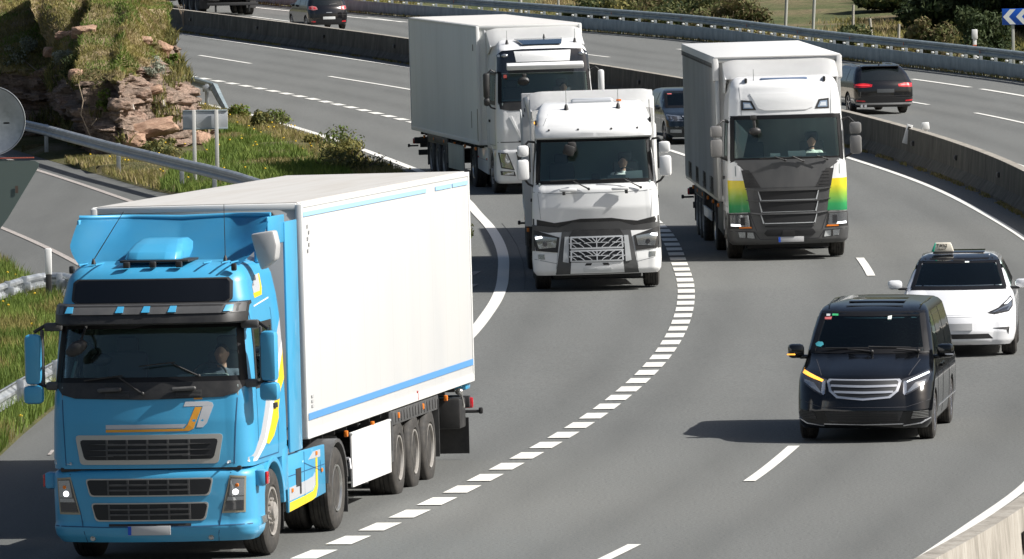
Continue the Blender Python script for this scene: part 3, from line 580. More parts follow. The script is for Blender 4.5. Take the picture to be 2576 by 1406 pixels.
for i,(x,y) in enumerate(pl):
    g=gz(y); dx,dy=cen[0]-x,cen[1]-y; L=math.hypot(dx,dy); dx/=L; dy/=L
    a0=pl[max(i-9,0)]; a1=pl[min(i+9,NA-1)]; tx,ty=a1[0]-a0[0],a1[1]-a0[1]; tl=math.hypot(tx,ty); ox,oy=ty/tl,-tx/tl      # outward normal
    if ox*dx+oy*dy>0: ox,oy=-ox,-oy
    right=max(0,min(1,(x+11.0)/2.0)) if y<300 else 0
    zk0=2.2-.45*right
    for j in range(NB):
        t=j/(NB-1); h=t*5.8
        zk=zk0+.45*noise.noise(Vector((x*.45,y*.35,3)))
        ks=1.15*(1-right)+.50*right
        e_=max(0,h-zk); rk0=.20*(1-right)+.40*right; lo=min(h,zk)
        zc=4.25-.25*right+.9*(1-right)*max(0,min(1,(-11.6-x)/2)); e1=max(.2,zc-zk); ea=min(e_,e1); eb=max(0,e_-e1)
        fl=max(0.,min(1.,(y-236)/8.)) if x>-12.95 and (ox>.3) else 0.
        fx,fy=x-ox*rk0*lo-.36*right*ea-.5*eb*right, y-oy*rk0*lo+(4.+1.6*right)*ea+9.*eb
        kx,ky=x-ox*(.42*min(h,zc))-.8*max(0,h-zc), y-oy*.42*min(h,zc)+1.*max(0,h-zc)
        px_,py_=fx+(kx-fx)*fl,fy+(ky-fy)*fl
        p=Vector((px_,py_,g+min(h,zc)+(.12-.5*fl)*max(0,h-zc)-.15))
        q=Vector((p.x*.9,p.y*.6,p.z*1.9+.25*p.x)); dd,pp_=noise.voronoi(q+.5*noise.noise_vector(q*.8)); cellv=noise.cell(pp_[0]*7.3); crack=max(0,.10-(dd[1]-dd[0]))/.10
        q2=q*2.7; d2,p2_=noise.voronoi(q2); cv2=noise.cell(p2_[0]*5.1); cr2=max(0,.12-(d2[1]-d2[0]))/.12
        big=noise.fractal(Vector((p.x*.30,p.y*.3,p.z*.4)),1.,2.,3)
        rk=max(0.,min(1.,(zk+.35+.6*right*2.2-h)/.5)); 
        d=.24*big+rk*(.26*cellv-.10*crack+.13*cv2-.05*cr2)+.05*noise.fractal(p*3.1,1.,2.,3)*(1+rk)
        over=max(0,1-abs(h-zk)/.5)*.22*(1-right); d+=over
        V[j,i]=(p.x+ox*d,p.y+oy*d,p.z+.10*big); GM[j,i]=h-zk-.35*noise.noise(p*.9)-.75*right*(1 if h<6 else 0)
verts=V.reshape(-1,3); fc=[]
for j in range(NB-1):
    for i in range(NA-1): a=j*NA+i; fc.append((a,a+1,a+NA+1,a+NA))
fc=np.array(fc)
# grass mask by height and slope
soilg=groundmat('bank_soil',[(.14,.14,.05),(.27,.22,.11),(.42,.32,.21)],.9,14)
cz_=(verts[fc[:,0],2]+verts[fc[:,2],2])/2; cyy=verts[fc].mean(1)
e1=verts[fc[:,2]]-verts[fc[:,0]]; e2_=verts[fc[:,3]]-verts[fc[:,1]]; nn=np.cross(e1,e2_); nn/=np.linalg.norm(nn,axis=1)[:,None]+1e-9
mk=np.array([noise.fractal(Vector((c[0]*.45,c[1]*.3,c[2]*.6)),1,2,4) for c in cyy])
hh_=cyy[:,2]-np.array([gz(c[1]) for c in cyy])
gmf=GM.reshape(-1)[fc[:,0]]; isg=(gmf>0)&~((cyy[:,0]>-9.9-.22*(hh_-3))&(mk<.15))
midx=np.where(isg,1,0)
bank=npobj('rocky_bank',verts,fc,[rock,soilg],midx=midx,smooth=True); bank.data.set_sharp_from_angle(angle=.45); tag(bank,kind='structure')
# ---------------------------------------------------------------- vegetation
def blades(name,pts,hmin,hmax,wd,mats,lean=.5,parent=None,midx=None,clump=None,kind='stuff'):
    n=len(pts); pts=np.asarray(pts,float); h=RNG.uniform(hmin,hmax,n); a=RNG.uniform(0,2*math.pi,n); b_=RNG.uniform(0,2*math.pi,n); ln_=RNG.uniform(0,lean,n)*h
    w_=wd*RNG.uniform(.6,1.4,n); dx=np.cos(a)*w_/2; dy=np.sin(a)*w_/2; v=np.zeros((n,4,3))
    v[:,0]=pts+np.c_[-dx,-dy,np.zeros(n)-.03]; v[:,1]=pts+np.c_[dx,dy,np.zeros(n)-.03]
    tip=pts+np.c_[np.cos(b_)*ln_,np.sin(b_)*ln_,h]; mid=(pts+tip)/2+np.c_[np.zeros(n),np.zeros(n),.12*h]
    v[:,2]=tip; v=v.reshape(-1,3)
    vv=np.zeros((n,5,3)); v4=v.reshape(n,4,3); vv[:,0]=v4[:,0]; vv[:,1]=v4[:,1]; vv[:,2]=mid+np.c_[dx*.7,dy*.7,np.zeros(n)]; vv[:,3]=mid-np.c_[dx*.7,dy*.7,np.zeros(n)]; vv[:,4]=tip
    k=np.arange(n)[:,None]*5; f=np.concatenate([k+np.array([[0,1,2]]),k+np.array([[0,2,3]]),k+np.array([[3,2,4]])])
    mi=None
    if midx is not None: mi=np.concatenate([midx]*3)
    o=npobj(name,vv.reshape(-1,3),f,mats,midx=mi,parent=parent)
    if kind: tag(o,kind=kind)
    return o
def inpoly(p,poly):
    x,y=p; c=False; n=len(poly); j=n-1
    for i in range(n):
        if (poly[i][1]>y)!=(poly[j][1]>y) and x<(poly[j][0]-poly[i][0])*(y-poly[i][1])/(poly[j][1]-poly[i][1])+poly[i][0]: c=not c
        j=i
    return c
def scatter(poly,n,dens=None):
    X=[p[0] for p in poly]; Y=[p[1] for p in poly]; out=[]
    while len(out)<n:
        x=random.uniform(min(X),max(X)); y=random.uniform(min(Y),max(Y))
        if inpoly((x,y),poly) and (dens is None or random.random()<dens(x,y)): out.append((x,y,gz(y)+.08))
    return out
def cl(x,y,s=.5): return .5+.5*noise.fractal(Vector((x*s,y*s*.6,1.3)),1,2,3)
g1=[p for p in isl if p[1]>200]
pts=scatter(isl,75000,lambda x,y:min(1,max(.05,(cl(x,y,.45)-.15)*1.6)) if not(x<-8.3-(y-230)*.06 and y>227) else 0)
mi=np.array([0 if (cl(p[0],p[1],.25)>.30 and p[0]>-8.8 and p[0]<fB(p[1])-2.2) else (1 if random.random()<.7 else 2) for p in pts])
P_=np.array(pts); lush=(mi==0)
tag(blades('grass',P_[lush],.12,.36,.028,[Lgreen],.7),'lush green grass on the verge between the ramp and the carriageway','grass')
mi2=np.where(mi[~lush]==1,0,1); tag(blades('dry_grass',P_[~lush],.06,.24,.024,[Lolive,Ldry],.8,midx=mi2),'short olive and dry grass at the edges of the verge','grass')
lp=[p for p in lawn]
pts=scatter(lawn,60000,lambda x,y:1 if y<172 else .5); P_=np.array(pts); P_[:,2]+=.0
mi=np.array([0 if cl(p[0]*1.5,p[1],.6)>.42 else 1 for p in pts]); tag(blades('roadside_grass',P_,.08,.34,.016,[Lgreen,Lolive],.6,midx=mi),'green grass and weeds round the rail left of the blue lorry','grass')
# leafy weeds and flowers
def leaves(n,c,r,size,seed=0,shell=.55,clumps=14):
    """leaf quads through the volume of an uneven crown"""
    rg=np.random.default_rng(seed); cc=rg.normal(size=(clumps,3)); cc/=np.linalg.norm(cc,axis=1)[:,None]; cc*=rg.uniform(.35,.85,(clumps,1)); rad=rg.uniform(.28,.5,clumps)
    k=rg.integers(0,clumps,n); d=rg.normal(size=(n,3)); d/=np.linalg.norm(d,axis=1)[:,None]; rr=rg.uniform(shell,1.1,(n,1))
    p=(cc[k]+d*rr*rad[k][:,None]); p[:,2]=np.maximum(p[:,2],-.95); p=p*np.array(r)+np.array(c)
    nrm=d+rg.normal(size=(n,3))*.6; nrm/=np.linalg.norm(nrm,axis=1)[:,None]; t=np.cross(nrm,rg.normal(size=(n,3))); t/=np.linalg.norm(t,axis=1)[:,None]; bt=np.cross(nrm,t)
    s=size*rg.uniform(.5,1.4,(n,1)); v=np.stack([p-t*s,p-bt*s*.45,p+t*s,p+bt*s*.45],1).reshape(-1,3); f=np.arange(n*4).reshape(-1,4); return v,f
def bush(x,y,z,r,n,size,mats,name,label,cat,group=None,trunk=True,seed=1,cl_=14,split=(.7,.3)):
    o=empty(name,(x,y,z)); tag(o,label,cat,group); rg=np.random.default_rng(seed+99)
    v,f=leaves(n,(0,0,r[2]*.95),r,size,seed,clumps=cl_); npobj('foliage',v,f,mats,o,midx=rg.choice(len(mats),n,p=split if len(mats)==2 else None))
    if trunk:
        b=B(); rnd=random.Random(seed)
        for k in range(5): a=rnd.uniform(0,6.28); q=rnd.uniform(.3,.8); b.tube([(0,0,-.3),(math.cos(a)*r[0]*.2,math.sin(a)*r[1]*.2,r[2]*.6),(math.cos(a)*r[0]*q,math.sin(a)*r[1]*q,r[2]*(1.0+.5*q))],[.035*r[2]+.02,.02*r[2]+.012,.008],6)
        obj('trunk' if cat=='tree' else 'stems',b,bark,o)
    return o
k=0
for (px,py,rr,hh2,ms,lab) in [(690,312,.55,.34,[Lmid,Lgreen],'small leafy bush beside the edge line above the grass verge'),(655,318,.35,.3,[Lmid,Lolive],'low weed clump left of the leafy bush on the verge'),(600,292,.35,.26,[Lgreen,Lolive],'green weed tuft right of the bent rail end'),(850,392,.9,.45,[Lmid,Lgreen],'wide green clump near the road edge on the grass verge'),(905,428,1.2,.4,[Lmid,Lolive],'shaded clump on the tip of the verge behind the blue lorry trailer'),(880,405,.6,.4,[Lolive,Lmid],'yellowish weed clump in the middle of the verge tip'),(430,395,.6,.32,[Lmid,Lolive],'green shrub at the foot of the rock behind the ramp rail'),(395,385,.7,.32,[Lmid,Lolive],'dark green shrub at the rock foot, left of its neighbour'),(790,360,.5,.22,[Lolive,Lmid],'low tuft of weeds along the curved edge line')]:
    k+=1; p=P(px,py+14); bush(p.x,p.y,p.z,(rr,rr*1.2,hh2),1100,.055,ms,'weed_bush',lab,'bush','weed bushes on the verge',seed=k)
p=P(*T(1400,606,(440,500))[0]); bush(p.x-.25,p.y+.6,p.z,(.28,.5,.42),700,.05,[Lmid,Lgreen],'weed_bush','upright weed with yellow flowers right behind the blue lorry trailer','bush',seed=40)
fl=[]
for q in scatter(isl,110,lambda x,y:1 if x>-9.5 or y<225 else 0): fl.append((q[0],q[1],q[2]+random.uniform(.15,.4)))
for q in scatter(lawn,70): fl.append((q[0],q[1],q[2]+random.uniform(.1,.3)))
b=B()
for q in fl: b.ell(q,(.032,.032,.022),sub=1)
tag(obj('wild_flowers',b,yel),'small yellow wild flowers scattered in the roadside grass','flowers',kind='stuff')
# bank vegetation
gi=np.where(isg)[0]; vis=gi[(cyy[gi,1]<272)&(cyy[gi,0]<-8)&(cyy[gi,0]>-19)&(hh_[gi]<8)]
ar=np.linalg.norm(np.cross(verts[fc[:,2]]-verts[fc[:,0]],verts[fc[:,3]]-verts[fc[:,1]]),axis=1)[vis]; ar=np.minimum(ar,.2); pk=RNG.choice(vis,190000,p=ar/ar.sum()); uvw=RNG.uniform(0,1,(len(pk),1)); uu=RNG.uniform(size=(len(pk),1)); vv_=RNG.uniform(size=(len(pk),1)); q4=verts[fc[pk]]; base_=(q4[:,0]*(1-uu)+q4[:,1]*uu)*(1-vv_)+(q4[:,3]*(1-uu)+q4[:,2]*uu)*vv_
mk3=np.array([noise.fractal(Vector((c[0]*.7,c[1]*.5,c[2]*.9)),1,2,4) for c in base_[::1]]); mi=np.where(mk3>.15,0,np.where(mk3>-.32,1,2)); rnd_=RNG.uniform(size=len(mi)); mi=np.where(rnd_<.12,2,mi)
tag(blades('bank_grass',base_,.03,.115,.024,[Lgreen,Lolive,Ldry],1.6,midx=mi),'olive and dry grass covering the top of the rocky bank','grass')
rk_=np.where(~isg&(hh_>.2)&(hh_<5)&(cyy[:,0]<-8.5)&(cyy[:,0]>-22)&(cyy[:,1]<250))[0]; mk4=np.array([noise.noise(Vector((cyy[i,0]*1.1,7,cyy[i,2]*1.3))) for i in rk_]); rk_=rk_[mk4>.22]; pk=RNG.choice(rk_,12000)
tag(blades('rock_plants',cyy[pk]+RNG.normal(scale=.05,size=(len(pk),3))-np.array([0,.1,0]),.08,.3,.03,[Lmid,Lolive],1.2,midx=RNG.integers(0,2,len(pk))),'tufts of plants growing in the rock face','grass')
def on_bank(px,py):
    """nearest bank surface point for a photo pixel"""
    q=pw(px,py,240.); d=(q-Vector((0,0,H))).normalized(); v=verts-np.array([0,0,H]); t=v@np.array(d); dist=np.linalg.norm(v-t[:,None]*np.array(d),axis=1); c=np.where(dist<.12)[0]
    if not len(c): c=[int(np.argmin(dist))]
    i=c[int(np.argmin(t[c]))] if len(c)>1 else c[0]; return Vector(verts[i])
k=60
for (px,py,sx,ms,lab) in [(540*.367+0,108*1.0,.55,[Lgrey,Lolive],'tiny'),]: pass
for (px,py,sx,sz,ms,lab) in [(155,160,.45,.3,[Lgrey,Lgrey],'pale grey shrub on the bank above the shaded rock'),(397,186,.42,.3,[Lgrey,Lgrey],'pale grey round shrub at the right side of the bank'),(62,128,.4,.3,[Lgrey,Lgrey],'grey shrub near the left of the bank below a diagonal stick'),(440,160,.22,.3,[Lgreen,Lgreen],'bright green plant sticking out on the right outline of the bank'),(262,262,.25,.3,[Lgreen,Lmid],'bright green plant hanging in the rock recess'),(35,150,.5,.35,[Lmid,Lgrey],'grey green shrub at the far left of the bank'),(230,240,.7,.5,[Lmid,Lbrown],'brownish scrub hanging over the shaded rock recess'),(170,195,.6,.35,[Lmid,Ldark],'dark scrub below the pale grey shrub'),(260,30,.5,.3,[Lbrown,Lmid],'dark tuft near the top of the bank')]:
    k+=1; p=on_bank(px,py); bush(p.x,p.y-.05,p.z-.1,(sx,sx*.8,sz),700,.045,ms,'bank_shrub',lab,'shrub','shrubs on the rocky bank',trunk=False,seed=k,cl_=9,split=(.6,.4))
def boulder(p,r,m,name,label,seed,rot=0,flat=1.):
    b=B(); rr=bmesh.ops.create_icosphere(b.bm,subdivisions=4,radius=1)
    for v in b.bm.verts:
        c=v.co.copy(); c.x=max(-.8,min(.8,c.x)); c.z=max(-.72,min(.72,c.z)); n_=noise.fractal(v.co*1.3+Vector((seed*3.1,0,0)),1,2,4); c*=(1+.22*n_); v.co=Vector((c.x*r[0],c.y*r[1],c.z*r[2]))
    o=obj(name,b,m,smooth=25); o.location=p; o.rotation_euler=(0,rot,0); tag(o,label,'rock','boulders in the bank'); return o
k=0
for (px,py,r,m,rot,lab) in [(372,335,(1.0,.6,.33),sand,-.22,'long flat pink sandstone slab at the foot of the rock nose'),(340,362,(.45,.5,.3),sand,.1,'pinkish sandstone block left below the flat slab'),(322,262,(.24,.2,.12),pale,-.1,'oval white stone in the rock nose'),(413,267,(.13,.12,.13),pale,0,'small round white stone in the right of the rock nose'),(205,72,(.42,.3,.22),sand,-.1,'big reddish boulder in the grass high on the bank'),(160,80,(.35,.3,.16),sand,0,'low reddish boulder left of the big one on the bank'),(383,222,(.4,.35,.16),sand,-.3,'reddish slab sticking out above the rock nose'),(358,235,(.3,.3,.2),rock,-.2,'brown block beside the reddish slab'),(422,118,(.28,.25,.2),sand,.4,'boulder on the right outline of the bank, upper'),(432,145,(.2,.25,.22),sand,.5,'boulder on the right outline of the bank, lower'),(370,97,(.3,.2,.14),sand,0,'flat stone in the grass near the right side of the bank'),(185,180,(.25,.2,.2),sand,0,'brown stone below the grey shrub'),(294,257,(.4,.3,.25),rock,0,'squared rock block left of the oval white stone'),(505,372,(.35,.6,.5),sand,.2,'reddish rock corner behind the sign post'),(500,405,(.33,.6,.35),sand,0,'lowest reddish rock right at the sign post'),(120,128,(.3,.25,.2),sand,0,'brown stone at the left in the shaded part of the bank')]:
    k+=1; p=on_bank(px,py); boulder(p+Vector((0,.18,0)),r,m,'boulder',lab,k,rot)
st=B()
for (pts_) in [[(55,143),(90,170),(128,245)],[(275,295),(283,350),(300,400),(315,470)],[(300,440),(320,410),(345,330)],[(275,300),(290,290),(300,297)]]:
    q=[on_bank(a*.5/1.0*1.0 if False else a/2/.681*.5*1.0,c/2/.681*.5) if False else on_bank(a*.367*2 if False else a,c) for a,c in pts_]
pp=[on_bank(20,105),on_bank(48,128),on_bank(95,180)]; st.tube([v-Vector((0,.35,0)) for v in pp],.02,5); o=obj('dead_stick',st,bark); tag(o,'dead diagonal stick lying on the left of the bank','branch')
st=B(); pp=[on_bank(208,215),on_bank(203,250),on_bank(215,290),on_bank(230,345)]; st.tube([v-Vector((0,.4,0)) for v in pp],.016,5); pp2=[on_bank(222,320),on_bank(240,300)]; st.tube([v-Vector((0,.4,0)) for v in pp2],.014,5); o=obj('dead_branch',st,mat('dry_wood',(.36,.28,.2),.9)); tag(o,'pale bare branch hanging down the shaded rock','branch')
p=P(462,96); st=B()
for a in range(5): st.tube([(0,0,0),(random.uniform(-.05,.05),0,.6),(random.uniform(-.35,.35),0,1.15)],[.014,.011,.006],5)
o=obj('dry_stalk',st,mat('dry_wood',(.36,.28,.2),.9)); o.location=P(462,80); tag(o,'thin dry stalk standing in front of the median barrier','plant')
# ---------------------------------------------------------------- bushes and trees behind the far rail
k=200
def pxbush(px,py,rw,rh,n,size,ms,name,lab,cat,grp,back=3.,sp=(.6,.4),cl_=16):
    global k; k+=1; p=P(px,py); y=p.y+back; x=p.x*y/p.y; return bush(x,y,terr(x,y)-.1,(rw,rw*1.1,rh),n,size,ms,name,lab,cat,grp,seed=k,cl_=cl_,split=sp)
hg='bushes behind the far guard rail'
for (px,py,rw,rh,ms,lab,n) in [(1462,60,1.0,.55,[Lmid,Ldark],'small dark bush right above the white box lorry roof',2500),(1530,62,1.6,.85,[Ldark,Lmid],'dark green bush left in the row behind the far rail',4000),(1610,66,1.7,.95,[Lmid,Lolive],'olive bush behind the rail beside the pale poles',4500),(1690,74,1.9,1.1,[Lmid,Lbrown],'tall olive brown bush in the middle of the row',5000),(1770,84,1.9,1.15,[Lmid,Ldark],'broad green bush right of the middle of the row',5000),(1850,94,1.7,1.05,[Lmid,Lbrown],'big bush at the right end of the row above the middle lorry',5000),(1905,100,1.1,.5,[Lbrown,Lolive],'low brown scrub ending the row of bushes',2200),(1730,60,2.2,1.3,[Ldark,Lmid],'dark shrub rising behind the middle of the row',4000),(1560,40,2.4,1.3,[Ldark,Lmid],'dark shrub rising behind the left of the row',4000)]:
    pxbush(px,py,rw,rh,n,.10,ms,'roadside_bush',lab,'bush',hg,back=5. if 'behind the' not in lab or 'rail' in lab else 16.)
for (px,py,rw,rh,ms,lab,n) in [(2342,152,.85,.95,[Lmid,Lbrown],'rounded olive bush right of the fence posts',4500),(2395,160,1.0,.45,[Lbrown,Lmid],'low brown bush between the rounded bush and the dark shrub',2200),(2466,166,1.1,1.35,[Ldark,Ldark],'tall glossy dark shrub behind the orange and white marker',6000),(2520,172,.8,.55,[Ldark,Lmid],'small dark shrub left of the chevron sign pole',2200),(2140,118,1.0,.55,[Lmid,Ldark],'dusty green bush left of the fence posts',2600),(2200,125,.9,.42,[Lolive,Lmid],'low grey green scrub around the fence posts',2200),(2270,140,.9,.38,[Lolive,Lbrown],'low dry scrub below the dark wood',2200),(2575,178,.8,.6,[Lolive,Lmid],'light green scrub below the chevron sign',2200)]:
    pxbush(px,py,rw,rh,n,.085,ms,'roadside_bush',lab,'bush',hg,back=6.)
tg='trees of the dark wood'
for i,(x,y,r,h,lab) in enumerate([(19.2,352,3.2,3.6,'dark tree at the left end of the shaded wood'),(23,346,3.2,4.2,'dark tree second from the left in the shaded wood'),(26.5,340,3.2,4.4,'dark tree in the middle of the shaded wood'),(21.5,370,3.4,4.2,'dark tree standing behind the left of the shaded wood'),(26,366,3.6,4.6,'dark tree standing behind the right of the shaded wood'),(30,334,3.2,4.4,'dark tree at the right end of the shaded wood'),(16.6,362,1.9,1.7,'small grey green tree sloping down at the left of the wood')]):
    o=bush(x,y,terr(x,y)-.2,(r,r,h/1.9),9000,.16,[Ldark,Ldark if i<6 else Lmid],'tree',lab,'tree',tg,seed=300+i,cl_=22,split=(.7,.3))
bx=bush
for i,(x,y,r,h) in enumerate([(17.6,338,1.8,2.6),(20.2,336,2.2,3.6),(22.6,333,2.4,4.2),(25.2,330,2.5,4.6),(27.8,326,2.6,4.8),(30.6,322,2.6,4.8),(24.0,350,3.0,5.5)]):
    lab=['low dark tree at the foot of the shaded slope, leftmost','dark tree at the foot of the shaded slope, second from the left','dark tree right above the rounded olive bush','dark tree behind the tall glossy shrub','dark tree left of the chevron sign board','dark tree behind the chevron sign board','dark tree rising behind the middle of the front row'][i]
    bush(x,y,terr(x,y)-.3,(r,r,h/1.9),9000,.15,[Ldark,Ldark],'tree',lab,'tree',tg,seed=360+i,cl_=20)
# unseen trees, added off to the right to shade the wood
for i,(x,y,r,h) in enumerate([(34,345,5,15),(36,368,5.5,17),(35,325,5,15)]): bush(x,y,terr(x,y)-.2,(r,r*1.6,h/1.9),14000,.3,[Ldark,Ldark],'tree',('tall added shade tree beyond the right picture edge, nearest to the chevron sign','tallest added shade tree beyond the right picture edge, standing behind','added shade tree beyond the right picture edge, in front of its two neighbours')[i],'tree',tg,seed=330+i,cl_=24)
pts=[]
while len(pts)<60000:
    y=random.uniform(262,400); x=fR(y)+random.uniform(.3,16)
    if x>30: continue
    if cl(x,y,.2)>random.uniform(.3,.6): pts.append((x,y,terr(x,y)))
P_=np.array(pts); mi=np.array([0 if cl(p[0]*1.5,p[1],.3)>.5 else (1 if cl(p[0],p[1]+50,.2)>.4 else 2) for p in pts])
tag(blades('meadow_grass',P_,.08,.28,.04,[Lolive,Ldry,Lbrown],.8,midx=mi),'rough dry meadow grass behind the far guard rail','grass')
pts=[]
for i in range(9000):
    y=random.uniform(245,400); q,_=at(fR,y,random.uniform(-.35,.45)); pts.append((q.x,q.y,q.z+.0))
P_=np.array(pts); tag(blades('rail_weeds',P_,.04,.16,.04,[Lolive,Ldry],.9,midx=RNG.integers(0,2,len(pts))),'yellowish weeds along the foot of the far guard rail','grass')
pts=[]
for i in range(14000):
    y=random.uniform(170,352); q,_=at(fM,y,-abs(random.gauss(0,.06)));
    if cl(q.x,q.y,.8)>.45: pts.append((q.x,q.y,q.z))
P_=np.array(pts); tag(blades('barrier_weeds',P_,.02,.10,.03,[Lolive,Ldry],.9,midx=RNG.integers(0,2,len(pts))),'thin weeds along the foot of the median barrier','grass')
# ---------------------------------------------------------------- vehicles: wheels
WC={}
def tyre_mesh(R,W,r):
    k=('t',R,W,r)
    if k not in WC:
        h=W/2; pr=[(-h*.8,r),(-h*.98,r+.03),(-h,(R+r)/2),(-h*.93,R-.035),(-h*.8,R-.008),(-h*.55,R),(-h*.5,R-.012),(-h*.44,R),(-h*.18,R),(-h*.13,R-.012),(-h*.07,R),(h*.07,R),(h*.13,R-.012),(h*.18,R),(h*.44,R),(h*.5,R-.012),(h*.55,R),(h*.8,R-.008),(h*.93,R-.035),(h,(R+r)/2),(h*.98,r+.03),(h*.8,r)]
        b=B(); b.lathe(pr,n=48); me=bpy.data.meshes.new('wheel'); b.bm.to_mesh(me); b.bm.free(); me.materials.append(rubber); me.shade_smooth(); me.set_sharp_from_angle(angle=.7); WC[k]=me
    return WC[k]
def rim_mesh(kind,R,W,m):
    k=('r',kind,R,W,m.name)
    if k in WC: return WC[k]
    b=B(); h=W/2
    if kind=='front':
        b.lathe([(h*.75,R*1.02),(h*.98,R*1.0),(h*.95,R*.93),(h*.45,R*.86),(h*.55,R*.66),(h*.80,R*.56),(h*.82,R*.46),(h*.80,R*.40),(h*1.15,R*.36),(h*1.2,R*.30),(h*1.2,.01)],n=40)
        for i in range(10): a=i*math.pi/5; b.lathe([(h*.80,.02),(h*.98,.016),(h*.98,.004)],(0,R*.51*math.cos(a),R*.51*math.sin(a)),n=8)
        d=B()
        for i in range(10): a=(i+.5)*math.pi/5; d.lathe([(h*.45,.033),(h*.70,.033),(h*.70,.002)],(0,R*.72*math.cos(a),R*.72*math.sin(a)),n=10)
    elif kind=='rear':
        b.lathe([(h*.75,R*1.02),(h*.98,R*1.0),(h*.95,R*.94),(h*.5,R*.88),(-h*.1,R*.84),(-h*.35,R*.60),(-h*.3,R*.48),(h*.1,R*.42),(h*.35,R*.34),(h*.42,.01)],n=40)
        for i in range(10): a=i*math.pi/5; b.lathe([(-h*.3,.02),(-h*.05,.016),(-h*.05,.004)],(0,R*.54*math.cos(a),R*.54*math.sin(a)),n=8)
        d=B()
        for i in range(10): a=(i+.5)*math.pi/5; d.lathe([(-h*.30,.035),(-h*.18,.035),(-h*.18,.002)],(0,R*.73*math.cos(a),R*.73*math.sin(a)),n=10)
    else:
        b.lathe([(h*.7,R*1.03),(h*.95,R*1.0),(h*.92,R*.93),(h*.2,R*.90),(h*.1,R*.2),(h*.1,.01)],n=40); n5=5 if kind=='alloy5' else 10
        for i in range(n5):
            a=2*math.pi*i/n5; rot=Matrix.Rotation(a,3,'X'); b.box(rot@Vector((h*.72,0,R*.52)),(h*.35,R*(.26 if n5==5 else .13),R*.86),.012,rot)
        b.lathe([(h*.5,R*.24),(h*.95,R*.20),(h*.98,.01)],n=20); d=B()
        d.lathe([(h*.12,R*.86),(h*.2,R*.86),(h*.2,R*.25)],n=32)
    me=bpy.data.meshes.new('rim'); n0=len(b.bm.faces); tmp=bpy.data.meshes.new('x'); d.bm.to_mesh(tmp); b.bm.from_mesh(tmp); b.bm.faces.ensure_lookup_table()
    for f in b.bm.faces[n0:]: f.material_index=1
    d.bm.free(); bpy.data.meshes.remove(tmp); b.bm.to_mesh(me); b.bm.free(); me.materials.append(m); me.materials.append(blackp); me.shade_smooth(); me.set_sharp_from_angle(angle=.6); WC[k]=me; return me
def wheel(par,x,y,R=.515,W=.31,r=.29,kind='front',base=None,m=None,z=None,rimm=True):
    """x = outer face, sign gives the side"""
    s=1 if x>0 else -1; o=bpy.data.objects.new('wheel',tyre_mesh(R,W,r)); link(o); o.parent=par
    M=Matrix.Translation((x-s*W/2,y,R if z is None else z))@(Matrix.Rotation(math.pi,4,'Z') if s<0 else Matrix.Identity(4)); o.matrix_local=(base or Matrix.Identity(4))@M
    if rimm: q=bpy.data.objects.new('rim',rim_mesh(kind,r,W,m or steelw)); link(q); q.parent=o
    return o
def plate(par,x,z,y,w_=.52,h=.11,eu=True,pitchx=0):
    b=B(); b.box((0,0,0),(w_,.012,h),.004); o=obj('number_plate',b,platem,par); o.location=(x,y,z); o.rotation_euler=(pitchx,0,0)
    if eu: b=B(); b.box((-w_/2+.022,-.008,0),(.04,.004,h*.94)); obj('country_strip',b,eublue,o)
    return o
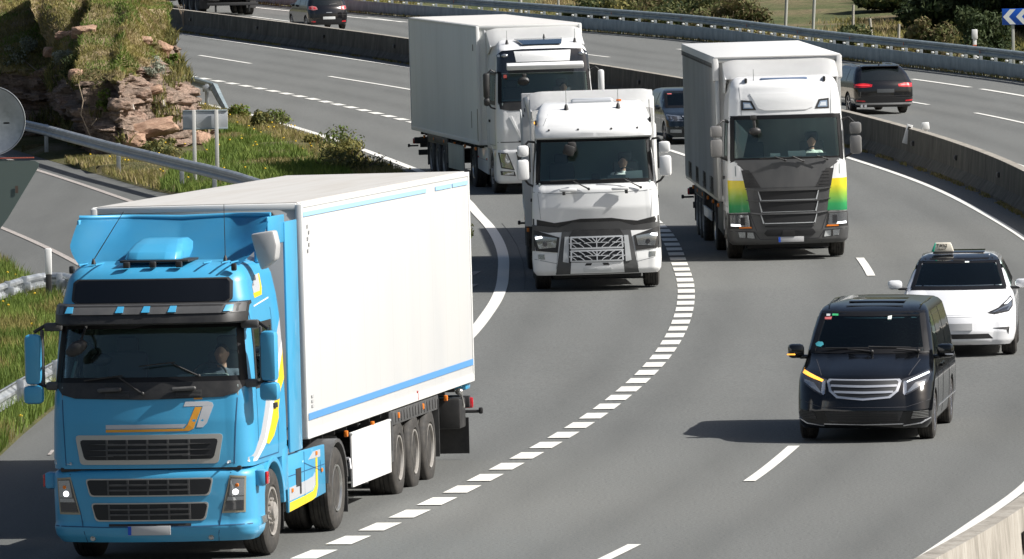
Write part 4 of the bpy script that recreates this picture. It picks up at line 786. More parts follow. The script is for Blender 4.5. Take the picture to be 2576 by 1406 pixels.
# ---------------------------------------------------------------- people seated in the cabs
def person(M,label,shirt,look=0,arms='wheel',hair=True,shirtcol=None):
    """one continuous remeshed body, seated, facing local -Y; M = matrix of the hip point"""
    def body():
        b=B(); b.ell((0,0,.12),(.17,.13,.14)); b.ell((0,.0,.30),(.165,.115,.2)); b.ell((0,.01,.45),(.19,.11,.13)); b.cap((-.17,.02,.50),(.17,.02,.50),.065,.065)
        b.cap((0,.01,.50),(0,-.01,.64),.06,.055)
        return b
    b=body()
    b.ell((0,-.02,.745),(.078,.098,.115),sub=3); b.ell((0,-.055,.70),(.055,.06,.06)); b.ell((0,-.118,.745),(.014,.022,.028)); b.ell((0,-.105,.70),(.028,.012,.010))
    for s in (-1,1): b.ell((s*.08,-.005,.75),(.012,.022,.032)); b.ell((s*.032,-.098,.775),(.016,.012,.009))
    hands=[]
    for s in (-1,1):
        if arms=='wheel': el=(s*.26,-.16,.30); ha=(s*.15,-.42,.42)
        else: el=(s*.25,-.05,.25); ha=(s*.12,-.25,.12)
        b.cap((s*.19,.02,.49),el,.055,.042); b.cap(el,ha,.042,.028)
        h=Vector(ha)+Vector((0,-.045,.01)); b.box(h,(.075,.09,.035),.015)
        for k in range(4):
            x=h.x-.028+.019*k; L=(.036,.044,.046,.038)[k]
            b.cap((x,h.y-.04,h.z+.005),(x,h.y-.04-L,h.z+.0),.0105,.0095,6); b.cap((x,h.y-.04-L,h.z),(x,h.y-.045-L*.7,h.z-.035),.0095,.008,6)
        b.cap((h.x-s*.036,h.y+.02,h.z),(h.x-s*.062,h.y-.028,h.z-.012),.013,.010,6)
        b.cap((s*.10,-.02,.08),(s*.15,-.42,.10),.085,.065); b.cap((s*.15,-.42,.10),(s*.15,-.50,-.33),.06,.045); b.box((s*.15,-.56,-.38),(.09,.24,.08),.03)
    o=obj('person',b,skin); o.matrix_world=M
    m=o.modifiers.new('r','REMESH'); m.mode='VOXEL'; m.voxel_size=.009; m.use_smooth_shade=True
    bpy.context.view_layer.update(); me=bpy.data.meshes.new_from_object(o.evaluated_get(bpy.context.evaluated_depsgraph_get())); o.modifiers.clear(); o.data=me; me.shade_smooth()
    tag(o,label,'person')
    c=B(); t=body(); 
    for v in t.bm.verts: v.co.z=v.co.z+.012 if v.co.z<.575 else .587+(v.co.z-.575)*.1
    for v in t.bm.verts: v.co.x*=1.06; v.co.y*=1.10
    for s in (-1,1):
        el=Vector((s*.26,-.16,.30)) if arms=='wheel' else Vector((s*.25,-.05,.25)); t.cap((s*.19,.02,.49),Vector((s*.19,.02,.49)).lerp(el,.62),.066,.058)
    sh=obj('shirt',t,mat('shirt_'+shirt,shirtcol or (.5,.5,.5),.9),o)
    m=sh.modifiers.new('r','REMESH'); m.mode='VOXEL'; m.voxel_size=.012; bpy.context.view_layer.update(); me=bpy.data.meshes.new_from_object(sh.evaluated_get(bpy.context.evaluated_depsgraph_get())); sh.modifiers.clear(); sh.data=me; me.shade_smooth()
    t=B()
    for s in (-1,1): t.cap((s*.10,-.02,.08),(s*.15,-.42,.10),.092,.072); t.cap((s*.15,-.42,.10),(s*.15,-.49,-.30),.068,.055)
    t.ell((0,0,.10),(.18,.14,.13)); obj('trousers',t,mat('trousers',(.03,.035,.05),.9),o)
    if hair: t=B(); t.ell((0,.012,.79),(.085,.10,.092),sub=3); bmesh.ops.bisect_plane(t.bm,geom=t.bm.verts[:]+t.bm.edges[:]+t.bm.faces[:],plane_co=(0,-.06,.79),plane_no=(0,-1,-.9),clear_outer=True); obj('hair',t,hairm,o)
    return o
# ---------------------------------------------------------------- lorry parts
def steering(par,x,y,z,r=.22,ang=35):
    b=B(); n=28; a0=math.radians(ang); pts=[Vector((x+r*math.cos(t),y+r*math.sin(t)*math.sin(a0)*1.0,z+r*math.sin(t)*math.cos(a0))) for t in [2*math.pi*k/n for k in range(n+1)]]
    b.tube(pts,.014,6); b.box((x,y+.01,z-.01),(.14,.05,.09),.02)
    for a in (0,math.pi,-math.pi/2): b.tube([(x,y,z),(x+r*math.cos(a),y+r*math.sin(a)*math.sin(a0),z+r*math.sin(a)*math.cos(a0))],.012,6)
    return obj('steering_wheel',b,blackp,par)
def interior(par,sh,z0,z1,zf,yrear,hole,col=None,floor=1.25,driver=True):
    """dark lining of the cab with seats and dashboard, seen through the windscreen"""
    ins=sh.inset(.05,z1-.06); b=ins.mesh(zr(floor,z1-.06,.08),hole=hole,caps=(1,1),res=(24,5,10,8)); obj('cab_lining',b,inter,par)
    b=B()
    f0=sh.yf(0,zf)
    b.prism([(f0+.09,zf-.35),(f0+.12,zf-.02),(f0+.30,zf+.04),(f0+.62,zf-.02),(f0+.70,zf-.16),(f0+.6,zf-.40)],'x',-1.08,1.08,.02); b.box((.55,f0+.55,zf+.02),(.62,.22,.12),.04)
    obj('dashboard',b,inter,par)
    for s in (-1,1):
        b=B(); b.box((s*.62,f0+1.35,zf-.55),(.52,.52,.16),.05); b.box((s*.62,f0+1.62,zf-.10),(.50,.14,.80),.06,Matrix.Rotation(-.12,3,'X')); b.box((s*.62,f0+1.68,zf+.38),(.28,.1,.2),.05); obj('seat',b,seatm,par)
    steering(par,.60,f0+.66,zf+.02)
def wiper(par,a,bq,c,d_,name='wiper'):
    """arm from pivot a to b, blade from c to d"""
    b=B(); b.tube([a,bq],[.016,.009],6); b.tube([c,d_],.010,6); b.ell(a,(.028,.02,.028)); return obj(name,b,blackp,par)
def mirror(par,x,y,z,w_,h,m,arm=None,dp=.16,glassm=None,rotz=0,name='mirror'):
    b=B(); b.box((0,0,0),(w_,dp,h),.055); o=obj(name,b,m,par); o.location=(x,y,z); o.rotation_euler=(0,0,rotz)
    g=B(); g.box((0,dp/2-.004,0),(w_*.66,.012,h*.74),.02); obj('mirror_glass',g,glassm or dgl,o)
    if arm:
        t=B(); 
        for pts in arm: t.tube([Vector(p)-Vector((x,y,z)) for p in pts],.022,8)
        obj('mirror_arm',t,blackp,o).rotation_euler=(0,0,-rotz)
    return o
def antenna(par,p,h,lean=(0,0),r=.006):
    b=B(); b.lathe([(0,.03),(.04,.022),(.07,.010)],p,'Z',10); b.tube([Vector(p)+Vector((0,0,.05)),Vector(p)+Vector((lean[0],lean[1],h))],[r,r*.6],5); return obj('antenna',b,blackp,par)
def trailer(root,Mt,z0,z1,hw=1.28,L=13.6,panel=boxw,roof=roofw,kind='box',side_panel=None,under=True,tz=(7.2,8.5,9.8),R=.52,stripes=True,skirt=None):
    """semi-trailer in its own frame Mt: front centre at the origin"""
    b=B(); b.prism([(-hw,z0),(hw,z0),(hw,z1-.03),(hw-.03,z1),(-hw+.03,z1),(-hw,z1-.03)],'y',0,L,.012); box=obj('trailer_box',b,panel,root,Mt)
    b=B(); b.box((0,L/2,z1+.004),(2*hw-.10,L-.08,.012),0); obj('trailer_roof',b,roof,root,Mt)
    b=B(); tr=mat('box_trim',(.55,.55,.54),.35,.6)
    for s in (-1,1):
        b.box((s*(hw-.02),-.012,(z0+z1)/2),(.09,.05,z1-z0-.02),.02); b.box((s*(hw+.004),L-.03,(z0+z1)/2),(.02,.07,z1-z0),.004)
        b.box((s*(hw+.004),L/2,z0+.05),(.016,L-.1,.10),.004); b.box((s*(hw-.0),L/2,z1-.03),(.02,L,.06),.004)
    b.box((0,-.01,z1-.04),(2*hw-.1,.04,.08),.015); b.box((0,-.01,z0+.06),(2*hw-.1,.03,.12),.01)
    obj('box_edging',b,(mat('box_trim_white',(.70,.70,.68),.45) if kind=='box' else tr),root,Mt)
    if not under: return box
    b=B()
    for s in (-.4,.4): b.box((s,L*.5,z0-.16),(.13,L-.6,.30),.01)
    for y in np.arange(.8,L-.3,.9): b.box((0,y,z0-.05),(2*hw-.2,.08,.09),.005)
    b.box((0,L-.08,z0-.28),(2*hw-.1,.12,.16),.01); b.box((0,L-.10,.55),(2.3,.10,.14),.01)
    for s in (-1,1): b.box((s*.75,L-.12,z0-.6),(.08,.08,.7),.01)
    for y in tz: b.tube([(-1,y,R),(1,y,R)],.06,10); b.box((0,y,R+.14),(1.5,.2,.12),.02)
    obj('chassis',b,chas,root,Mt)
    for y in tz:
        for s in (-1,1): wheel(root,s*(hw-.02),y,R,.385,.295,'rear' if R<.525 else 'rear',Mt)
    b=B()
    for s in (-1,1):
        b.box((s*(hw-.22),tz[-1]+R+.16,.72),(.42,.02,.78),0)
        for y in tz[:1]: b.box((s*(hw-.22),y-R-.14,.9),(.42,.02,.5),0)
        b.box((s*(hw-.04),(tz[0]+tz[-1])/2,z0-.12),(.03,tz[-1]-tz[0]+1.5,.20),.008)
        b.box((s*(hw-.04),tz[0]-R-.12,(z0+.35)/2+.1),(.05,.16,z0-.45),.01)
        for k in range(16): b.box((s*(hw-.02),tz[0]-.5+k*.24,z0-.12),(.008,.08,.13),.002,Matrix.Rotation(.25,3,'X'))
    obj('mudguard',b,greyp,root,Mt)
    b=B(); lg=[]
    for s in (-1,1): b.box((s*.95,3.0,.75),(.14,.16,.75),.01); b.box((s*.95,3.0,.36),(.24,.24,.05),.01)
    obj('landing_leg',b,chas,root,Mt)
    b=B()
    for s in (-1,1): b.box((s*.85,L-.06,z0-.33),(.5,.08,.28),.01)
    tb=objs('tail_light_box',b,blackp,root,Mt)
    for s in (-1,1):
        b=B(); b.box((s*(hw-.16),L-.04,z0-.30),(.30,.08,.15),.02); obj('tail_light',b,red,root,Mt)
        b=B(); b.tube([(s*(hw-.15),L-.1,z0-.42),(s*(hw+.07),L-.08,z0-.42)],.022,8); b.box((s*(hw+.10),L-.08,z0-.41),(.06,.06,.09),.02); obj('outline_lamp',b,blackp,root,Mt)
        for y in np.arange(1.0,L-.5,2.05):
            b=B(); b.box((s*(hw-.03),y,z0-.11),(.05,.07,.08),.012); obj('side_marker',b,amber,root,Mt)
    return box
def guards(root,Mt,z0,hw,parts,m):
    for (s,y0,y1,za,zb) in parts:
        b=B(); b.box((s*(hw-.02),(y0+y1)/2,(za+zb)/2),(.03,y1-y0,zb-za),.006); b.box((s*(hw-.02),(y0+y1)/2,zb),(.05,y1-y0+.02,.03),.008); obj('side_guard',b,m,root,Mt)
def tractor_chassis(root,yfr,yd,side_m,tank=True,hw=1.2,R=.515,len_=6.0,fair=None,rk='rear'):
    b=B()
    for s in (-1,1): b.box((s*.42,3.3,.78),(.10,5.4,.26),.01)
    b.box((0,.6,.62),(2.0,.5,.5),.05); b.box((0,3.2,.66),(1.9,2.1,.62),.05); b.box((0,.75,.40),(1.7,.3,.35),.03); b.box((0,1.6,.95),(1.5,2.0,.7),.05); b.box((0,yd,R+.1),(.35,.4,.35),.1); b.tube([(-1.,yd,R),(1.,yd,R)],.08,10); b.box((0,yd-.1,1.05),(.9,.9,.12),.03)  # includes a belly box, added to block sunlight passing underneath
    b.box((0,yd+.75,.85),(1.9,.08,.12),.01); b.box((0,1.3,.48),(2.2,.15,.15),.02)
    obj('chassis',b,chas,root)
    for s in (-1,1):
        wheel(root,s*(hw+.005),yfr,R,.315,.29,'front'); wheel(root,s*(hw+.03),yd,R,.30,.29,rk,rimm=True,m=(alu if rk=='rear' else None)); wheel(root,s*(hw-.31),yd,R,.29,.29,'rear',rimm=False)
    for s in (-1,1):
        b=B(); n=14; pr=[]
        for k in range(n+1): a=math.radians(8+164*k/n); pr.append((yd-math.cos(a)*(R+.09),R+.02+math.sin(a)*(R+.08)))
        inn=[(yd+(p-yd)*.93,R+(q-R)*.93) for p,q in pr][::-1]; b.prism(pr+inn,'x',s*(hw-.62),s*(hw+.04)); b.box((s*(hw-.28),yd+R+.12,.42),(.6,.02,.5),0); obj('mudguard',b,greyp,root)
        b=B(); b.box((s*(hw-.18),yfr+R+.13,.52),(.34,.02,.55),0); obj('mud_flap',b,blackp,root)
def fender(root,yfr,R,hw,z,m,r0=.085):
    for s in (-1,1):
        b=B(); n=16; o_=[];i_=[]
        for k in range(n+1):
            a=math.radians(0+180*k/n); o_.append((yfr-math.cos(a)*(R+r0+.06),R+.06+math.sin(a)*(R+r0))); i_.append((yfr-math.cos(a)*(R+.05),R+.06+math.sin(a)*(R+.02)))
        b.prism(o_+i_[::-1],'x',s*(hw-.30),s*(hw+.025),.012); obj('wheel_arch',b,m,root)
def cab_windows(root,sh,ywin,zwin,m=None):
    """side glass and its black frame"""
    for s in (-1,1):
        y0,y1=ywin; z0,z1=zwin; D=sh.D(s)
        b=B()
        for poly in (rect(y0-.03,z0-.16,y1+.04,z0-.06),rect(y0-.03,z1-.04,y1+.04,z1+.03),rect(y0-.03,z0-.06,y0+.05,z1-.04),rect(y1-.05,z0-.06,y1+.04,z1-.04)): b.patch(poly,D,.008,.12)
        fr_=obj('door_window',b,blackp,root)
        b=B(); b.patch(rect(y0,z0-.10,y1,z1),D,.004,.12); obj('pane',b,gl,fr_)
def door_lines(root,sh,y0,y1,z0,z1,m):
    for s in (-1,1):
        b=B()
        for poly in (rect(y0-.008,z0,y0+.008,z1),rect(y1-.008,z0,y1+.008,z1),rect(y0,z0-.008,y1,z0+.008)): b.patch(poly,sh.D(s),.0025,.15)
        obj('door_seam',b,m,root)
        b=B(); b.patch(rect(y1-.26,z0+.55,y1-.10,z0+.61),sh.D(s),.03,.1); obj('door_handle',b,blackp,root)
seam=mat('seam',(.03,.03,.035),.8); bluesm=mat('seam_blue',(.02,.09,.19),.7); wsm=mat('seam_grey',(.25,.26,.27),.7)
def line(b,f,pts,wd=.010,th=.003):
    for (x0,z0),(x1,z1) in zip(pts,pts[1:]):
        L=math.hypot(x1-x0,z1-z0); nx,nz_=-(z1-z0)/L*wd/2,(x1-x0)/L*wd/2; b.patch([(x0+nx,z0+nz_),(x1+nx,z1+nz_),(x1-nx,z1-nz_),(x0-nx,z0-nz_)],f,th,.09)
def windscreen(root,sh,x0,z0,x1,z1,frit=.05,top=.05,bot=.10,xw=None):
    """glass with a printed black edge; x narrows from x0 (bottom) to x1 (top)"""
    F_=sh.F(); b=B(); b.patch([(-x0,z0),(x0,z0),(x1,z1),(-x1,z1)],F_,.006,.08); g=obj('windscreen',b,gl,root)
    b=B(); e=.03
    b.patch([(-x0-e,z0-e),(x0+e,z0-e),(x0-frit*.2,z0+bot),(-x0+frit*.2,z0+bot)],F_,.009,.08); b.patch([(-x1,z1-top),(x1,z1-top),(x1+e,z1+e),(-x1-e,z1+e)],F_,.009,.08)
    for s in (1,-1):
        p=[(x0-frit,z0),(x0+e,z0),(x1+e,z1),(x1-frit,z1)]; b.patch(p if s>0 else mir(p),F_,.009,.05)
    obj('black_edge',b,MATS['glass_edge_print'],g); return g
def hole_fn(x0,z0,x1,z1,ymax,m=.03,side=None):
    def h(x,y,z):
        if side and abs(x)>.55 and side[0]<y<side[1] and side[2]<z<side[3]: return True
        if z<z0+m or z>z1-m or y>ymax: return False
        t=(z-z0)/(z1-z0); return abs(x)<x0+(x1-x0)*t-m
    return h
def seatpos(root,x,y,z,rz=0): bpy.context.view_layer.update(); return root.matrix_world@Matrix.Translation((x,y,z))@Matrix.Rotation(rz,4,'Z')
def rmat(root,X,Y,psi,lean=0,pit=0):
    """matrix of a trailer frame in root space from its world place"""
    bpy.context.view_layer.update()
    W=Matrix.Translation((X,Y,gz(Y)+.004))@Matrix.Rotation(math.atan(gs(Y))+math.radians(pit),4,'X')@Matrix.Rotation(-math.radians(psi),4,'Z')@Matrix.Rotation(-math.radians(lean),4,'Y')
    return root.matrix_world.inverted()@W
# ================================================================ blue lorry
def blue_lorry():
    r=place('articulated_lorry',-4.35,98.75,10.6,.45,'bright blue lorry with yellow and white stripes pulling a white box trailer with blue lines','lorry')
    sh=Shell([(1.14,1.215,.03,.10,.26,2.25,.08),(1.3,1.225,.02,.11,.27,2.25,.08),(1.7,1.22,.03,.11,.28,2.25,.08),(2.0,1.21,.07,.11,.28,2.25,.08),(2.12,1.205,.10,.11,.28,2.25,.08),(2.5,1.19,.20,.11,.27,2.25,.08),(2.84,1.17,.29,.11,.26,2.25,.08),(3.1,1.14,.35,.10,.26,2.25,.10),(3.35,1.09,.43,.10,.26,2.25,.12),(3.44,1.05,.50,.10,.26,2.24,.14),(3.50,1.0,.60,.09,.26,2.22,.16),(3.535,.93,.76,.08,.24,2.2,.16),(3.56,.84,1.0,.06,.2,2.15,.16)])
    wx0,wz0,wx1,wz1=1.14,2.12,1.07,2.84; hole=hole_fn(wx0,wz0,wx1,wz1,.62,side=(.66,1.60,2.10,2.76))
    b=sh.mesh(zr(1.14,3.56,.035),hole=hole,res=(34,7,22,8)); obj('cab_body',b,blue,r,smooth=40)
    interior(r,sh,1.14,3.4,2.14,2.2,hole_fn(wx0+.05,wz0-.05,wx1+.05,wz1+.05,.75,0,side=(.62,1.64,2.06,2.80))); windscreen(r,sh,wx0,wz0,wx1,wz1)
    F_=sh.F(); f=lambda n,p,m,o=.006,st=.07: obj(n,B().patch(p,F_,o,st),m,r)
    # cowl panel below the screen
    f('cowl_panel',[(-1.13,2.10),(-1.06,2.02),(-.9,1.975),(0,1.955),(.9,1.975),(1.06,2.02),(1.13,2.10),(1.15,2.16),(-1.15,2.16)],blackp,.012)
    b=B(); 
    for x0 in (-.52,.35):
        for k in range(5): b.patch(rect(x0,1.99+.016*k,x0+.30,1.996+.016*k),F_,.022,.1)
    objs('vent_grille',b,greyp,r)
    b=B()
    for x0 in (-.58,.32): b.cap((x0,sh.yf(x0,2.07)-.05,2.075),(x0+.25,sh.yf(x0+.25,2.07)-.05,2.085),.026,.026)
    objs('grab_handle',b,greyp,r)
    # wipers
    for px,tx in ((-.05,-.36),(.82,.45)):
        yy=lambda x,z:sh.yf(x,z)-.045
        wiper(r,(px,yy(px,2.02),2.03),(tx,yy(tx,2.22),2.235),(tx-.42,yy(max(-1,tx-.42),2.16),2.19),(tx+.06,yy(tx,2.2),2.245))
    # dark upper window
    f('upper_window_frame',[(-.93,3.085),(.93,3.085),(.98,3.12),(.97,3.33),(.92,3.375),(-.92,3.375),(-.97,3.33),(-.98,3.12)],blackp,.010)
    f('upper_window',[(-.90,3.10),(.90,3.10),(.95,3.13),(.94,3.32),(.90,3.36),(-.90,3.36),(-.94,3.32),(-.95,3.13)],mat('upper_glass',(.006,.007,.009),.12),.016)
    # sun visor
    b=B(); rings=[]
    for k in range(-14,15):
        x=1.17*k/14; c=abs(x)/1.17; yb=.11*c*c+ (.0 if c<.8 else (c-.8)**2*7.0)
        pr=[(.24+yb,3.095),(.10+yb,3.075),(.02+yb,2.99),(-.01+yb,2.865),(.03+yb,2.845),(.07+yb,2.86),(.10+yb,2.97),(.16+yb,3.04),(.27+yb,3.06)]
        rings.append([b.bm.verts.new((x,p,q)) for p,q in pr])
    for A,C in zip(rings,rings[1:]):
        for i in range(9): b.bm.faces.new((A[i],C[i],C[(i+1)%9],A[(i+1)%9]))
    b.bm.faces.new(rings[0]); b.bm.faces.new(rings[-1][::-1]); vis=obj('sun_visor',b,blackp,r)
    b=B()
    def VF(x,z,o):
        c=abs(x)/1.17; yb=.11*c*c+(.0 if c<.8 else (c-.8)**2*7.0); t=(z-2.97)/.12; return (x,.015+yb+.22*max(0,t)**1.3*.55-o-.0,z+.0)
    b.patch(rect(-1.16,2.975,1.16,3.085),VF,.012,.08); obj('visor_panel',b,anth,vis)
    b=B()
    for x in (-.93,-.30,.02,.34,1.0): b.patch([(x-.05,2.995),(x+.045,2.995),(x+.045,3.065),(x-.03,3.065)],VF,.030,.1)
    objs('visor_lamp',b,blue,vis)
    # roof markers, horns of light
    for x in (-.32,0,.32): b=B(); b.box((x,.56,3.535),(.075,.07,.075),.012); obj('roof_lamp',b,blackp,r)
    for x in (-1.0,.98): b=B(); b.box((x,.60,3.49),(.06,.07,.09),.015); obj('roof_lamp',b,blackp,r)
    b=B()
    for x in (-.70,-.9,.62,.84,.95): b.box((x,1.0,3.545),(.02,.9,.018),.006)
    objs('roof_rib',b,blue,r)
    antenna(r,(-.78,.80,3.54),.62,(.36,.1),.007); antenna(r,(.80,.95,3.545),.68,(.0,0))
    # air conditioning unit
    b=B(); rs=[]
    for z,w_,y0,y1 in ((3.55,.37,.68,1.7),(3.60,.41,.66,1.7),(3.70,.40,.74,1.7),(3.80,.35,.98,1.7),(3.86,.29,1.2,1.65)):
        rs.append([b.bm.verts.new((w_*.84*sx-.05,yy_,3.55+(z-3.55)*.85)) for sx,yy_ in ((-1,y1),(-1,y0+.14),(-.86,y0+.04),(-.5,y0),(.5,y0),(.86,y0+.04),(1,y0+.14),(1,y1))])
    for A,C in zip(rs,rs[1:]):
        for i in range(8): b.bm.faces.new((A[i],A[(i+1)%8],C[(i+1)%8],C[i]))
    b.bm.faces.new(rs[-1]); b.bm.faces.new(rs[0][::-1]); bmesh.ops.bevel(b.bm,geom=b.bm.edges[:],offset=.012,segments=2,profile=.5,affect='EDGES'); ac=obj('roof_cooler',b,blue,r,smooth=60)
    b=B(); b.box((0,1.1,3.572),(.84,.95,.03),.01); obj('rubber_foot',b,blackp,ac)
    # roof spoiler : concave blade with side wings
    b=B(); NX,NZ=56,16; g=[]
    for i in range(NX+1):
        x=-1.16+2.36*i/NX; c=abs(x-.02)/1.18; col=[]
        for j in range(NZ+1):
            t=j/NZ; zb=3.50 if c<.75 else 3.50+(c-.75)*.25; zt=4.035+.03*c; z=zb+(zt-zb)*t
            y=.98+1.12*t+ .10*math.sin(t*3.14)*(1-c)
            wg=max(0,min(1,(c-.50)/.50)); wing=wg*wg*(3-2*wg); y-=.38*wing*(.45+.55*math.sin(min(1,t*1.15)*1.6)); z-=.10*wing*(1-t); y+=.10*math.sin(t*3.14)*(1-c)
            col.append(b.bm.verts.new((x*(1-.22*max(0,1-t/.5)**1.4),y,z)))
        g.append(col)
    for i in range(NX):
        for j in range(NZ): b.bm.faces.new((g[i][j],g[i+1][j],g[i+1][j+1],g[i][j+1]))
    ret=bmesh.ops.solidify(b.bm,geom=b.bm.faces[:],thickness=-.03)
    b.tube([(-1.16+2.36*i/40,(2.10-.38*((lambda q:q*q*(3-2*q))(max(0,min(1,(abs(-1.18+2.36*i/40)/1.18-.5)/.5))))-.012),4.035+.03*abs(-1.18+2.36*i/40)/1.18) for i in range(41)],.028,8)
    for s in (-1,1): b.box((s*1.18+.02,1.95,3.87),(.035,.75,.34),.014,Matrix.Rotation(-.05*s,3,'Z')); b.box((s*1.02,1.95,3.60),(.05,.6,.22),.02)
    obj('roof_spoiler',b,blue,r,smooth=50)
    # grey cone by the spoiler
    b=B(); b.prism([(1.10,3.86),(1.38,3.90),(1.42,3.72),(1.40,3.55),(1.22,3.42),(1.16,3.60)],'y',1.0,1.25,.03); obj('horn_cover',b,mat('light_grey_plastic',(.42,.42,.42),.5),r)
    for v in r.children[-1].data.vertices: v.co.x=1.02+(v.co.x-1.26)*.9; v.co.z=3.50+(v.co.z-3.66)*.78
    # bonnet face
    f('bonnet_seam',[(-1.03,1.18),(-1.02,1.18),(-1.06,1.96),(-1.07,1.96)],bluesm,.003); f('bonnet_seam',[(1.02,1.18),(1.03,1.18),(1.07,1.96),(1.06,1.96)],bluesm,.003)
    # stripe emblem on the front
    sil=mat('silver_stripe',(.50,.51,.53),.4)
    f('front_stripe',[(-.51,1.614),(.43,1.618),(.475,1.662),(-.51,1.662)],sil,.004,.3)
    b=B(); b.patch([(.44,1.87),(.62,1.87),(.72,1.925),(.46,1.925)],F_,.004,.3); b.patch([(.59,1.62),(.665,1.62),(.715,1.67),(.79,1.875),(.665,1.868)],F_,.004,.3); b.patch([(.62,1.87),(.79,1.875),(.775,1.91),(.72,1.925)],F_,.004,.3); obj('front_stripe',b,sil,r)
    b=B(); b.patch([(-.51,1.574),(.50,1.580),(.45,1.608),(-.51,1.606)],F_,.0045,.3); b.patch([(.50,1.580),(.555,1.605),(.49,1.66),(.45,1.608)],F_,.0045,.3); b.patch([(.555,1.605),(.655,1.86),(.575,1.86),(.49,1.66)],F_,.0045,.3); obj('front_stripe',b,orgp,r)
    f('front_badge',rect(.56,1.95,.66,1.97),orgp,.004)
    # main grille
    def grille(x0,x1,z0,z1,inx,rows,cols,F__,par=r,fr=.035,out=.012,sl=0,chromeb=True):
        P0=[(-x0,z1),(-x0+sl,z0),(x0-sl,z0),(x0,z1)]
        cxn=lambda p,d:[(x*(1-d/abs(x)) ,z+(d if z<(z0+z1)/2 else -d)) for x,z in p]
        def rnd(p,rr=.04):
            o=[]; n=len(p)
            for i in range(n):
                a=Vector(p[i-1]);c=Vector(p[i]);e=Vector(p[(i+1)%n]); o+= [tuple(c+(a-c).normalized()*rr),tuple(c+((a-c).normalized()+(e-c).normalized())*rr*.28),tuple(c+(e-c).normalized()*rr)]
            return o
        b=B().patch(rnd(P0),F__,out,.08); q=obj('grille',b,mat('grille_rim',(.50,.49,.46),.35,.5) if chromeb else blackp,par)
        b=B().patch(rnd(cxn(P0,fr)),F__,out+.004,.08); obj('grille_panel',b,mat('grille_dark',(.012,.013,.015),.5),q)
        b=B()
        for k in range(1,rows+1):
            z=z0+fr+(z1-z0-2*fr)*k/(rows+1); b.patch(rect(-inx,z-.011,inx,z+.011),F__,out+.022,.12)
        for k in range(cols+1):
            x=-inx+2*inx*k/cols; b.patch(rect(x-.012,z0+fr,x+.012,z1-fr),F__,out+.014,.2)
        obj('grille_bars',b,greyp,q); return q
    grille(.90,.90,1.19,1.54,.50,3,4,F_,sl=.06,fr=.055)
    b=B()
    for z in (1.29,1.36,1.43): 
        for s in (-1,1): b.patch([(s*.42,z-.006),(s*.76,z),(s*.42,z+.010)] ,F_,.03,.1)
    obj('grille_spear',b,anth,r)
    # side stripes on the cab
    for s in (-1,1):
        D=sh.D(s)
        obj('side_stripe',B().patch([(.05,1.20),(.30,1.26),(.75,1.50),(1.0,1.75),(1.45,2.25),(1.95,2.62),(2.2,2.80),(2.2,2.5),(1.9,2.3),(1.5,1.95),(1.25,1.68),(.95,1.40),(.5,1.22)],D,.003,.12),greyst,r)
        obj('side_stripe',B().patch([(.05,1.19),(.5,1.24),(.95,1.43),(1.25,1.72),(1.5,1.98),(1.9,2.33),(2.2,2.52),(2.2,2.40),(1.95,2.2),(1.6,1.88),(1.3,1.58),(1.0,1.36),(.5,1.19)],D,.005,.12),mat('white_stripe',(.75,.75,.74),.4),r)
        obj('side_stripe',B().patch([(1.02,1.36),(1.3,1.58),(1.6,1.88),(1.95,2.2),(2.2,2.42),(2.2,2.08),(1.95,1.95),(1.75,1.72),(1.75,1.62),(1.45,1.42),(1.15,1.34)],D,.006,.12),yelp,r)
        obj('side_emblem',B().patch([(.95,3.10),(1.38,3.12),(1.46,3.20),(1.50,3.37),(1.43,3.37),(1.38,3.22),(1.33,3.17),(.95,3.16)],D,.003,.12),yelp,r)
        obj('side_emblem',B().patch([(.95,3.16),(1.30,3.17),(1.37,3.22),(1.42,3.37),(1.2,3.36),(1.18,3.30),(1.27,3.30),(1.25,3.25),(.95,3.24)],D,.005,.12),greyst,r)
        obj('side_line',B().patch([(.85,3.00),(1.7,3.06),(1.7,3.075),(.85,3.015)],D,.004,.2),mat('white_stripe',(.75,.75,.74),.4),r)
        obj('air_deflector',B().box((s*1.235,2.62,2.55),(.03,.70,2.8),.012),blue,r)
    cab_windows(r,sh,(.62,1.62),(2.2,2.78)); door_lines(r,sh,.60,1.72,1.2,2.95,bluesm)
    # lower cab behind the wheel and arches
    b=B(); 
    for s in (-1,1): b.box((s*1.13,2.10,.98),(.18,.34,.55),.03); b.box((s*1.10,.95,1.12),(.2,.5,.12),.03)
    objs('cab_skirt',b,blue,r); fender(r,1.4,.515,1.2,0,blue)
    # bumper
    bs=Shell([(.26,1.16,.10,.13,.24,.80,.05),(.34,1.225,.035,.13,.26,.82,.05),(.44,1.245,.0,.13,.28,.84,.05),(.5,1.235,.02,.13,.28,.84,.05),(.8,1.235,.0,.12,.28,.86,.05),(1.04,1.235,-.01,.12,.28,.88,.05),(1.10,1.22,.02,.12,.28,.9,.05),(1.12,1.19,.05,.12,.28,.9,.05)])
    obj('bumper',bs.mesh(zr(.26,1.12,.03),res=(30,7,8,8)),blue,r,smooth=40); G=bs.F(); g=lambda n,p,m,o=.006,st=.07,par=r: obj(n,B().patch(p,G,o,st),m,par)
    b=B(); b.box((0,.50,1.13),(2.2,.7,.05),.01); obj('bumper_gap',b,blackp,r)
    grille(.78,.78,.81,1.025,.49,2,4,G,sl=.05,fr=.016); grille(.72,.72,.515,.735,.49,2,4,G,sl=.05,fr=.016)
    g('bumper_slot',rect(-.50,.455,.50,.485),blackp,.006); b=B(); line(b,G,[(-1.2,.46),(-.52,.445),(.52,.445),(1.2,.46)],.012); line(b,G,[(-.80,.26),(-.86,.62),(-.98,1.08)],.010); line(b,G,[(.80,.26),(.86,.62),(.98,1.08)],.010); obj('bumper_seam',b,bluesm,r)
    plate(r,.0,.405,bs.yf(0,.4)-.02)
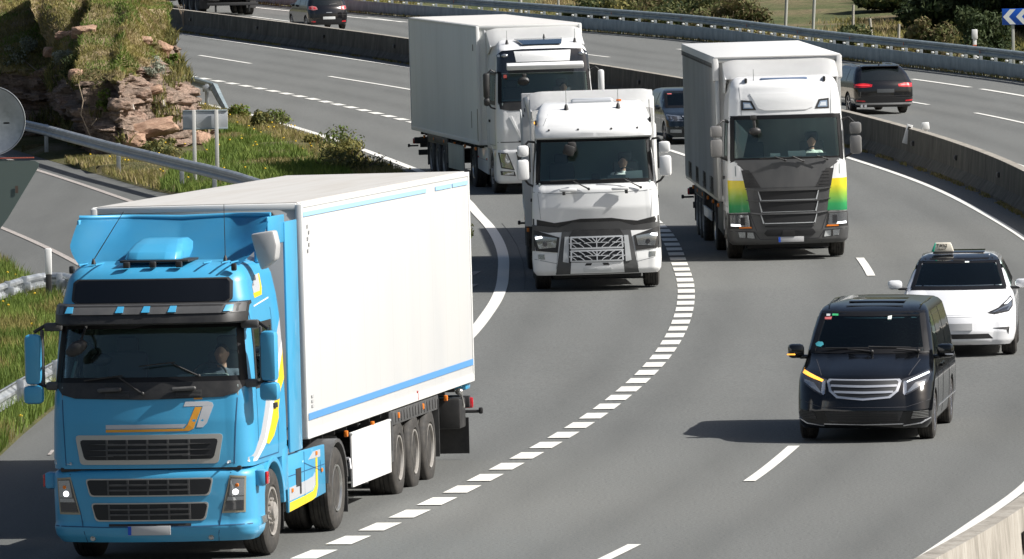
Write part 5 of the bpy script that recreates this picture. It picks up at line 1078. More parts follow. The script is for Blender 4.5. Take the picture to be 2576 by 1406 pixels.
    for s in (-1,1):
        mm=lambda p:[(x*s,z) for x,z in p][::s]
        q=g('headlight',mm([(.86,.595),(1.13,.60),(1.15,1.03),(.97,1.045)]),mat('lamp_frame',(.35,.32,.24),.35,.3),.004); g('lamp_bowl',mm([(.885,.62),(1.11,.625),(1.13,1.01),(.98,1.02)]),mat('lamp_bowl_dark',(.10,.10,.10),.15,.6,1.),.007,.07,q)
        g('lamp_glass',mm([(.955,.80),(1.12,.80),(1.125,1.0),(.985,1.005)]),lens,.011,.07,q); g('lamp_glass',mm([(.895,.635),(1.10,.64),(1.105,.735),(.91,.73)]),lensd,.011,.07,q); g('lamp_glass',mm([(.925,.745),(1.11,.745),(1.115,.79),(.94,.79)]),lens,.013,.07,q)
        b=B(); y=bs.yf(1.03,.83); b.lathe([(-.0,.036),(-.02,.034),(-.028,.02),(-.03,.003)],(s*1.03,y-.0,.845),'Y',20); obj('lit_lamp' ,b,lit,q)
        b=B(); b.lathe([(0,.024),(-.02,.02),(-.022,.003)],(s*1.05,y,.925),'Y',14); obj('indicator',b,amber,q)
        b=B(); b.box((s*1.28,.42,.99),(.14,.16,.20),.04); k=obj('side_lamp',b,blue,r); b=B(); b.box((s*1.355,.42,.99),(.03,.13,.15),.012); obj('lens',b,red,k)
        b=B(); b.lathe([(0,.035),(-.02,.03),(-.022,.003)],(s*.72,bs.yf(.72,.31)-.0,.31),'Y',14); obj('fog_lamp',b,lens,r)
        b=B(); b.patch(rect(.55,.44,.85,.52),bs.D(s),.02,.1); obj('step',b,alu,r)
    # mirrors
    for s in (-1,1):
        mirror(r,s*1.44,.34,2.44,.20,.60,blue,arm=[[(s*1.15,.52,2.82),(s*1.30,.42,2.84),(s*1.43,.36,2.76)],[(s*1.16,.45,2.13),(s*1.25,.38,2.10),(s*1.40,.36,2.15)]],rotz=-.12*s)
        mirror(r,s*1.44,.32,2.02,.24,.22,blue,rotz=-.1*s)
        b=B(); b.box((s*1.335,.38,2.46),(.035,.08,.66),.015); b.box((s*1.20,.42,2.82),(.22,.12,.10),.03); b.box((s*1.20,.36,2.12),(.18,.12,.10),.03); obj('mirror_frame',b,greyp,r)
    b=B(); b.tube([(-.78,.33,2.82),(-.78,.12,2.72),(-.80,.06,2.62)],.016,6); b.ell((-.84,.06,2.58),(.15,.06,.085),Matrix.Rotation(-.5,3,'Y')); obj('kerb_mirror',b,blackp,r)
    b=B(); b.ell((-.62,.42,2.42),(.13,.06,.08)); b.tube([(-.62,.42,2.42),(-.68,.40,2.55),(-.80,.38,2.64)],.008,5); obj('cab_mirror',b,blackp,r)
    b=B(); b.box((.42,.40,2.17),(.12,.05,.06),.01); obj('dash_papers',b,paper,r)
    # side fairing with tank
    tractor_chassis(r,1.4,5.08,blue)
    for s in (-1,1):
        b=B(); b.prism([(2.32,.42),(2.26,1.13),(4.48,1.10),(4.50,.50)],'x',s*1.20,s*1.16,.012); q=obj('side_skirt',b,blue,r)
        D=lambda y,z,o:(s*(1.20+o),y,z)
        b=B(); b.patch([(2.34,.43),(2.36,.54),(3.3,.56),(3.75,.58),(3.9,.64),(3.92,.98),(4.02,.98),(4.02,.62),(3.9,.50),(3.7,.475)],D,.004,.3); obj('skirt_stripe',b,yelp,q)
        b=B(); b.patch([(2.34,.56),(2.36,.72),(3.4,.74),(3.78,.76),(3.88,.80),(3.88,.66),(3.74,.60),(3.3,.58)],D,.004,.3); b.patch([(3.5,.98),(4.2,.97),(4.2,1.06),(3.8,1.06)],D,.004,.3); obj('skirt_stripe',b,greyst,q)
        b=B(); b.patch(rect(2.75,.70,3.05,.92),D,.006,.3); b.patch(rect(2.95,.60,3.05,.72),D,.006,.3); obj('skirt_recess',b,blackp,q)
        b=B(); line(b,D,[(3.25,.46),(3.25,1.10)],.014,.004); line(b,D,[(2.34,.86),(4.45,.86)],.010,.004); line(b,D,[(3.25,.96),(4.2,.80),(4.2,.92)],.010,.004); obj('skirt_seam',b,bluesm,q)
        for y,z in ((2.5,.68),(4.25,.80),(3.95,1.03)): b=B(); b.box((s*1.21,y,z),(.02,.07,.05),.008); obj('side_marker',b,amber,q)
        b=B(); b.cap((s*.88,2.5,.86),(s*.88,3.5,.86),.27,.27,24); obj('fuel_tank',b,alu,r)
    b=B(); b.box((.9,2.45,1.16),(.25,.25,.05),.02); b.lathe([(0,.05),(.04,.05),(.05,.02)],(.98,2.6,1.13),'Z',14); obj('fuel_cap',b,chrome,r)
    b=B()
    for k,c in enumerate((0,.08,.16)): b.tube([(.3+c,2.35,1.9),(.35+c,2.5,1.5),(.3+c,2.62,1.25),(.25+c,2.7,1.6)],.018,6)
    obj('air_hose',b,mat('hose',(.3,.02,.02),.5),r)
    # trailer
    Mt=rmat(r,-3.83,102.65,8.45,.55,-.55); z0,z1,hw=1.19,4.10,1.30
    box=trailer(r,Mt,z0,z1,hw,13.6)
    b=B()
    for s in (-1,1):
        b.box((s*(hw+.0105),6.82,1.46),(.004,13.4,.085)); 
    objs('trailer_stripe',b,blue2,r,Mt)
    b=B()
    for s in (-1,1):
        for y0,y1 in ((.1,9.8),(10.6,12.0),(12.1,13.45)): b.box((s*(hw+.0105),(y0+y1)/2,3.955),(.004,y1-y0,.055))
    objs('trailer_stripe',b,blue3,r,Mt)
    b=B(); 
    for x in (-1.0,-.35,.3,.95): b.lathe([(0,.028),(-.05,.022),(-.052,.004)],(x,-.03,3.97),'Y',12)
    objs('front_bolt',b,greyp,r,Mt)
    for x,z in ((1.14,3.86),(1.14,1.34),(-1.14,1.34)): b=B(); b.box((x,-.05,z),(.17,.05,.05),.022); obj('front_lamp',b,alu,r,Mt)
    b=B(); b.box((.88,-.045,2.35),(.03,.04,.62),.01); b.box((.88,-.05,2.68),(.07,.05,.05),.01); b.box((.88,-.05,2.04),(.07,.05,.05),.01); obj('document_tube',b,mat('copper_pipe',(.55,.33,.16),.4,.5),r,Mt)
    b=B(); gm=mat('print_grey',(.42,.42,.42),.6)
    rnd=random.Random(3)
    for k in range(5): b.box((hw+.0105,.42+(k%2)*.10,3.80-k*.075),(.004,.06+.05*rnd.random(),.045))
    for k in range(3): b.box((hw+.0105,.45,1.70-k*.06),(.004,.14,.035))
    obj('trailer_print',b,gm,r,Mt)
    b=B(); b.box((hw+.003,8.62,1.26),(.02,.06,.12),.004); obj('red_tag',b,mat('dull_red',(.35,.04,.03),.6),r,Mt)
    guards(r,Mt,z0,hw,[(1,3.35,6.38,.38,1.06),(-1,3.35,6.38,.38,1.06)],mat('white_panel',(.78,.78,.76),.45))
    b=B(); b.box((.75,2.95,.72),(.75,.75,.68),.06); b.box((-.75,3.2,.72),(.6,1.2,.6),.06); objs('pallet_box',b,blackp,r,Mt)
    b=B(); b.tube([(1.16,3.30,.75),(1.26,3.30,.75)],.02,6); b.tube([(1.26,3.30,.75),(1.28,3.26,.62)],.016,6); obj('crank_handle',b,chrome,r,Mt)
    b=B(); b.tube([(0.4,4.9,.30),(1.1,4.9,.30)],.02,6); b.box((.6,4.5,.33),(1.2,.04,.04),.01); obj('cross_bar',b,chas,r,Mt)
    b=B(); b.box((1.0,13.4,1.14),(.50,.38,.11),.02); obj('tail_bracket',b,blue,r,Mt)
    b=B(); b.box((.92,13.0,.78),(.62,.5,.42),.03); b.box((.95,13.3,.45),(.62,.03,.5),.0); obj('rear_underrun_box',b,blackp,r,Mt)
    b=B(); b.tube([(1.22,12.9,1.08),(1.24,13.0,.90),(1.22,13.1,.85)],.018,6); b.ell((1.2,12.9,1.08),(.06,.05,.05)); obj('gladhand',b,alu,r,Mt)
    # driver
    p=person(seatpos(r,.62,1.42,1.66),'driver in a dark shirt sitting at the wheel of the blue lorry','dark',shirtcol=(.10,.12,.15))
    return r
blue_lorry()
mirg=mat('mirror_grey',(.17,.165,.16),.4,coat=.3)
def spoiler(root,sh,z0,z1,y0,y1,hw,m,wing=.25,n=30,curve=.12,low=0.,inset=0.):
    """roof fairing rising from the cab roof to the box"""
    b=B(); g=[]; NZ=12
    for i in range(n+1):
        x=-hw+2*hw*i/n; c=abs(x)/hw; col=[]
        for j in range(NZ+1):
            t=j/NZ; e=max(0,(c-.72)/.28); z=z0-low*c*c+(z1-z0+low*c*c)*t-.05*e**3*t; y=y0+(y1-y0)*t**1.1+curve*math.sin(t*math.pi)*(1-c*c)+wing*max(0,(c-.72)/.28)**2*(0.3+.7*(1-t)); xx=x*(1-inset*t)
            col.append(b.bm.verts.new((xx,y,z)))
        g.append(col)
    for i in range(n):
        for j in range(NZ): b.bm.faces.new((g[i][j],g[i+1][j],g[i+1][j+1],g[i][j+1]))
    bmesh.ops.solidify(b.bm,geom=b.bm.faces[:],thickness=-.03)
    for s in (-1,1): b.prism([(y0+wing*.8,z0-low),(y1+.05,z1-.06),(y1+.12,z1-.1),(y1+.12,z0-.3),(y0+.7,z0-.3)],'x',s*hw,s*(hw-.03),.006)
    return obj('roof_spoiler',b,m,root,smooth=50)
# ================================================================ lorry with yellow-green corners
def green_lorry():
    r=place('articulated_lorry',5.70,170.6,-2.,.55,'white lorry with yellow and green corner panels and a grey curtain trailer','lorry')
    sh=Shell([(.98,1.215,.03,.12,.22,2.2,.08),(1.5,1.22,.02,.12,.24,2.2,.08),(2.0,1.21,.06,.12,.24,2.2,.08),(2.5,1.19,.13,.12,.24,2.2,.08),(2.95,1.165,.22,.12,.24,2.2,.08),(3.3,1.14,.27,.12,.24,2.2,.08),(3.55,1.10,.36,.12,.24,2.2,.1),(3.66,1.06,.46,.12,.24,2.2,.12),(3.72,1.0,.62,.1,.22,2.2,.14),(3.75,.92,.85,.08,.2,2.2,.14)])
    wz0,wz1=2.05,2.94; wx0,wx1=1.13,1.10; b=sh.mesh(zr(.98,3.75,.04),hole=hole_fn(wx0,wz0,wx1,wz1,.6,side=(.60,1.46,2.08,2.82)),res=(34,7,22,8)); obj('cab_body',b,white,r,smooth=40)
    interior(r,sh,.98,3.5,2.08,2.15,hole_fn(1.16,2.0,1.12,2.98,.8,0,side=(.56,1.5,2.04,2.86))); windscreen(r,sh,wx0,wz0,wx1,wz1,bot=.06)
    F_=sh.F(); f=lambda n,p,m,o=.006,st=.08,par=r: obj(n,B().patch(p,F_,o,st),m,par)
    ptree=None
    q=f('bonnet_panel',[(-1.02,1.97),(-.86,1.86),(-.60,1.50),(.60,1.50),(.86,1.86),(1.02,1.97),(1.08,2.07),(-1.08,2.07)],anth,.012)
    for s in (-1,1):
        mm=lambda p:[(x*s,z) for x,z in p][::s]
        f('side_vent',mm([(.56,1.50),(.88,1.50),(.95,1.86),(.80,1.87),(.70,1.74)]),blackp,.018); b=B(); 
        for k in range(5): z=1.54+.065*k; b.patch(mm([(.64+.02*k,z),(.86,z),(.87,z+.012),(.64+.02*k,z+.012)]),F_,.026,.15)
        obj('vent_slat',b,blackp,r)
        g0=mat('corner_gradient',(.7,.6,.02),.4,coat=.5)
        if 'cg' not in MATS:
            MATS['cg']=1; nt_=g0.node_tree; tc=nt_.nodes.new('ShaderNodeTexCoord'); sp=nt_.nodes.new('ShaderNodeSeparateXYZ'); mp=nt_.nodes.new('ShaderNodeMapRange'); mp.inputs[1].default_value=1.02; mp.inputs[2].default_value=1.66
            nt_.links.new(tc.outputs['Object'],sp.inputs[0]); nt_.links.new(sp.outputs[2],mp.inputs[0]); setc(g0,ramp(g0,mp.outputs[0],[(.0,(.02,.24,.09)),(.18,(.03,.30,.09)),(.5,(.28,.46,.05)),(.78,(.72,.62,.02)),(1,(.80,.62,.01))]))
        f('corner_panel',mm([(.79,1.0),(1.205,.99),(1.215,1.66),(.89,1.65)]),g0,.012); f('corner_panel',mm([(.89,1.65),(1.215,1.66),(1.205,2.0),(1.06,2.05),(.97,1.96)]),white,.012)
        # upper lamps
        f('upper_lamp',mm([(.60,3.08),(.90,3.08),(.90,3.29),(.69,3.27)]),blackp,.006); f('lamp_glass',mm([(.66,3.115),(.865,3.115),(.865,3.245),(.72,3.235)]),mat('lamp_blue_grey',(.25,.32,.42),.15,coat=1),.010); f('lamp_glass',mm([(.70,3.135),(.84,3.135),(.84,3.215),(.735,3.21)]),mat('lamp_pale',(.62,.66,.70),.15,coat=1),.014)
    q=f('grille',[(-.80,.98),(-.86,1.50),(.86,1.50),(.80,.98)],anth,.010)
    # bumper
    bs=Shell([(.33,1.15,.10,.14,.22,.8,.05),(.40,1.22,.03,.14,.24,.85,.05),(.60,1.245,.0,.14,.24,.88,.05),(.75,1.24,.01,.13,.24,.88,.05),(.97,1.225,.02,.12,.22,.88,.05),(1.0,1.2,.04,.12,.22,.88,.05)])
    obj('bumper',bs.mesh(zr(.33,1.0,.03),res=(30,7,8,8)),anth,r,smooth=40); G=bs.F()
    def H(x,z,o): return G(x,z,o) if z<.99 else F_(x,z,o+.004)
    b=B()
    for (za,zb,w_) in ((1.25,1.42,.60),(1.01,1.20,.585),(.78,.94,.555)): b.patch([(-w_,zb),(-w_+.05,za),(w_-.05,za),(w_,zb)],H,.022,.1)
    b.patch(rect(-.50,.69,.50,.715),H,.022,.2); b.patch([(-.52,.56),(-.46,.50),(.48,.50),(.54,.56),(.48,.64),(-.46,.64)],H,.012,.1); obj('grille_mesh',b,mat('grille_mesh',(.012,.012,.013),.6),q)
    b=B()
    for (za,zb,w_) in ((1.25,1.42,.60),(1.01,1.20,.585),(.78,.94,.555)):
        b.patch([(-w_-.28,zb+.045),(-w_,zb+.005),(w_,zb+.005),(w_+.28,zb+.045),(w_+.28,zb+.06),(w_,zb+.035),(-w_,zb+.035),(-w_-.28,zb+.06)],H,.04,.1)
    obj('grille_bars',b,anth,q)
    b=B()
    for (za,zb,w_) in ((1.25,1.42,.60),(1.01,1.20,.585),(.78,.94,.555)):
        for s in (-1,1): b.patch([(s*(w_-.045),za-.01),(s*(w_+.01),zb),(s*(w_+.025),zb),(s*(w_-.02),za-.02)][::s],H,.034,.1)
        b.patch(rect(-w_+.05,za-.022,w_-.05,za-.008),H,.036,.2)
    obj('grille_trim',b,silv,q)
    b=B(); b.patch([(-.16,.50),(.12,.50),(.10,.62),(-.13,.62)],G,.03,.1); obj('radar_cover',b,blackp,r)
    for s in (-1,1):
        mm=lambda p:[(x*s,z) for x,z in p][::s]; g=lambda n,p,m,o=.006,par=r: obj(n,B().patch(mm(p),G,o,.07),m,par)
        q=g('headlight',[(.745,.655),(1.215,.67),(1.215,.965),(.80,.955)],blackp,.004); g('lamp_glass',[(.80,.70),(1.19,.71),(1.20,.95),(.83,.94)],lens,.012,q); g('lamp_glass',[(.90,.74),(.99,.74),(.99,.90),(.90,.90)],lensd,.016,q); g('indicator',[(.76,.672),(1.02,.672),(1.02,.70),(.78,.705)],amber,.016,q); g('lit_lamp',[(.98,.715),(1.17,.725),(1.17,.765),(1.0,.755)],lit,.019,q)
        g('fog_lamp',[(.71,.46),(1.02,.49),(1.04,.60),(.74,.58)],lens,.006,); g('fog_lamp_edge',[(.86,.475),(.90,.475),(.90,.595),(.86,.595)],blackp,.010)
    b=B(); line(b,G,[(-1.2,.62),(-.72,.60),(-.60,.44),(.60,.44),(.72,.60),(1.2,.62)],.012); line(b,G,[(-.66,.34),(-.72,.60)],.01); line(b,G,[(.66,.34),(.72,.60)],.01); line(b,H,[(-.8,.98),(-.67,.62)],.012,.006); line(b,H,[(.8,.98),(.67,.62)],.012,.006); obj('bumper_seam',b,seam,r)
    plate(r,.03,.43,bs.yf(0,.43)-.02)
    # roof front details
    b=B(); line(b,F_,[(-.90,2.98),(-.93,3.55)],.008); line(b,F_,[(.93,2.98),(.95,3.55)],.008); line(b,F_,[(-.98,2.975),(.98,2.975)],.008); obj('roof_seam',b,wsm,r)
    f('roof_scoop',[(-.56,3.12),(-.42,3.07),(.42,3.07),(.56,3.12),(.72,3.42),(-.72,3.42)],white2,.018)
    b=B(); b.cap((-.46,.60,3.66),(.46,.60,3.66),.055,.055); b.box((0,.62,3.70),(.96,.14,.05),.02); obj('roof_hatch_deflector',b,mat('smoked_blue',(.16,.22,.34),.25,coat=.6),r)
    for x in (-.78,.83): b=B(); b.box((x,.60,3.68),(.05,.16,.10),.015); obj('roof_hook',b,blackp,r)
    antenna(r,(-.62,.60,3.63),.28,(0,0))
    spoiler(r,sh,3.70,4.12,1.0,2.1,1.17,white2,.25,curve=.10,low=.0)
    for s in (-1,1): b=B(); b.box((s*1.185,2.4,2.6),(.03,.5,2.6),.012); obj('air_deflector',b,white,r)
    for (x,z0,z1) in ((-.47,2.14,2.05),(.40,2.14,2.05),(-.1,2.10,2.02)):
        wiper(r,(x+.42,sh.yf(x+.42,z1)-.05,z1),(x+.2,sh.yf(0,2.1)-.07,2.13),(x-.1,sh.yf(0,2.1)-.05,2.10),(x+.38,sh.yf(0,2.08)-.06,2.11))
    cab_windows(r,sh,(.55,1.5),(2.2,2.85)); door_lines(r,sh,.52,1.6,1.1,2.95,wsm)
    fender(r,1.4,.515,1.2,0,white); tractor_chassis(r,1.4,5.0,white)
    for s in (-1,1):
        mirror(r,s*1.43,.36,2.66,.24,.24,mirg,rotz=-.1*s,arm=[[(s*1.16,.5,2.84),(s*1.30,.42,2.88),(s*1.42,.36,2.76)]]); mirror(r,s*1.43,.36,2.32,.24,.38,mirg,rotz=-.1*s,arm=[[(s*1.17,.45,2.05),(s*1.28,.40,2.10),(s*1.42,.36,2.18)]])
        b=B(); b.prism([(2.3,.42),(2.25,1.10),(4.35,1.08),(4.4,.5)],'x',s*1.20,s*1.15,.012); obj('side_skirt',b,greyp,r)
    b=B(); b.box((-.68,.02,2.94),(.12,.12,.10),.02); b.tube([(-.68,.02,2.95),(-.66,-.02,2.78),(-.66,-.02,2.72)],.03,6); b.ell((-.66,-.02,2.66),(.13,.06,.085)); obj('kerb_mirror',b,blackp,r)
    b=B(); b.box((.22,.42,2.16),(.36,.10,.12),.005,Matrix.Rotation(.0,3,'Y')); b.box((-.22,.48,2.13),(.2,.1,.10),.01); obj('dash_papers',b,paper,r)
    b=B(); b.patch([(-1.05,2.12),(-.90,2.12),(-.78,2.60),(-.90,2.75),(-1.03,2.88)],F_,-.10,.2); obj('cab_curtain',b,mat('curtain_pale',(.30,.32,.30),.9),r)
    person(seatpos(r,.58,1.25,1.62),'driver in a pale shirt at the wheel of the lorry with yellow-green corners','pale',shirtcol=(.62,.68,.60))
    # trailer with curtain sides
    Mt=rmat(r,5.60,172.6,-1.6,.55,-.2); hw=1.285; z0,z1=1.15,4.16
    trailer(r,Mt,1.15,4.10,hw-.01,13.6,panel=curtain,roof=mat('tarp_roof',(.74,.73,.72),.5),kind='curtain')
    for s in (-1,1):
        vs=[];n=640
        for k in range(n+1): y=.12+13.35*k/n; xx=s*(hw+.012+.008*math.sin(y*2*math.pi/.16)+.010*math.sin(y*2.1)); vs+=[(xx,y,1.22),(xx-s*.0,y,2.6),(xx,y,3.96)]
        fs=[]
        for k in range(n): a_=k*3; fs+=[(a_,a_+3,a_+4,a_+1),(a_+1,a_+4,a_+5,a_+2)]
        o=npobj('side_curtain',vs,fs,curtain,r,smooth=True); o.matrix_local=Mt
    b=B(); wt=mat('tarp_white',(.72,.71,.69),.5)
    b.box((0,6.8,4.125),(2*hw+.05,13.7,.045),.015)
    for s in (-1,1):
        b.box((s*(hw+.015),6.8,4.02),(.03,13.6,.18),.01)
        b.prism([(0-.05,4.12),(.35,4.12),(.35,3.78),(.15,3.62),(-.05,3.66)],'x',s*(hw-.06),s*(hw+.05),.015)
    obj('roof_tarp',b,wt,r,Mt)
    b=B()
    for s in (-1,1):
        for k in range(64): y=.4+k*.2; b.box((s*(hw+.012),y,1.42),(.012,.03,.34),0); b.box((s*(hw+.012),y+.06,1.32),(.012,.10,.02),0,Matrix.Rotation(.7,3,'X'))
        b.box((s*(hw+.006),6.8,1.25),(.02,13.2,.05),.005); b.box((s*(hw+.006),6.8,1.58),(.014,13.2,.03),.004)
    obj('curtain_straps',b,blackp,r,Mt)
    b=B(); 
    for k in range(40): 
        for s in (-1,1): b.box((s*(hw+.035),.5+k*.33,3.95),(.012,.05,.10),.004)
    obj('tarp_eyelets',b,greyp,r,Mt)
    guards(r,Mt,1.15,hw,[(-1,3.2,6.3,.62,.82),(1,3.2,6.3,.62,.82)],silv)
    return r
green_lorry()
# ================================================================ all-white lorry in the middle
def white_lorry():
    r=place('articulated_lorry',1.65,160.1,.0,.75,'white lorry with silver honeycomb grille and white side mirrors driving in the middle','lorry')
    sh=Shell([(1.05,1.215,.08,.12,.20,2.2,.08),(1.30,1.225,.05,.12,.22,2.2,.08),(1.6,1.22,.0,.12,.24,2.2,.08),(1.95,1.20,.03,.12,.24,2.2,.08),(2.06,1.18,.10,.12,.22,2.2,.08),(2.5,1.15,.20,.12,.22,2.2,.08),(2.90,1.12,.30,.12,.22,2.2,.08),(2.96,1.13,.16,.12,.22,2.2,.08),(3.06,1.13,.16,.12,.22,2.2,.08),(3.20,1.11,.26,.12,.22,2.2,.1),(3.35,1.08,.45,.10,.24,2.2,.12),(3.48,1.03,.72,.09,.24,2.2,.14),(3.56,.98,1.0,.08,.22,2.2,.14),(3.60,.92,1.25,.06,.2,2.2,.14)])
    wz0,wz1=2.10,2.90; wx0,wx1=1.10,1.06; b=sh.mesh(zr(1.05,3.60,.035),hole=hole_fn(wx0,wz0,wx1,wz1,.55,side=(.57,1.46,2.13,2.81)),res=(34,7,22,8)); obj('cab_body',b,white2,r,smooth=40)
    interior(r,sh,1.05,3.4,2.12,2.15,hole_fn(1.14,2.05,1.09,2.94,.7,0,side=(.53,1.5,2.09,2.85))); windscreen(r,sh,wx0,wz0,wx1,wz1,bot=.04,top=.03)
    F_=sh.F(); f=lambda n,p,m,o=.006,st=.08,par=r: obj(n,B().patch(p,F_,o,st),m,par)
    b=B(); line(b,F_,[(-1.2,1.93),(-.9,1.90),(0,1.895),(.9,1.90),(1.2,1.93)],.012); line(b,F_,[(-1.06,1.40),(-1.10,1.9)],.006); line(b,F_,[(1.06,1.40),(1.10,1.9)],.006); obj('bonnet_seam',b,wsm,r)
    # cowl shelf
    b=B()
    for x in (-.52,.48): b.box((x,-.03,1.96),(.33,.08,.06),.02)
    for x in (-.60,.60): b.box((x,-.02,1.93),(.07,.05,.09),.01)
    objs('cowl_step',b,white2,r)
    b=B()
    for x in (-.60,.60): b.box((x,-.055,1.90),(.06,.02,.07),.01)
    objs('cowl_hole',b,blackp,r)
    for px in (-.12,.88):
        y=lambda x,z:sh.yf(x,z)-.05
        wiper(r,(px,y(px,1.97),1.97),(px-.30,y(0,2.12),2.13),(px-.74,y(0,2.14),2.14),(px-.22,y(0,2.13),2.15))
    # dark band
    f('grille_band',[(-1.215,1.22),(-1.21,1.42),(-.80,1.33),(-.55,1.36),(-.30,1.40),(.30,1.40),(.55,1.36),(.80,1.33),(1.21,1.42),(1.215,1.22),(.8,1.12),(-.8,1.12)],blackp,.004); f('band_panel',[(-1.21,1.20),(-1.21,1.30),(-.72,1.24),(-.45,1.33),(.45,1.33),(.72,1.24),(1.21,1.30),(1.21,1.20),(.72,1.10),(-.72,1.10)],anth,.022)
    bs=Shell([(.32,1.17,.08,.14,.22,.8,.05),(.40,1.23,.02,.14,.24,.85,.05),(.60,1.245,.0,.14,.24,.88,.05),(.78,1.24,.02,.13,.24,.88,.05),(1.0,1.225,.03,.12,.22,.88,.05),(1.2,1.215,.05,.12,.22,.88,.05)])
    obj('bumper',bs.mesh(zr(.32,1.2,.03),res=(30,7,8,8)),white2,r,smooth=40); G=bs.F(); g=lambda n,p,m,o=.006,par=r,st=.07: obj(n,B().patch(p,G,o,st),m,par)
    q=g('grille_surround',[(-.80,.33),(-.66,1.16),(.66,1.16),(.80,.33)],anth,.012); b=B(); b.patch([(-.55,1.02),(-.45,1.19),(.45,1.19),(.55,1.02)],G,.016,.1); obj('surround_shadow',b,blackp,q)
    g('lower_centre',[(-.52,.345),(-.50,.56),(.50,.56),(.52,.345)],white2,.024); g('plate_blank',rect(-.27,.37,.27,.46),mat('plate_white',(.66,.67,.66),.5),.028)
    b=B()
    for s in (-1,1): b.patch([(s*.12,.50),(s*.24,.50),(s*.21,.545),(s*.10,.545)][::s],G,.028,.1)
    objs('lower_vent',b,blackp,r)
    for s in (-1,1):
        mm=lambda p:[(x*s,z) for x,z in p][::s]
        g('grille_side',mm([(.55,.56),(.66,.58),(.61,1.06),(.53,1.06)]),silv,.030)
        q2=g('headlight',mm([(.75,.76),(1.16,.80),(1.225,1.20),(1.18,1.20),(.71,1.05)]),blackp,.016); g('lamp_glass',mm([(.79,.86),(1.10,.84),(1.17,1.10),(.76,1.04)]),lens,.022,q2)
        b=B(); y=bs.yf(1.0,.95); b.lathe([(0,.05),(-.02,.045),(-.024,.004)],(s*.99,y-.02,.93),'Y',18); obj('headlight_lens',b,lensd,q2)
        g('lit_lamp',mm([(1.03,1.05),(1.15,1.02),(1.16,1.07),(1.06,1.085)]),lit,.028,q2)
        g('headlight_band',mm([(1.185,.80),(1.24,.80),(1.235,1.22),(1.20,1.22)]),anth,.018); g('fog_lamp',mm([(1.0,.63),(1.12,.64),(1.13,.73),(1.01,.73)]),lens,.008)
        b=B(); line(b,G,mm([(.78,.55),(1.2,.64)]),.010); line(b,G,mm([(.75,.76),(.80,.34)]),.008); obj('bumper_seam',b,wsm,r)
    # honeycomb grille
    q=g('grille',[(-.53,.555),(-.51,1.06),(.51,1.06),(.53,.555)],mat('grille_dark',(.012,.013,.015),.5),.018); b=B()
    Q=lambda pts,w_=.018,o=.038: line(b,G,pts,w_,o)
    for (za,zb) in ((.83,1.045),(.585,.785)):
        w1=.50; Q([(-w1,za),(w1,za)],.03); Q([(-w1,zb),(w1,zb)],.03); Q([(-w1,za),(-w1+.01,zb)],.03); Q([(w1,za),(w1-.01,zb)],.03); zm=(za+zb)/2
        for k in range(-3,4):
            x=k*.15; 
            if abs(x)<.02: Q([(0,za),(0,zb)],.02); Q([(0,zm),(-.10,zb)]); Q([(0,zm),(.10,zb)]); continue
            s=1 if x>0 else -1; Q([(x-s*.07,za),(x-s*.02,za+.05),(x+s*.05,zm-.01),(x+s*.09,zm-.01)],.015); Q([(x-s*.07,zm+.01),(x-s*.01,zm+.06),(x+s*.07,zb)],.015)
        Q([(-w1,zm),(-.30,zm)],.014); Q([(w1,zm),(.30,zm)],.014); Q([(-.22,zm),(.22,zm)],.012)
    obj('grille_bars',b,mat('silver_grille',(.62,.63,.64),.35,.3),q)
    # visor, roof
    f('visor_panel',[(-1.10,2.93),(1.10,2.93),(1.08,3.15),(-1.08,3.15)],white2,.02)
    b=B()
    for x in (-.85,-.29,.35,.85): b.lathe([(0,.022),(-.015,.02),(-.017,.003)],(x,sh.yf(x,3.11)-.02,3.11),'Y',12)
    objs('visor_stud',b,greyp,r)
    b=B(); line(b,F_,[(-.95,3.2),(-.86,3.40)],.01); obj('roof_seam',b,wsm,r)
    b=B(); b.cap((-.36,1.22,3.62),(.36,1.22,3.62),.05,.05); b.box((0,1.26,3.65),(.76,.16,.05),.02); obj('roof_hatch',b,mat('hatch_grey',(.55,.57,.60),.4),r)
    for x in (-.50,.50): antenna(r,(x,.78,3.47),.38,(0,0)); b=B(); b.lathe([(-.02,.07),(.05,.045),(.12,.03),(.15,.008)],(x,.78,3.44),'Z',12); obj('antenna_foot',b,blackp,r)
    b=B(); b.box((.52,1.2,3.62),(.10,.05,.04),.012); obj('beacon',b,amber,r)
    for s in (-1,1): b=B(); b.box((s*1.10,.55,3.25),(.05,.08,.10),.015); k=obj('side_marker',b,blackp,r); 
    b=B(); b.box((-1.125,.51,3.25),(.02,.03,.05),.008); obj('lit_marker',b,amberlit,r)
    spoiler(r,sh,3.56,3.80,1.45,2.3,1.19,white2,.2,curve=.05,low=.12)
    for s in (-1,1): b=B(); b.box((s*1.20,2.4,2.4),(.03,.5,2.5),.012); obj('air_deflector',b,white2,r)
    cab_windows(r,sh,(.52,1.5),(2.25,2.84)); door_lines(r,sh,.50,1.6,1.15,2.95,wsm); fender(r,1.4,.515,1.2,0,white2); tractor_chassis(r,1.4,5.0,white2)
    for s in (-1,1):
        mirror(r,s*1.36,.34,2.72,.22,.22,white2,rotz=-.1*s,arm=[[(s*1.13,.5,2.88),(s*1.25,.42,2.90),(s*1.35,.36,2.80)]]); mirror(r,s*1.37,.34,2.36,.23,.40,white2,rotz=-.1*s,arm=[[(s*1.15,.45,2.02),(s*1.27,.40,2.08),(s*1.36,.36,2.20)]])
        b=B(); b.box((s*1.235,.36,2.55),(.03,.08,.48),.012); obj('mirror_frame',b,blackp,r)
        b=B(); b.prism([(2.3,.42),(2.25,1.10),(4.35,1.08),(4.4,.5)],'x',s*1.20,s*1.15,.012); obj('side_skirt',b,white2,r)
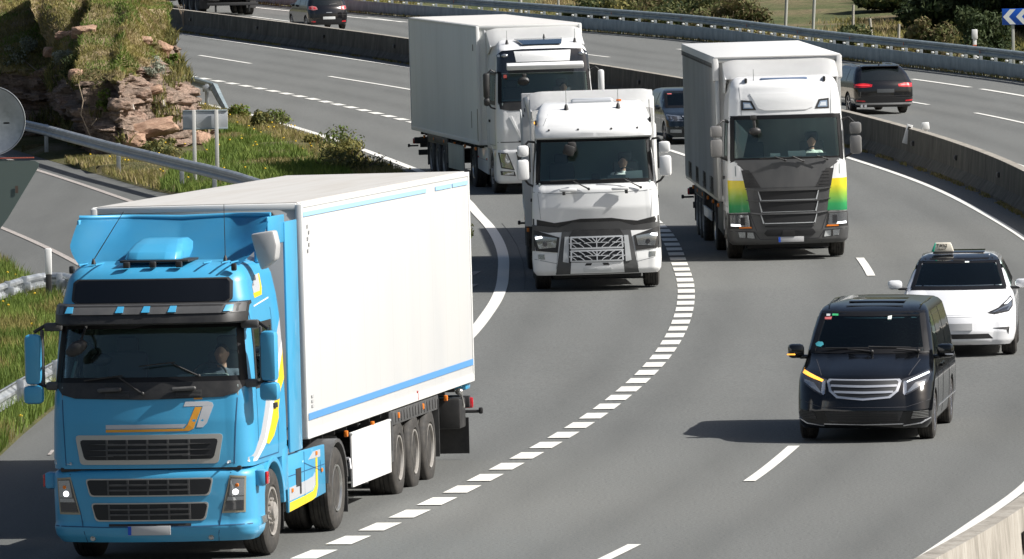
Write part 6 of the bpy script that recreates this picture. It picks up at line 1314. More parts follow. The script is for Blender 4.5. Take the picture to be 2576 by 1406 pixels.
    b=B(); b.box((-.42,.05,2.78),(.17,.10,.20),.04); b.box((-.48,.0,2.72),(.22,.10,.20),.06,Matrix.Rotation(.3,3,'Y')); obj('kerb_mirror',b,blackp,r)
    b=B(); b.box((.02,.30,2.18),(.16,.08,.14),.03); obj('dash_camera',b,blackp,r); b=B(); b.box((.76,.32,2.20),(.33,.06,.16),.004,Matrix.Rotation(-.05,3,'Y')); obj('dash_papers',b,paper,r)
    b=B(); b.tube([(1.1,1.0,3.62),(1.1,.9,3.45),(1.12,.72,3.30),(1.08,.55,3.18)],.008,5); obj('roof_cable',b,blackp,r)
    b=B()
    for k in range(4): b.tube([(-1.30-.03*k+.06,2.75,3.35+.12*(3-k)),(-1.28-.0*k,2.78,3.1),(-1.24-.02*k,2.8,2.62-.05*k)],.014,5)
    obj('air_hose',b,blackp,r); b=B(); b.box((-1.22,2.75,3.45),(.08,.06,.5),.01,Matrix.Rotation(-.2,3,'Y')); obj('hose_bracket',b,alu,r)
    person(seatpos(r,.56,1.15,1.66),'driver in a white short-sleeved shirt at the wheel of the silver-grilled lorry','white',shirtcol=(.75,.76,.74))
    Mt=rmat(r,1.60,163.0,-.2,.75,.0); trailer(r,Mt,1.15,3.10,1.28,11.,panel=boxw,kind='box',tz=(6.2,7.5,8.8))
    b=B(); b.box((-.03,-.10,2.46),(2.56,.10,2.60),.02); obj('headboard',b,boxw,r,Mt)
    return r
white_lorry()
# ================================================================ white box lorry at the back
def box_lorry():
    r=place('articulated_lorry',.95,204.1,-7.3,.6,'tall white box lorry with a dark visor band and roof window','lorry')
    sh=Shell([(1.10,1.215,.03,.12,.24,2.25,.08),(1.6,1.225,.0,.12,.25,2.25,.08),(2.05,1.215,.04,.12,.25,2.25,.08),(2.3,1.20,.10,.12,.25,2.25,.08),(2.99,1.17,.25,.12,.25,2.25,.08),(3.4,1.13,.32,.12,.25,2.25,.1),(3.54,1.08,.40,.11,.25,2.25,.12),(3.62,1.03,.62,.10,.24,2.25,.14),(3.70,.98,1.0,.08,.22,2.25,.14),(3.76,.9,1.45,.06,.2,2.2,.14)])
    wz0,wz1=2.25,3.0; wx0,wx1=1.13,1.09; b=sh.mesh(zr(1.10,3.76,.04),hole=hole_fn(wx0,wz0,wx1,wz1,.6,side=(.65,1.58,2.23,2.92)),res=(30,7,22,8)); obj('cab_body',b,white,r,smooth=40)
    interior(r,sh,1.10,3.5,2.28,2.15,hole_fn(1.16,2.2,1.12,3.04,.8,0,side=(.61,1.62,2.19,2.96))); windscreen(r,sh,wx0,wz0,wx1,wz1,bot=.04,top=.03)
    F_=sh.F(); f=lambda n,p,m,o=.006,st=.08,par=r: obj(n,B().patch(p,F_,o,st),m,par)
    f('cowl_panel',[(-1.14,2.26),(-1.12,2.10),(-.9,2.06),(.9,2.06),(1.12,2.10),(1.14,2.26)],blackp,.010)
    f('visor_band',[(-1.14,2.97),(1.14,2.97),(1.12,3.42),(1.0,3.52),(.5,3.55),(-.5,3.55),(-1.0,3.52),(-1.12,3.42)],mat('gloss_black',(.008,.009,.012),.12,coat=1),.010); f('visor_sign',[(-.68,3.24),(.64,3.24),(.68,3.50),(-.72,3.50)],white2,.016)
    b=B(); b.box((-.02,-.02,3.14),(1.90,.16,.14),.03,Matrix.Rotation(.5,3,'X')); obj('visor_blade',b,white2,r)
    for s in (-1,1): b=B(); y=sh.yf(.95,3.4); b.ell((s*.95,y-.0,3.40),(.09,.05,.05)); obj('roof_lamp',b,lens,r)
    zt=lambda y:3.54+(.08*(y-.40)/.22 if y<.62 else .08+.08*(min(y,1.0)-.62)/.38)+max(0,min(1,(y-1.0)/.45))*.06
    b=B(); T_=lambda x,y,o:(x,y,zt(y)+o+.03); b.patch([(-.60,1.30),(-.48,.62),(.48,.62),(.60,1.30)],T_,.012,.1); obj('roof_window',b,mat('smoked_glass',(.02,.04,.07),.1,coat=1),r)
    for x in (-.82,.86): antenna(r,(x,.95,3.66),.34,(0,0)); b=B(); b.lathe([(-.02,.07),(.05,.04),(.13,.02)],(x,.95,3.64),'Z',10); obj('antenna_foot',b,blackp,r)
    b=B(); b.lathe([(-.02,.05),(.04,.03),(.12,.01)],(.16,1.4,3.76),'Z',10); obj('roof_knob',b,blackp,r)
    spoiler(r,sh,3.70,4.07,1.3,2.3,1.17,white2,.2,curve=.10,low=.10)
    for s in (-1,1):
        b=B(); b.box((s*1.20,2.45,2.6),(.03,.45,2.8),.012); obj('air_deflector',b,white,r); b=B(); b.box((s*1.19,2.70,3.0),(.02,.10,1.9),.01); obj('deflector_edge',b,blackp,r)
        mm=lambda p:[(x*s,z) for x,z in p][::s]
    bs=Shell([(.28,1.18,.09,.14,.22,.85,.05),(.34,1.225,.03,.14,.24,.88,.05),(.50,1.245,.0,.14,.26,.9,.05),(.8,1.235,.01,.13,.26,.9,.05),(1.05,1.225,.0,.12,.26,.9,.05),(1.12,1.20,.03,.12,.24,.9,.05)])
    obj('bumper',bs.mesh(zr(.28,1.12,.03),res=(30,7,8,8)),white,r,smooth=40); G=bs.F(); g=lambda n,p,m,o=.006,par=r,st=.07: obj(n,B().patch(p,G,o,st),m,par)
    f('bonnet_seam',[(-1.2,1.28),(1.2,1.28),(1.2,1.30),(-1.2,1.30)],seam,.004); f('bonnet_relief',[(-.60,1.36),(.60,1.36),(.64,1.78),(-.64,1.78)],white2,.022); b=B(); 
    for s in (-1,1): b.patch([(s*.62,1.36),(s*.66,1.36),(s*.92,1.90),(s*.86,1.92)][::s],F_,.02,.1)
    objs('bonnet_crease',b,white2,r)
    g('grille',[(-.70,.55),(-.78,1.05),(.78,1.05),(.70,.55)],blackp,.010); f('upper_grille',[(-.72,1.32),(-.5,1.34),(.5,1.34),(.72,1.32),(.55,1.2),(-.55,1.2)],blackp,.02)
    for s in (-1,1):
        mm=lambda p:[(x*s,z) for x,z in p][::s]
        q=g('headlight',mm([(.82,.60),(1.14,.66),(1.20,1.04),(.98,1.02)]),blackp,.006); g('lamp_glass',mm([(.86,.63),(1.11,.68),(1.17,1.02),(1.0,1.0)]),lens,.012,q); g('fog_lamp',mm([(.80,.46),(1.15,.49),(1.16,.59),(.82,.57)]),blackp,.006); g('lamp_glass',mm([(.84,.48),(1.10,.50),(1.11,.575),(.85,.56)]),lens,.010,q)
        b=B(); b.box((s*1.215,.62,.95),(.03,.06,.14),.01); obj('indicator',b,amber,r)
        mirror(r,s*1.42,.45,2.68,.15,.62,white if s>0 else blackp,rotz=-.1*s,arm=[[(s*1.16,.5,2.98),(s*1.30,.46,3.06),(s*1.41,.45,2.95)],[(s*1.18,.45,2.10),(s*1.32,.42,2.14),(s*1.41,.44,2.30)]]); mirror(r,s*1.42,.45,2.28,.14,.20,white if s>0 else blackp,rotz=-.1*s)
        b=B(); b.prism([(2.3,.42),(2.25,1.10),(4.30,1.08),(4.35,.5)],'x',s*1.20,s*1.15,.012); q=obj('side_skirt',b,white,r); b=B(); line(b,lambda y,z,o:(s*(1.20+o),y,z),[(2.32,.76),(4.3,.78)],.014,.004); obj('skirt_seam',b,wsm,q)
        for y in (2.45,4.15): b=B(); b.box((s*1.21,y,.80),(.02,.07,.05),.008); obj('side_marker',b,red,q)
    cab_windows(r,sh,(.60,1.62),(2.35,2.95)); door_lines(r,sh,.56,1.7,1.2,3.05,wsm); fender(r,1.4,.515,1.2,0,white); tractor_chassis(r,1.4,5.0,white)
    b=B(); b.ell((-.52,.25,2.76),(.16,.07,.12)); b.box((-.5,.28,2.9),(.1,.08,.1),.02); obj('kerb_mirror',b,blackp,r)
    b=B(); b.box((-.98,.22,2.90),(.08,.01,.08),0); obj('sticker',b,mat('sticker_red',(.35,.06,.05),.6),r)
    person(seatpos(r,.60,1.35,1.80),'driver at the wheel of the high box lorry with a dark visor band','beige',shirtcol=(.5,.44,.36))
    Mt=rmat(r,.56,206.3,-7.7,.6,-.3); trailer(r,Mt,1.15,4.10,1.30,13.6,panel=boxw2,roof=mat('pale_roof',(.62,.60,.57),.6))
    guards(r,Mt,1.15,1.30,[(-1,3.2,6.2,.40,1.02),(1,3.2,6.2,.40,1.02)],dirty('dull_panel',(.42,.43,.36),.5,0,amt=.5))
    b=B(); b.box((-1.306,1.35,1.75),(.006,.05,.42)); b.box((-1.308,.16,1.62),(.006,.16,.85)); obj('panel_mark',b,mat('brown_tape',(.18,.14,.10),.6),r,Mt)
    b=B(); b.box((-1.308,.75,3.55),(.006,.10,.16)); obj('trailer_print',b,greyp,r,Mt)
    return r
box_lorry()
# ================================================================ cars
def car_body(r,name,sh,zs,mt,hole=None,arch=(),R=.34,hw=.95,res=(34,8,26,22),depth=.30,smooth=38,archz=None):
    b=sh.mesh(zs,hole=None,res=res); o=obj(name,b,mt,r,smooth=None); o.parent=None; cut=[]
    for y in arch:
        for s in (-1,1):
            c=B(); c.lathe([(hw+.1,R),(hw+.1,R*.99)][:1]+[(hw-depth,R)],(0,0,0),'X',36)
            for v in c.bm.verts: v.co.x*=s
            bmesh.ops.recalc_face_normals(c.bm,faces=c.bm.faces); q=obj('cut',c,blackp,None,smooth=None); q.location=(0,y,archz or R*.93); cut.append(q)
    if cut: boolcut(o,cut)
    me=o.data; bm=bmesh.new(); bm.from_mesh(me)
    if hole: bmesh.ops.delete(bm,geom=[f for f in bm.faces if hole(*f.calc_center_median())],context='FACES')
    bm.to_mesh(me); bm.free(); me.materials.clear(); me.materials.append(mt); me.polygons.foreach_set('material_index',[0]*len(me.polygons)); me.shade_smooth(); me.set_sharp_from_angle(angle=math.radians(smooth)); o.parent=r; o.matrix_local=Matrix.Identity(4); return o
def side_glass(r,sh,polys,m=dgl,fr=blackp):
    for s in (-1,1):
        for p in polys: obj('side_window',B().patch(p,sh.D(s),.006,.12),m,r)
def topf(sh,z0,z1):
    """point on the upper front surface (bonnet) for plan position (x,y)"""
    def T_(x,y,o):
        a,b_=z0,z1
        for _ in range(24):
            m_=(a+b_)/2
            if sh.yf(x,m_)>y: b_=m_
            else: a=m_
        return (x,y,a+o)
    return T_
def black_van():
    r=place('van',4.91,117.5,7.2,-.5,'glossy black passenger van with chrome grille bars and its indicator lit','van')
    sh=Shell([(.20,.88,.10,.10,.25,5.0,.15),(.26,.93,.02,.12,.32,5.08,.2),(.45,.955,-.01,.13,.34,5.12,.2),(.60,.96,.03,.14,.36,5.14,.2),(.72,.962,.07,.15,.38,5.14,.2),(.85,.962,.13,.17,.40,5.14,.2),(.93,.955,.22,.19,.42,5.13,.2),(1.0,.94,.38,.20,.42,5.12,.2),(1.06,.925,.56,.20,.42,5.12,.2),(1.12,.91,.76,.18,.40,5.11,.2),(1.17,.905,.93,.15,.34,5.10,.2),(1.24,.895,1.03,.14,.28,5.09,.2),(1.5,.845,1.38,.13,.24,5.05,.2),(1.745,.78,1.74,.12,.22,4.98,.22),(1.80,.745,1.88,.12,.22,4.9,.25),(1.835,.70,2.08,.10,.25,4.8,.3),(1.86,.61,2.45,.08,.3,4.6,.3),(1.87,.48,2.8,.06,.3,4.4,.3)])
    wz0,wz1=1.235,1.735; wx0,wx1=.82,.71
    car_body(r,'body',sh,zr(.20,1.2,.025)+zr(1.23,1.87,.03),blackpaint,hole_fn(wx0,wz0,wx1,wz1,2.2,.03,side=(1.85,2.33,1.22,1.62)),arch=(.92,4.12),R=.385,hw=.97,archz=.345)
    interior_car(r,sh,1.235,1.745,wx0,wx1); windscreen(r,sh,wx0,wz0,wx1,wz1,frit=.05,bot=.045,top=.035)
    F_=sh.F(); f=lambda n,p,m,o=.005,par=r,st=.06: obj(n,B().patch(p,F_,o,st),m,par)
    # grille
    q=f('grille',[(-.53,.86),(-.49,.72),(-.38,.63),(0,.60),(.38,.63),(.49,.72),(.53,.86),(.50,.89),(-.50,.89)],chrome,.014); f('grille_mesh',[(-.49,.85),(-.455,.735),(-.36,.66),(0,.635),(.36,.66),(.455,.735),(.49,.85),(.46,.872),(-.46,.872)],mat('grille_dark',(.012,.013,.015),.5),.020,q)
    b=B()
    for z,w_ in ((.80,.47),(.715,.42)): b.patch([(-w_,z-.013),(0,z-.022),(w_,z-.013),(w_,z+.017),(0,z+.010),(-w_,z+.017)],F_,.032,.06)
    obj('grille_bars',b,chrome,q)
    for s in (-1,1):
        mm=lambda p:[(x*s,z) for x,z in p][::s]
        q=f('headlight',mm([(.53,.88),(.56,.68),(.60,.665),(.76,.75),(.885,.84),(.92,.98),(.88,1.0),(.70,.93)]),lensd,.006)
        f('lamp_glass',mm([(.60,.70),(.63,.70),(.75,.77),(.86,.85),(.86,.88),(.72,.84)]),lens,.010,q)
        if s<0: f('lit_indicator',mm([(.58,.875),(.70,.925),(.885,.995),(.90,.955),(.72,.89),(.60,.85)]),amberlit,.013,q)
        else: f('lit_lamp',mm([(.60,.855),(.70,.90),(.88,.975),(.89,.955),(.72,.885),(.61,.84)]),mat('lit_lamp_soft',(.8,.85,.9),.2,emis=(.9,.95,1),estr=1.6),.013,q)
        f('lamp_strip',mm([(.555,.86),(.60,.86),(.605,.70),(.575,.665),(.555,.69)]),mat('lamp_silver',(.6,.62,.66),.15,.8),.013,q)
        q=f('fog_vent',mm([(.66,.325),(.88,.34),(.93,.42),(.90,.455),(.70,.42)]),mat('grille_dark',(.012,.013,.015),.5),.004)
        b=B()
        for k in range(5): z=.345+.022*k; line(b,F_,mm([(.67+.008*k,z),(.90,z+.01)]),.006,.012)
        obj('vent_bars',b,alu if s>0 else greyp,q)
        b=B(); line(b,F_,mm([(.56,.235),(.80,.27),(.93,.34)]),.016,.012); objs('bumper_trim',b,chrome,r)
    f('lower_intake',[(-.50,.30),(.50,.30),(.56,.44),(-.56,.44)],mat('grille_dark',(.012,.013,.015),.5),.004); b=B()
    for k in range(5): line(b,F_,[(-.5,.315+.024*k),(.5,.315+.024*k)],.006,.010)
    obj('intake_bars',b,blackp,r); b=B(); line(b,F_,[(-.56,.262),(0,.255),(.56,.262)],.014,.010); objs('bumper_trim',b,chrome,r)
    b=B(); line(b,F_,[(-.93,.60),(-.60,.50),(.60,.50),(.93,.60)],.006,.003); obj('bumper_seam',b,seam,r)
    T_=topf(sh,.86,1.17)
    b=B(); line(b,T_,[(-.62,.42),(-.74,1.02)],.008,.003); line(b,T_,[(.62,.42),(.74,1.02)],.008,.003); obj('bonnet_crease',b,seam,r)
    wiper(r,(.05,sh.yf(0,1.24)-.04,1.235),(-.3,sh.yf(.3,1.25)-.05,1.27),(-.62,sh.yf(.62,1.25)-.03,1.275),(.0,sh.yf(0,1.26)-.04,1.285)); wiper(r,(.70,sh.yf(.7,1.24)-.04,1.235),(.4,sh.yf(.4,1.25)-.05,1.27),(.0,sh.yf(0,1.27)-.03,1.30),(.60,sh.yf(.6,1.26)-.04,1.28))
    # side
    side_glass(r,sh,[[(1.50,1.20),(2.35,1.20),(2.35,1.68),(2.0,1.68)]],m=gl); side_glass(r,sh,[[(2.43,1.19),(3.55,1.18),(3.55,1.67),(2.43,1.68)],[(3.63,1.18),(4.78,1.17),(4.68,1.64),(3.63,1.67)]])
    b=B()
    for s in (-1,1):
        D=sh.D(s); line(b,D,[(1.45,.35),(1.42,1.15)],.008); line(b,D,[(2.40,.30),(2.40,1.74)],.008); line(b,D,[(3.60,.30),(3.60,1.74)],.008); line(b,D,[(2.4,1.12),(4.9,1.10)],.012,.006)
    obj('door_seam',b,seam,r)
    b=B()
    for s in (-1,1):
        D=sh.D(s); b.patch(rect(2.10,.96,2.30,1.0),D,.03,.2); b.patch(rect(2.50,.96,2.70,1.0),D,.03,.2)
    objs('door_handle',b,blackpaint,r)
    b=B()
    for s in (-1,1): D=sh.D(s); b.patch([(1.55,.42),(4.9,.42),(4.9,.437),(1.55,.437)],D,.008,.2)
    objs('side_trim',b,chrome,r)
    for s in (-1,1):
        mirror(r,s*1.07,1.42,1.22,.23,.20,blackpaint,dp=.20,rotz=-.15*s); b=B(); b.box((s*.95,1.40,1.14),(.14,.10,.06),.02); obj('mirror_foot',b,blackpaint,r)
        b=B(); b.box((s*1.13,1.31,1.175),(.12,.03,.020),.008); obj('mirror_indicator' ,b,amberlit if s<0 else chrome,r)
    b=B(); b.patch([(-.40,2.05),(.42,2.05),(.42,2.07),(-.40,2.07)],lambda x,y,o:(x,y,1.826+o),.006,.2); obj('roof_window_edge',b,blackp,r)
    b=B(); b.box((0,3.0,1.868),(.8,1.0,.010),.004); obj('roof_window',b,mat('roof_glass_black',(.01,.012,.015),.05,coat=1),r)
    b=B()
    for s in (-1,1): b.tube([(s*.66,2.1,1.84),(s*.68,3.4,1.865),(s*.66,4.7,1.825)],.009,6)
    objs('roof_rail',b,blackpaint,r)
    for y in (.92,4.12):
        for s in (-1,1): wheel(r,s*.955,y,.345,.235,.235,'alloy5',m=mat('alloy_dull',(.45,.45,.47),.25,.9))
    y0=lambda x,z:sh.yf(x,z)
    for p,m in (([(-.66,1.70),(-.61,1.70),(-.61,1.728),(-.66,1.728)],mat('sticker_grey',(.55,.58,.58),.6)),([(-.58,1.705),(-.49,1.705),(-.49,1.73),(-.58,1.73)],mat('sticker_green',(.05,.42,.16),.6)),([(-.68,1.655),(-.59,1.655),(-.58,1.69),(-.68,1.685)],mat('sticker_redw',(.5,.12,.12),.6)),([(.23,1.66),(.28,1.66),(.285,1.71),(.23,1.70)],paper),([(-.76,1.30),(-.70,1.29),(-.66,1.32),(-.68,1.355),(-.74,1.36),(-.78,1.33)],mat('sticker_teal',(.05,.30,.36),.6))): f('sticker',p,m,.010)
    b=B(); b.box((-.02,2.02,1.62),(.24,.03,.07),.015); b.box((-.02,1.95,1.72),(.10,.06,.05),.015); obj('rear_view_mirror',b,mat('mirror_black',(.05,.06,.07),.3),r)
    b=B(); b.box((.0,1.98,1.54),(.03,.02,.09),.008); obj('hanging_tag',b,mat('tag_blue',(.10,.22,.6),.5),r)
    person(seatpos(r,.42,2.55,.74),'driver in a blue shirt at the wheel of the black van','blue',shirtcol=(.16,.24,.36)); steering(r,.42,2.02,1.13,.18)
    return r
def interior_car(r,sh,zw0,zw1,wx0,wx1,y_back=3.2):
    k=[kk for kk in sh.k]; ins=Shell([(z,max(.1,w-.045),yf+.06,bow,max(.05,rc-.02),min(yr-.1,y_back),min(rr,.15),0) for z,w,yf,bow,rc,yr,rr,br in k if z<=zw1+.09 and z>=.9]); zt=min(zw1+.07,ins.k[-1][0])
    b=ins.mesh(zr(ins.k[0][0],zt,.04),hole=hole_fn(wx0+.03,zw0-.04,wx1+.03,zw1+.03,9,0) if False else (lambda x,y,z: z>zw0-.03 and z<zw1+.02 and (y<sh.yf(x,z)+.35 or (abs(x)>.5 and 1.6<y<2.8))),res=(20,5,8,6)); obj('cabin_lining',b,inter,r)
    yb=sh.yf(0,zw0); b=B(); b.prism([(yb+.08,zw0-.30),(yb+.12,zw0-.03),(yb+.5,zw0-.02),(yb+.62,zw0-.12),(yb+.55,zw0-.35)],'x',-.72,.72,.02); obj('dashboard',b,inter,r)
    for s in (-1,1): b=B(); b.box((s*.40,yb+1.65,zw0-.12),(.48,.14,.72),.06,Matrix.Rotation(-.2,3,'X')); b.box((s*.40,yb+1.76,zw0+.28),(.26,.10,.18),.05); b.box((s*.40,yb+1.35,zw0-.42),(.48,.5,.16),.05); obj('seat',b,seatm,r)
black_van()
def taxi():
    r=place('taxi',7.32,137.2,4.2,.0,'white electric hatchback taxi with a black roof and an illuminated sign','taxi')
    sh=Shell([(.20,.86,.12,.10,.3,4.55,.2),(.27,.92,.02,.16,.36,4.66,.25),(.42,.955,.0,.17,.36,4.74,.3),(.58,.958,.02,.18,.38,4.75,.3),(.66,.958,.05,.19,.40,4.74,.3),(.72,.957,.12,.21,.42,4.73,.3),(.78,.955,.25,.23,.42,4.72,.3),(.85,.945,.42,.22,.42,4.71,.3),(.92,.93,.62,.20,.42,4.70,.3),(.99,.91,.85,.17,.40,4.68,.3),(1.04,.89,1.03,.14,.34,4.62,.3),(1.10,.86,1.17,.13,.26,4.5,.3),(1.30,.78,1.55,.12,.22,4.2,.3),(1.50,.68,1.95,.11,.2,3.9,.3),(1.56,.63,2.12,.10,.2,3.7,.3),(1.60,.55,2.38,.08,.2,3.5,.3),(1.62,.40,2.7,.05,.2,3.3,.25)])
    wz0,wz1=1.09,1.515; wx0,wx1=.765,.635
    car_body(r,'body',sh,zr(.20,1.05,.02)+zr(1.07,1.62,.03),mat('taxi_white',(.82,.82,.83),.25,coat=1),hole_fn(wx0,wz0,wx1,wz1,2.6,.03,side=(1.95,2.72,1.12,1.44)),arch=(.87,3.76),R=.375,hw=.97,archz=.345)
    interior_car(r,sh,1.09,1.515,wx0,wx1,3.4); windscreen(r,sh,wx0,wz0,wx1,wz1,frit=.035,bot=.03,top=.05)
    F_=sh.F(); f=lambda n,p,m,o=.004,par=r,st=.06: obj(n,B().patch(p,F_,o,st),m,par)
    gb=mat('roof_glass_black',(.01,.012,.015),.05,coat=1); f('roof_glass',[(-.655,1.50),(.655,1.50),(.62,1.557),(.52,1.597),(-.52,1.597),(-.62,1.557)],gb,.008,st=.04); b=B(); b.box((0,3.0,1.618),(.84,1.0,.014),.006); obj('roof_glass',b,gb,r)
    for s in (-1,1):
        mm=lambda p:[(x*s,z) for x,z in p][::s]
        q=f('headlight',mm([(.47,.715),(.60,.69),(.84,.73),(.90,.80),(.90,.90),(.86,.96),(.80,.90),(.66,.79)]),blackp,.003,st=.04); f('lamp_glass',mm([(.55,.72),(.83,.75),(.885,.82),(.87,.90),(.80,.83),(.68,.765)]),lens,.007,q,.04); f('lamp_inner',mm([(.62,.73),(.80,.755),(.84,.81),(.72,.775)]),lensd,.010,q,.04); f('lit_lamp',mm([(.76,.84),(.86,.93),(.872,.90),(.80,.845)]),lit,.010,q,.04)
        f('fog_vent',mm([(.56,.465),(.86,.475),(.86,.50),(.84,.38),(.80,.42),(.79,.455)] if False else [(.56,.475),(.85,.49),(.83,.37),(.80,.44)]),blackp,.004)
    f('lower_intake',[(-.58,.305),(.58,.305),(.50,.385),(-.50,.385)],blackp,.004); f('number_plate',rect(-.24,.445,.24,.56),platem,.02)
    b=B(); line(b,F_,[(-.80,.735),(-.45,.69),(.45,.69),(.80,.735)],.006,.002); obj('bonnet_seam',b,wsm,r)
    f('nose_shadow_line',[(-.5,.66),(.5,.66),(.5,.666),(-.5,.666)],wsm,.002)
    side_glass(r,sh,[[(1.55,1.10),(2.75,1.10),(2.75,1.48),(2.15,1.48)]],m=gl); side_glass(r,sh,[[(2.83,1.10),(3.9,1.12),(3.6,1.47),(2.83,1.48)]]); b=B()
    for s in (-1,1): D=sh.D(s); line(b,D,[(1.42,.4),(1.45,1.05)],.007); line(b,D,[(2.79,.4),(2.79,1.5)],.007)
    obj('door_seam',b,wsm,r); b=B()
    for s in (-1,1): b.box((s*.945,2.3,.32),(.03,2.0,.12),.01)
    objs('sill',b,blackp,r)
    tw=mat('taxi_white',(.82,.82,.83),.25,coat=1)
    for s in (-1,1):
        mirror(r,s*1.06,1.50,1.14,.24,.15,tw,dp=.16,rotz=-.15*s); b=B(); b.box((s*.93,1.48,1.07),(.16,.08,.04),.015); obj('mirror_foot',b,blackp,r)
    for y in (.87,3.76):
        for s in (-1,1): wheel(r,s*.955,y,.345,.25,.255,'alloy10',m=mat('alloy_dark',(.10,.10,.11),.3,.8))
    # sign
    s_=empty('taxi_sign',(0,0,0)); s_.parent=r; s_.matrix_local=Matrix.Translation((-.27,2.35,1.64)); 
    b=B(); b.prism([(-.18,0),(.18,0),(.13,.15),(-.13,.15)],'y',-.055,.055,.015); obj('sign_box',b,mat('sign_cream',(.80,.74,.62),.5),s_)
    b=B(); b.prism([(-.20,0),(-.15,0),(-.115,.14),(-.135,.15)],'y',-.06,.06,.008); obj('green_lamp',b,mat('green_lamp',(.03,.42,.28),.4),s_)
    b=B(); b.box((0,0,-.018),(.34,.14,.03),.01); obj('sign_foot',b,blackp,s_)
    R90=Matrix.Rotation(math.pi/2,4,'X'); dk=mat('sign_ink',(.10,.07,.04),.7)
    text_mesh('TAXI',.082,dk,'lettering',s_,Matrix.Translation((-.02,-.058,.100))@R90); text_mesh('MUSKIZ',.040,dk,'lettering',s_,Matrix.Translation((-.02,-.058,.040))@R90)
    f('sticker',[(.10,1.475),(.17,1.475),(.17,1.495),(.10,1.495)],paper,.010)
    b=B(); b.box((0,2.12,1.42),(.24,.03,.07),.02); b.box((0,2.0,1.49),(.2,.1,.06),.02); obj('rear_view_mirror',b,blackp,r); b=B(); b.box((0,1.75,1.10),(.36,.02,.20),.01); obj('dash_screen',b,mat('screen_dark',(.02,.025,.03),.2),r)
    person(seatpos(r,.38,2.50,.56),'bearded taxi driver in a blue-green T-shirt with an arm out to the wheel','teal',shirtcol=(.10,.24,.30)); person(seatpos(r,-.38,2.50,.56),'front passenger in a grey T-shirt sitting in the white taxi','grey',arms='lap',shirtcol=(.16,.19,.20)); steering(r,.38,1.92,.98,.17)
    return r
taxi()
def dark_hatch_front():
    # oncoming dark car between the lorries
    p=P(1679.5,353); r=place('car',5.33,233.0,-8.5,.3,'dark blue hatchback half hidden between the middle lorry and the curtain lorry','car')
    sh=Shell([(.20,.82,.12,.10,.25,4.3,.2),(.28,.87,.03,.14,.3,4.35,.25),(.5,.885,.0,.15,.3,4.38,.25),(.7,.885,.03,.17,.32,4.38,.25),(.80,.88,.14,.20,.34,4.38,.25),(.88,.87,.38,.20,.34,4.37,.25),(.95,.86,.75,.16,.32,4.35,.25),(1.0,.85,1.0,.12,.28,4.3,.25),(1.2,.79,1.40,.11,.22,4.15,.25),(1.40,.70,1.78,.10,.2,3.95,.25),(1.46,.64,1.98,.08,.2,3.8,.25),(1.50,.52,2.4,.06,.2,3.5,.25)])
    wz0,wz1=1.03,1.41; car_body(r,'body',sh,zr(.20,1.0,.03)+zr(1.03,1.50,.04),navy,hole_fn(.74,wz0,.63,wz1,2.4,.03),arch=(.85,3.4),R=.345,hw=.9,archz=.315)
    interior_car(r,sh,wz0,wz1,.74,.63,3.2); windscreen(r,sh,.74,wz0,.63,wz1,frit=.04,bot=.03,top=.03)
    F_=sh.F(); f=lambda n,p,m,o=.005,par=r: obj(n,B().patch(p,F_,o,.06),m,par)
    f('grille',[(-.36,.60),(.36,.60),(.44,.78),(-.44,.78)],blackp,.006); f('grille_rim',[(-.46,.775),(.46,.775),(.46,.80),(-.46,.80)],chrome,.012); f('lower_intake',[(-.6,.30),(.6,.30),(.55,.42),(-.55,.42)],blackp,.005); f('number_plate',rect(-.26,.44,.26,.55),platem,.02)
    for s in (-1,1):
        mm=lambda p:[(x*s,z) for x,z in p][::s]
        q=f('headlight',mm([(.44,.66),(.80,.66),(.86,.72),(.84,.84),(.50,.80)]),lens,.006); f('lamp_inner',mm([(.60,.68),(.72,.68),(.73,.79),(.60,.78)]),lensd,.01,q); f('lamp_inner',mm([(.77,.69),(.82,.69),(.82,.79),(.77,.79)]),lensd,.01,q)
        f('fog_lamp',mm([(.50,.33),(.80,.34),(.80,.43),(.50,.42)]),lens,.006)
        mirror(r,s*.97,1.35,1.02,.17,.13,navy,dp=.14); 
    f('sticker',[(-.60,1.36),(-.48,1.36),(-.48,1.385),(-.60,1.385)],mat('sticker_redw',(.5,.12,.12),.6),.010)
    side_glass(r,sh,[[(1.35,1.02),(2.35,1.02),(2.35,1.38),(1.85,1.38)],[(2.42,1.02),(3.45,1.04),(3.3,1.36),(2.42,1.38)]],m=mat('side_glass_teal',(.03,.06,.07),.05,coat=1))
    for y in (.85,3.4):
        for s in (-1,1): wheel(r,s*.88,y,.315,.20,.21,'alloy5',m=mat('alloy_dull',(.45,.45,.47),.25,.9))
    b=B()
    for s in (-1,1): D=sh.D(s); line(b,D,[(1.3,.35),(1.32,1.0)],.008); line(b,D,[(2.38,.35),(2.38,1.4)],.008)
    obj('door_seam',b,seam,r)
dark_hatch_front()
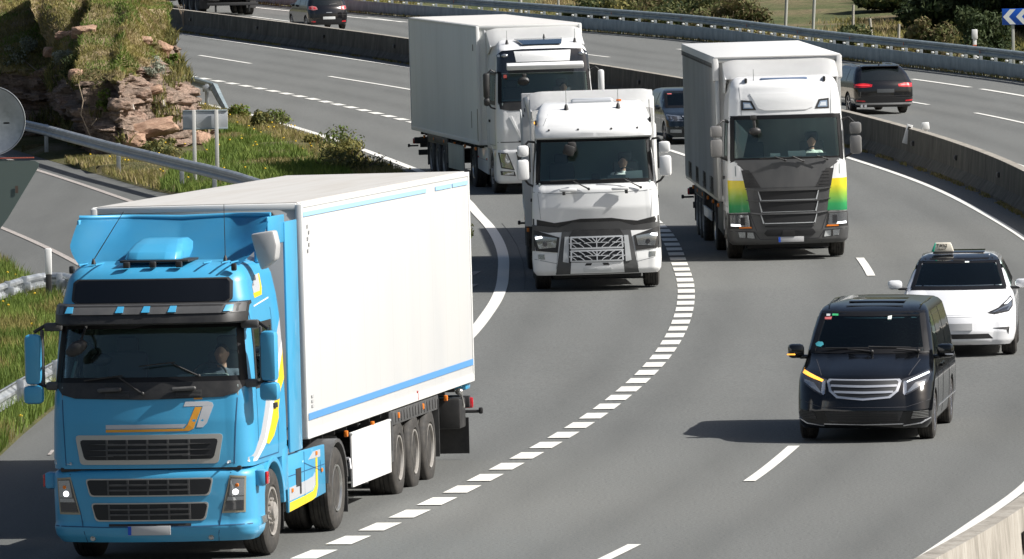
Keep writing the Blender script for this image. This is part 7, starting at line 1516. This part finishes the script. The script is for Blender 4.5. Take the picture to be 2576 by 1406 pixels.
def rear_car(name,loc,psi,label,keys,mt,L,arch,R,hw,tail,lean=.3,estate=False,glassz=(1.0,1.38),wx=(.74,.6)):
    X,Y=loc; r=place('car',X,Y,psi,lean,label,'car'); sh=Shell(keys); car_body(r,'body',sh,zr(keys[0][0],.95,.03)+zr(.98,keys[-1][0],.035),mt,None,arch=arch,R=R+.03,hw=hw+.02,archz=R)
    Rr=sh.R(); f=lambda n,p,m,o=.005,par=r: obj(n,B().patch(p,Rr,o,.06),m,par); F_=sh.F(); g=lambda n,p,m,o=.005,par=r: obj(n,B().patch(p,F_,o,.06),m,par)
    z0,z1=glassz; f('rear_window',[(-wx[0],z0),(wx[0],z0),(wx[1],z1),(-wx[1],z1)],dgl,.006)
    g('windscreen',[(-.70,1.02),(.70,1.02),(.60,1.36),(-.60,1.36)],dgl,.006)
    for s in (-1,1):
        mm=lambda p:[(x*s,z) for x,z in p][::s]; g('headlight',mm([(.45,.66),(.80,.68),(.80,.80),(.50,.78)]),lens,.006); mirror(r,s*(hw+.09),1.45,1.0,.17,.13,mt,dp=.14)
        for y in arch: wheel(r,s*(hw-.01),y,R,.21,R-.10,'alloy5',m=mat('alloy_dull',(.45,.45,.47),.25,.9))
    return r,sh,f
# estate car, seen from behind (turned round: its front is far away)
psi=180-12.5; a=math.radians(psi)
ra=Vector((12.08,253.8,0)); th=math.radians(-12.5); dirv=Vector((math.sin(th),math.cos(th),0)); rgt=Vector((math.cos(th),-math.sin(th),0))
cen=ra-rgt*.92; org=cen+dirv*(2.82+.88)
K=[(.22,.84,.12,.10,.25,4.66,.2,.06),(.30,.90,.03,.14,.3,4.72,.22,.08),(.5,.92,.0,.15,.3,4.74,.22,.08),(.7,.922,.03,.17,.32,4.74,.25,.08),(.80,.92,.14,.20,.34,4.73,.25,.08),(.88,.91,.38,.20,.34,4.71,.25,.08),(.96,.90,.85,.16,.32,4.66,.25,.08),(1.02,.885,1.1,.12,.28,4.60,.25,.08),(1.2,.82,1.5,.11,.22,4.42,.2,.07),(1.38,.73,1.9,.10,.2,4.22,.2,.06),(1.44,.66,2.15,.08,.2,4.10,.2,.05),(1.475,.55,2.6,.06,.2,3.9,.2,.04)]
r,sh,f=rear_car('car',(org.x,org.y),180-12.5,'dark estate car with red rear lights driving away on the far carriageway beyond the barrier',K,darkgrey,4.74,(.88,3.70),.33,.915,None,glassz=(1.02,1.37),wx=(.72,.60))
r['category']='estate car'
for s in (-1,1):
    mm=lambda p:[(x*s,z) for x,z in p][::s]
    q=f('tail_light',mm([(.42,.84),(.40,.91),(.62,.95),(.91,.94),(.91,.82),(.62,.82)]),red,.012); f('lamp_strip',mm([(.48,.87),(.88,.89),(.88,.91),(.50,.895)]),mat('bright_red',(.75,.04,.05),.3,emis=(1,.05,.05),estr=.5),.016,q); f('reflector',mm([(.62,.385),(.88,.40),(.88,.445),(.64,.425)]),red,.010)
f('number_plate',rect(-.27,.66,.27,.77),mat('plate_grey_dark',(.05,.055,.06),.5),.012); f('rear_bumper_trim',[(-.88,.29),(.88,.29),(.89,.35),(-.89,.35)],mat('satin_silver',(.38,.38,.38),.3,.5),.012); f('boot_seam',[(-.78,.56),(.78,.56),(.78,.568),(-.78,.568)],seam,.006); f('rear_diffuser',[(-.7,.23),(.7,.23),(.74,.285),(-.74,.285)],blackp,.010)
for s in (.62,.74): b=B(); b.lathe([(0,.04),(.05,.04),(.05,.03)],(s,4.64,.26),'Y',14); obj('exhaust',b,chrome,r)
b=B(); b.prism([(-.60,0),(.60,0),(.56,.03),(-.56,.03)],'y',3.98,4.28,.01); q=obj('roof_spoiler',b,darkgrey,r); q.location=(0,0,1.43)
side_glass(r,sh,[[(1.5,1.0),(2.5,1.0),(2.5,1.36),(2.0,1.36)],[(2.57,1.0),(3.45,1.0),(3.45,1.36),(2.57,1.36)],[(3.52,1.0),(4.2,1.03),(3.98,1.34),(3.52,1.35)]],m=mat('side_glass_teal',(.03,.06,.07),.05,coat=1))
b=B()
for s in (-1,1): b.tube([(s*.62,2.1,1.475),(s*.64,3.0,1.495),(s*.62,4.0,1.455)],.014,6)
objs('roof_rail',b,chrome,r); b=B(); b.box((0,3.95,1.50),(.03,.1,.07),.01); obj('roof_fin',b,darkgrey,r)
# small hatchback further up
th=math.radians(-15.5); dirv=Vector((math.sin(th),math.cos(th),0)); rgt=Vector((math.cos(th),-math.sin(th),0)); cen=Vector((-6.77,347.6,0))-rgt*.84; org=cen+dirv*(2.46+.78)
K=[(.22,.76,.12,.10,.25,3.88,.2,.06),(.30,.82,.03,.14,.3,3.93,.22,.08),(.5,.845,.0,.15,.3,3.95,.25,.10),(.7,.848,.03,.17,.32,3.94,.28,.10),(.80,.845,.14,.20,.34,3.92,.28,.10),(.88,.84,.38,.20,.34,3.90,.28,.10),(.96,.83,.7,.16,.32,3.86,.28,.10),(1.02,.82,.9,.12,.28,3.80,.25,.10),(1.2,.76,1.3,.11,.22,3.66,.2,.09),(1.36,.68,1.65,.10,.2,3.52,.2,.08),(1.42,.61,1.85,.08,.2,3.42,.2,.06),(1.45,.50,2.2,.06,.2,3.3,.2,.04)]
r,sh,f=rear_car('car',(org.x,org.y),180-15.5,'small dark grey hatchback with round rear lights at the top picture edge',K,darkgrey,3.95,(.78,3.24),.30,.84,None,glassz=(1.02,1.34),wx=(.62,.54))
r['category']='hatchback'
for s in (-1,1):
    mm=lambda p:[(x*s,z) for x,z in p][::s]
    q=f('tail_light',mm([(.46,.86),(.50,.97),(.66,1.01),(.80,.99),(.82,.87),(.66,.83)]),mat('red_silver_lens',(.45,.16,.16),.2,coat=1),.010); f('lamp_bowl',mm([(.54,.88),(.62,.88),(.63,.95),(.55,.95)]),red,.014,q); f('lamp_bowl',mm([(.70,.89),(.77,.89),(.78,.96),(.70,.96)]),red,.014,q); f('reflector',mm([(.56,.33),(.74,.34),(.74,.39),(.57,.38)]),red,.010)
f('number_plate',rect(-.26,.45,.26,.56),mat('plate_white',(.66,.67,.66),.5),.012); f('boot_line',[(-.74,.62),(.74,.62),(.74,.63),(-.74,.63)],seam,.006); f('rear_badge',rect(-.12,.72,.12,.745),alu,.008)
side_glass(r,sh,[[(1.3,1.02),(2.15,1.02),(2.15,1.33),(1.75,1.33)],[(2.22,1.02),(3.1,1.04),(2.95,1.32),(2.22,1.33)]],m=mat('side_glass_teal',(.03,.06,.07),.05,coat=1))
b=B(); f2=sh.R(); line(b,f2,[(-.05,1.06),(-.38,1.10)],.02,.012); obj('rear_wiper',b,blackp,r)
# distant lorry, only its underside in view
def far_lorry():
    th=-14.; L=13.6; p=P(700,8); r=place('articulated_lorry',-16.2,383.5,180+th,.3,'distant lorry at the top edge, only dark wheels and a white side rail showing','lorry')
    rd=mat('maroon_paint',(.22,.02,.035),.4,coat=.5); sh=Shell([(1.1,1.2,.03,.1,.24,2.2,.1),(3.0,1.15,.3,.1,.24,2.2,.1),(3.7,1.0,.8,.1,.24,2.2,.1)]); obj('cab_body',sh.mesh(zr(1.1,3.7,.1)),rd,r); F_=sh.F(); obj('windscreen',B().patch([(-1.1,2.1),(1.1,2.1),(1.05,2.9),(-1.05,2.9)],F_,.01,.1),dgl,r)
    bs=Shell([(.3,1.2,.03,.12,.24,.85,.05),(1.1,1.22,.02,.12,.24,.9,.05)]); obj('bumper',bs.mesh(zr(.3,1.1,.1)),rd,r); tractor_chassis(r,1.4,5.0,rd)
    wheel(r,1.23,6.3,rimm=True,kind='rear'); wheel(r,-1.23,6.3,rimm=True,kind='rear')
    Mt=Matrix.Translation((0,3.6,0)); trailer(r,Mt,1.15,4.0,1.28,13.6,panel=rd,kind='curtain',tz=(9.2,10.5,11.8))
    guards(r,Mt,1.15,1.28,[(1,3.0,13.4,.88,1.04),(-1,3.0,13.4,.88,1.04)],white2)
far_lorry()
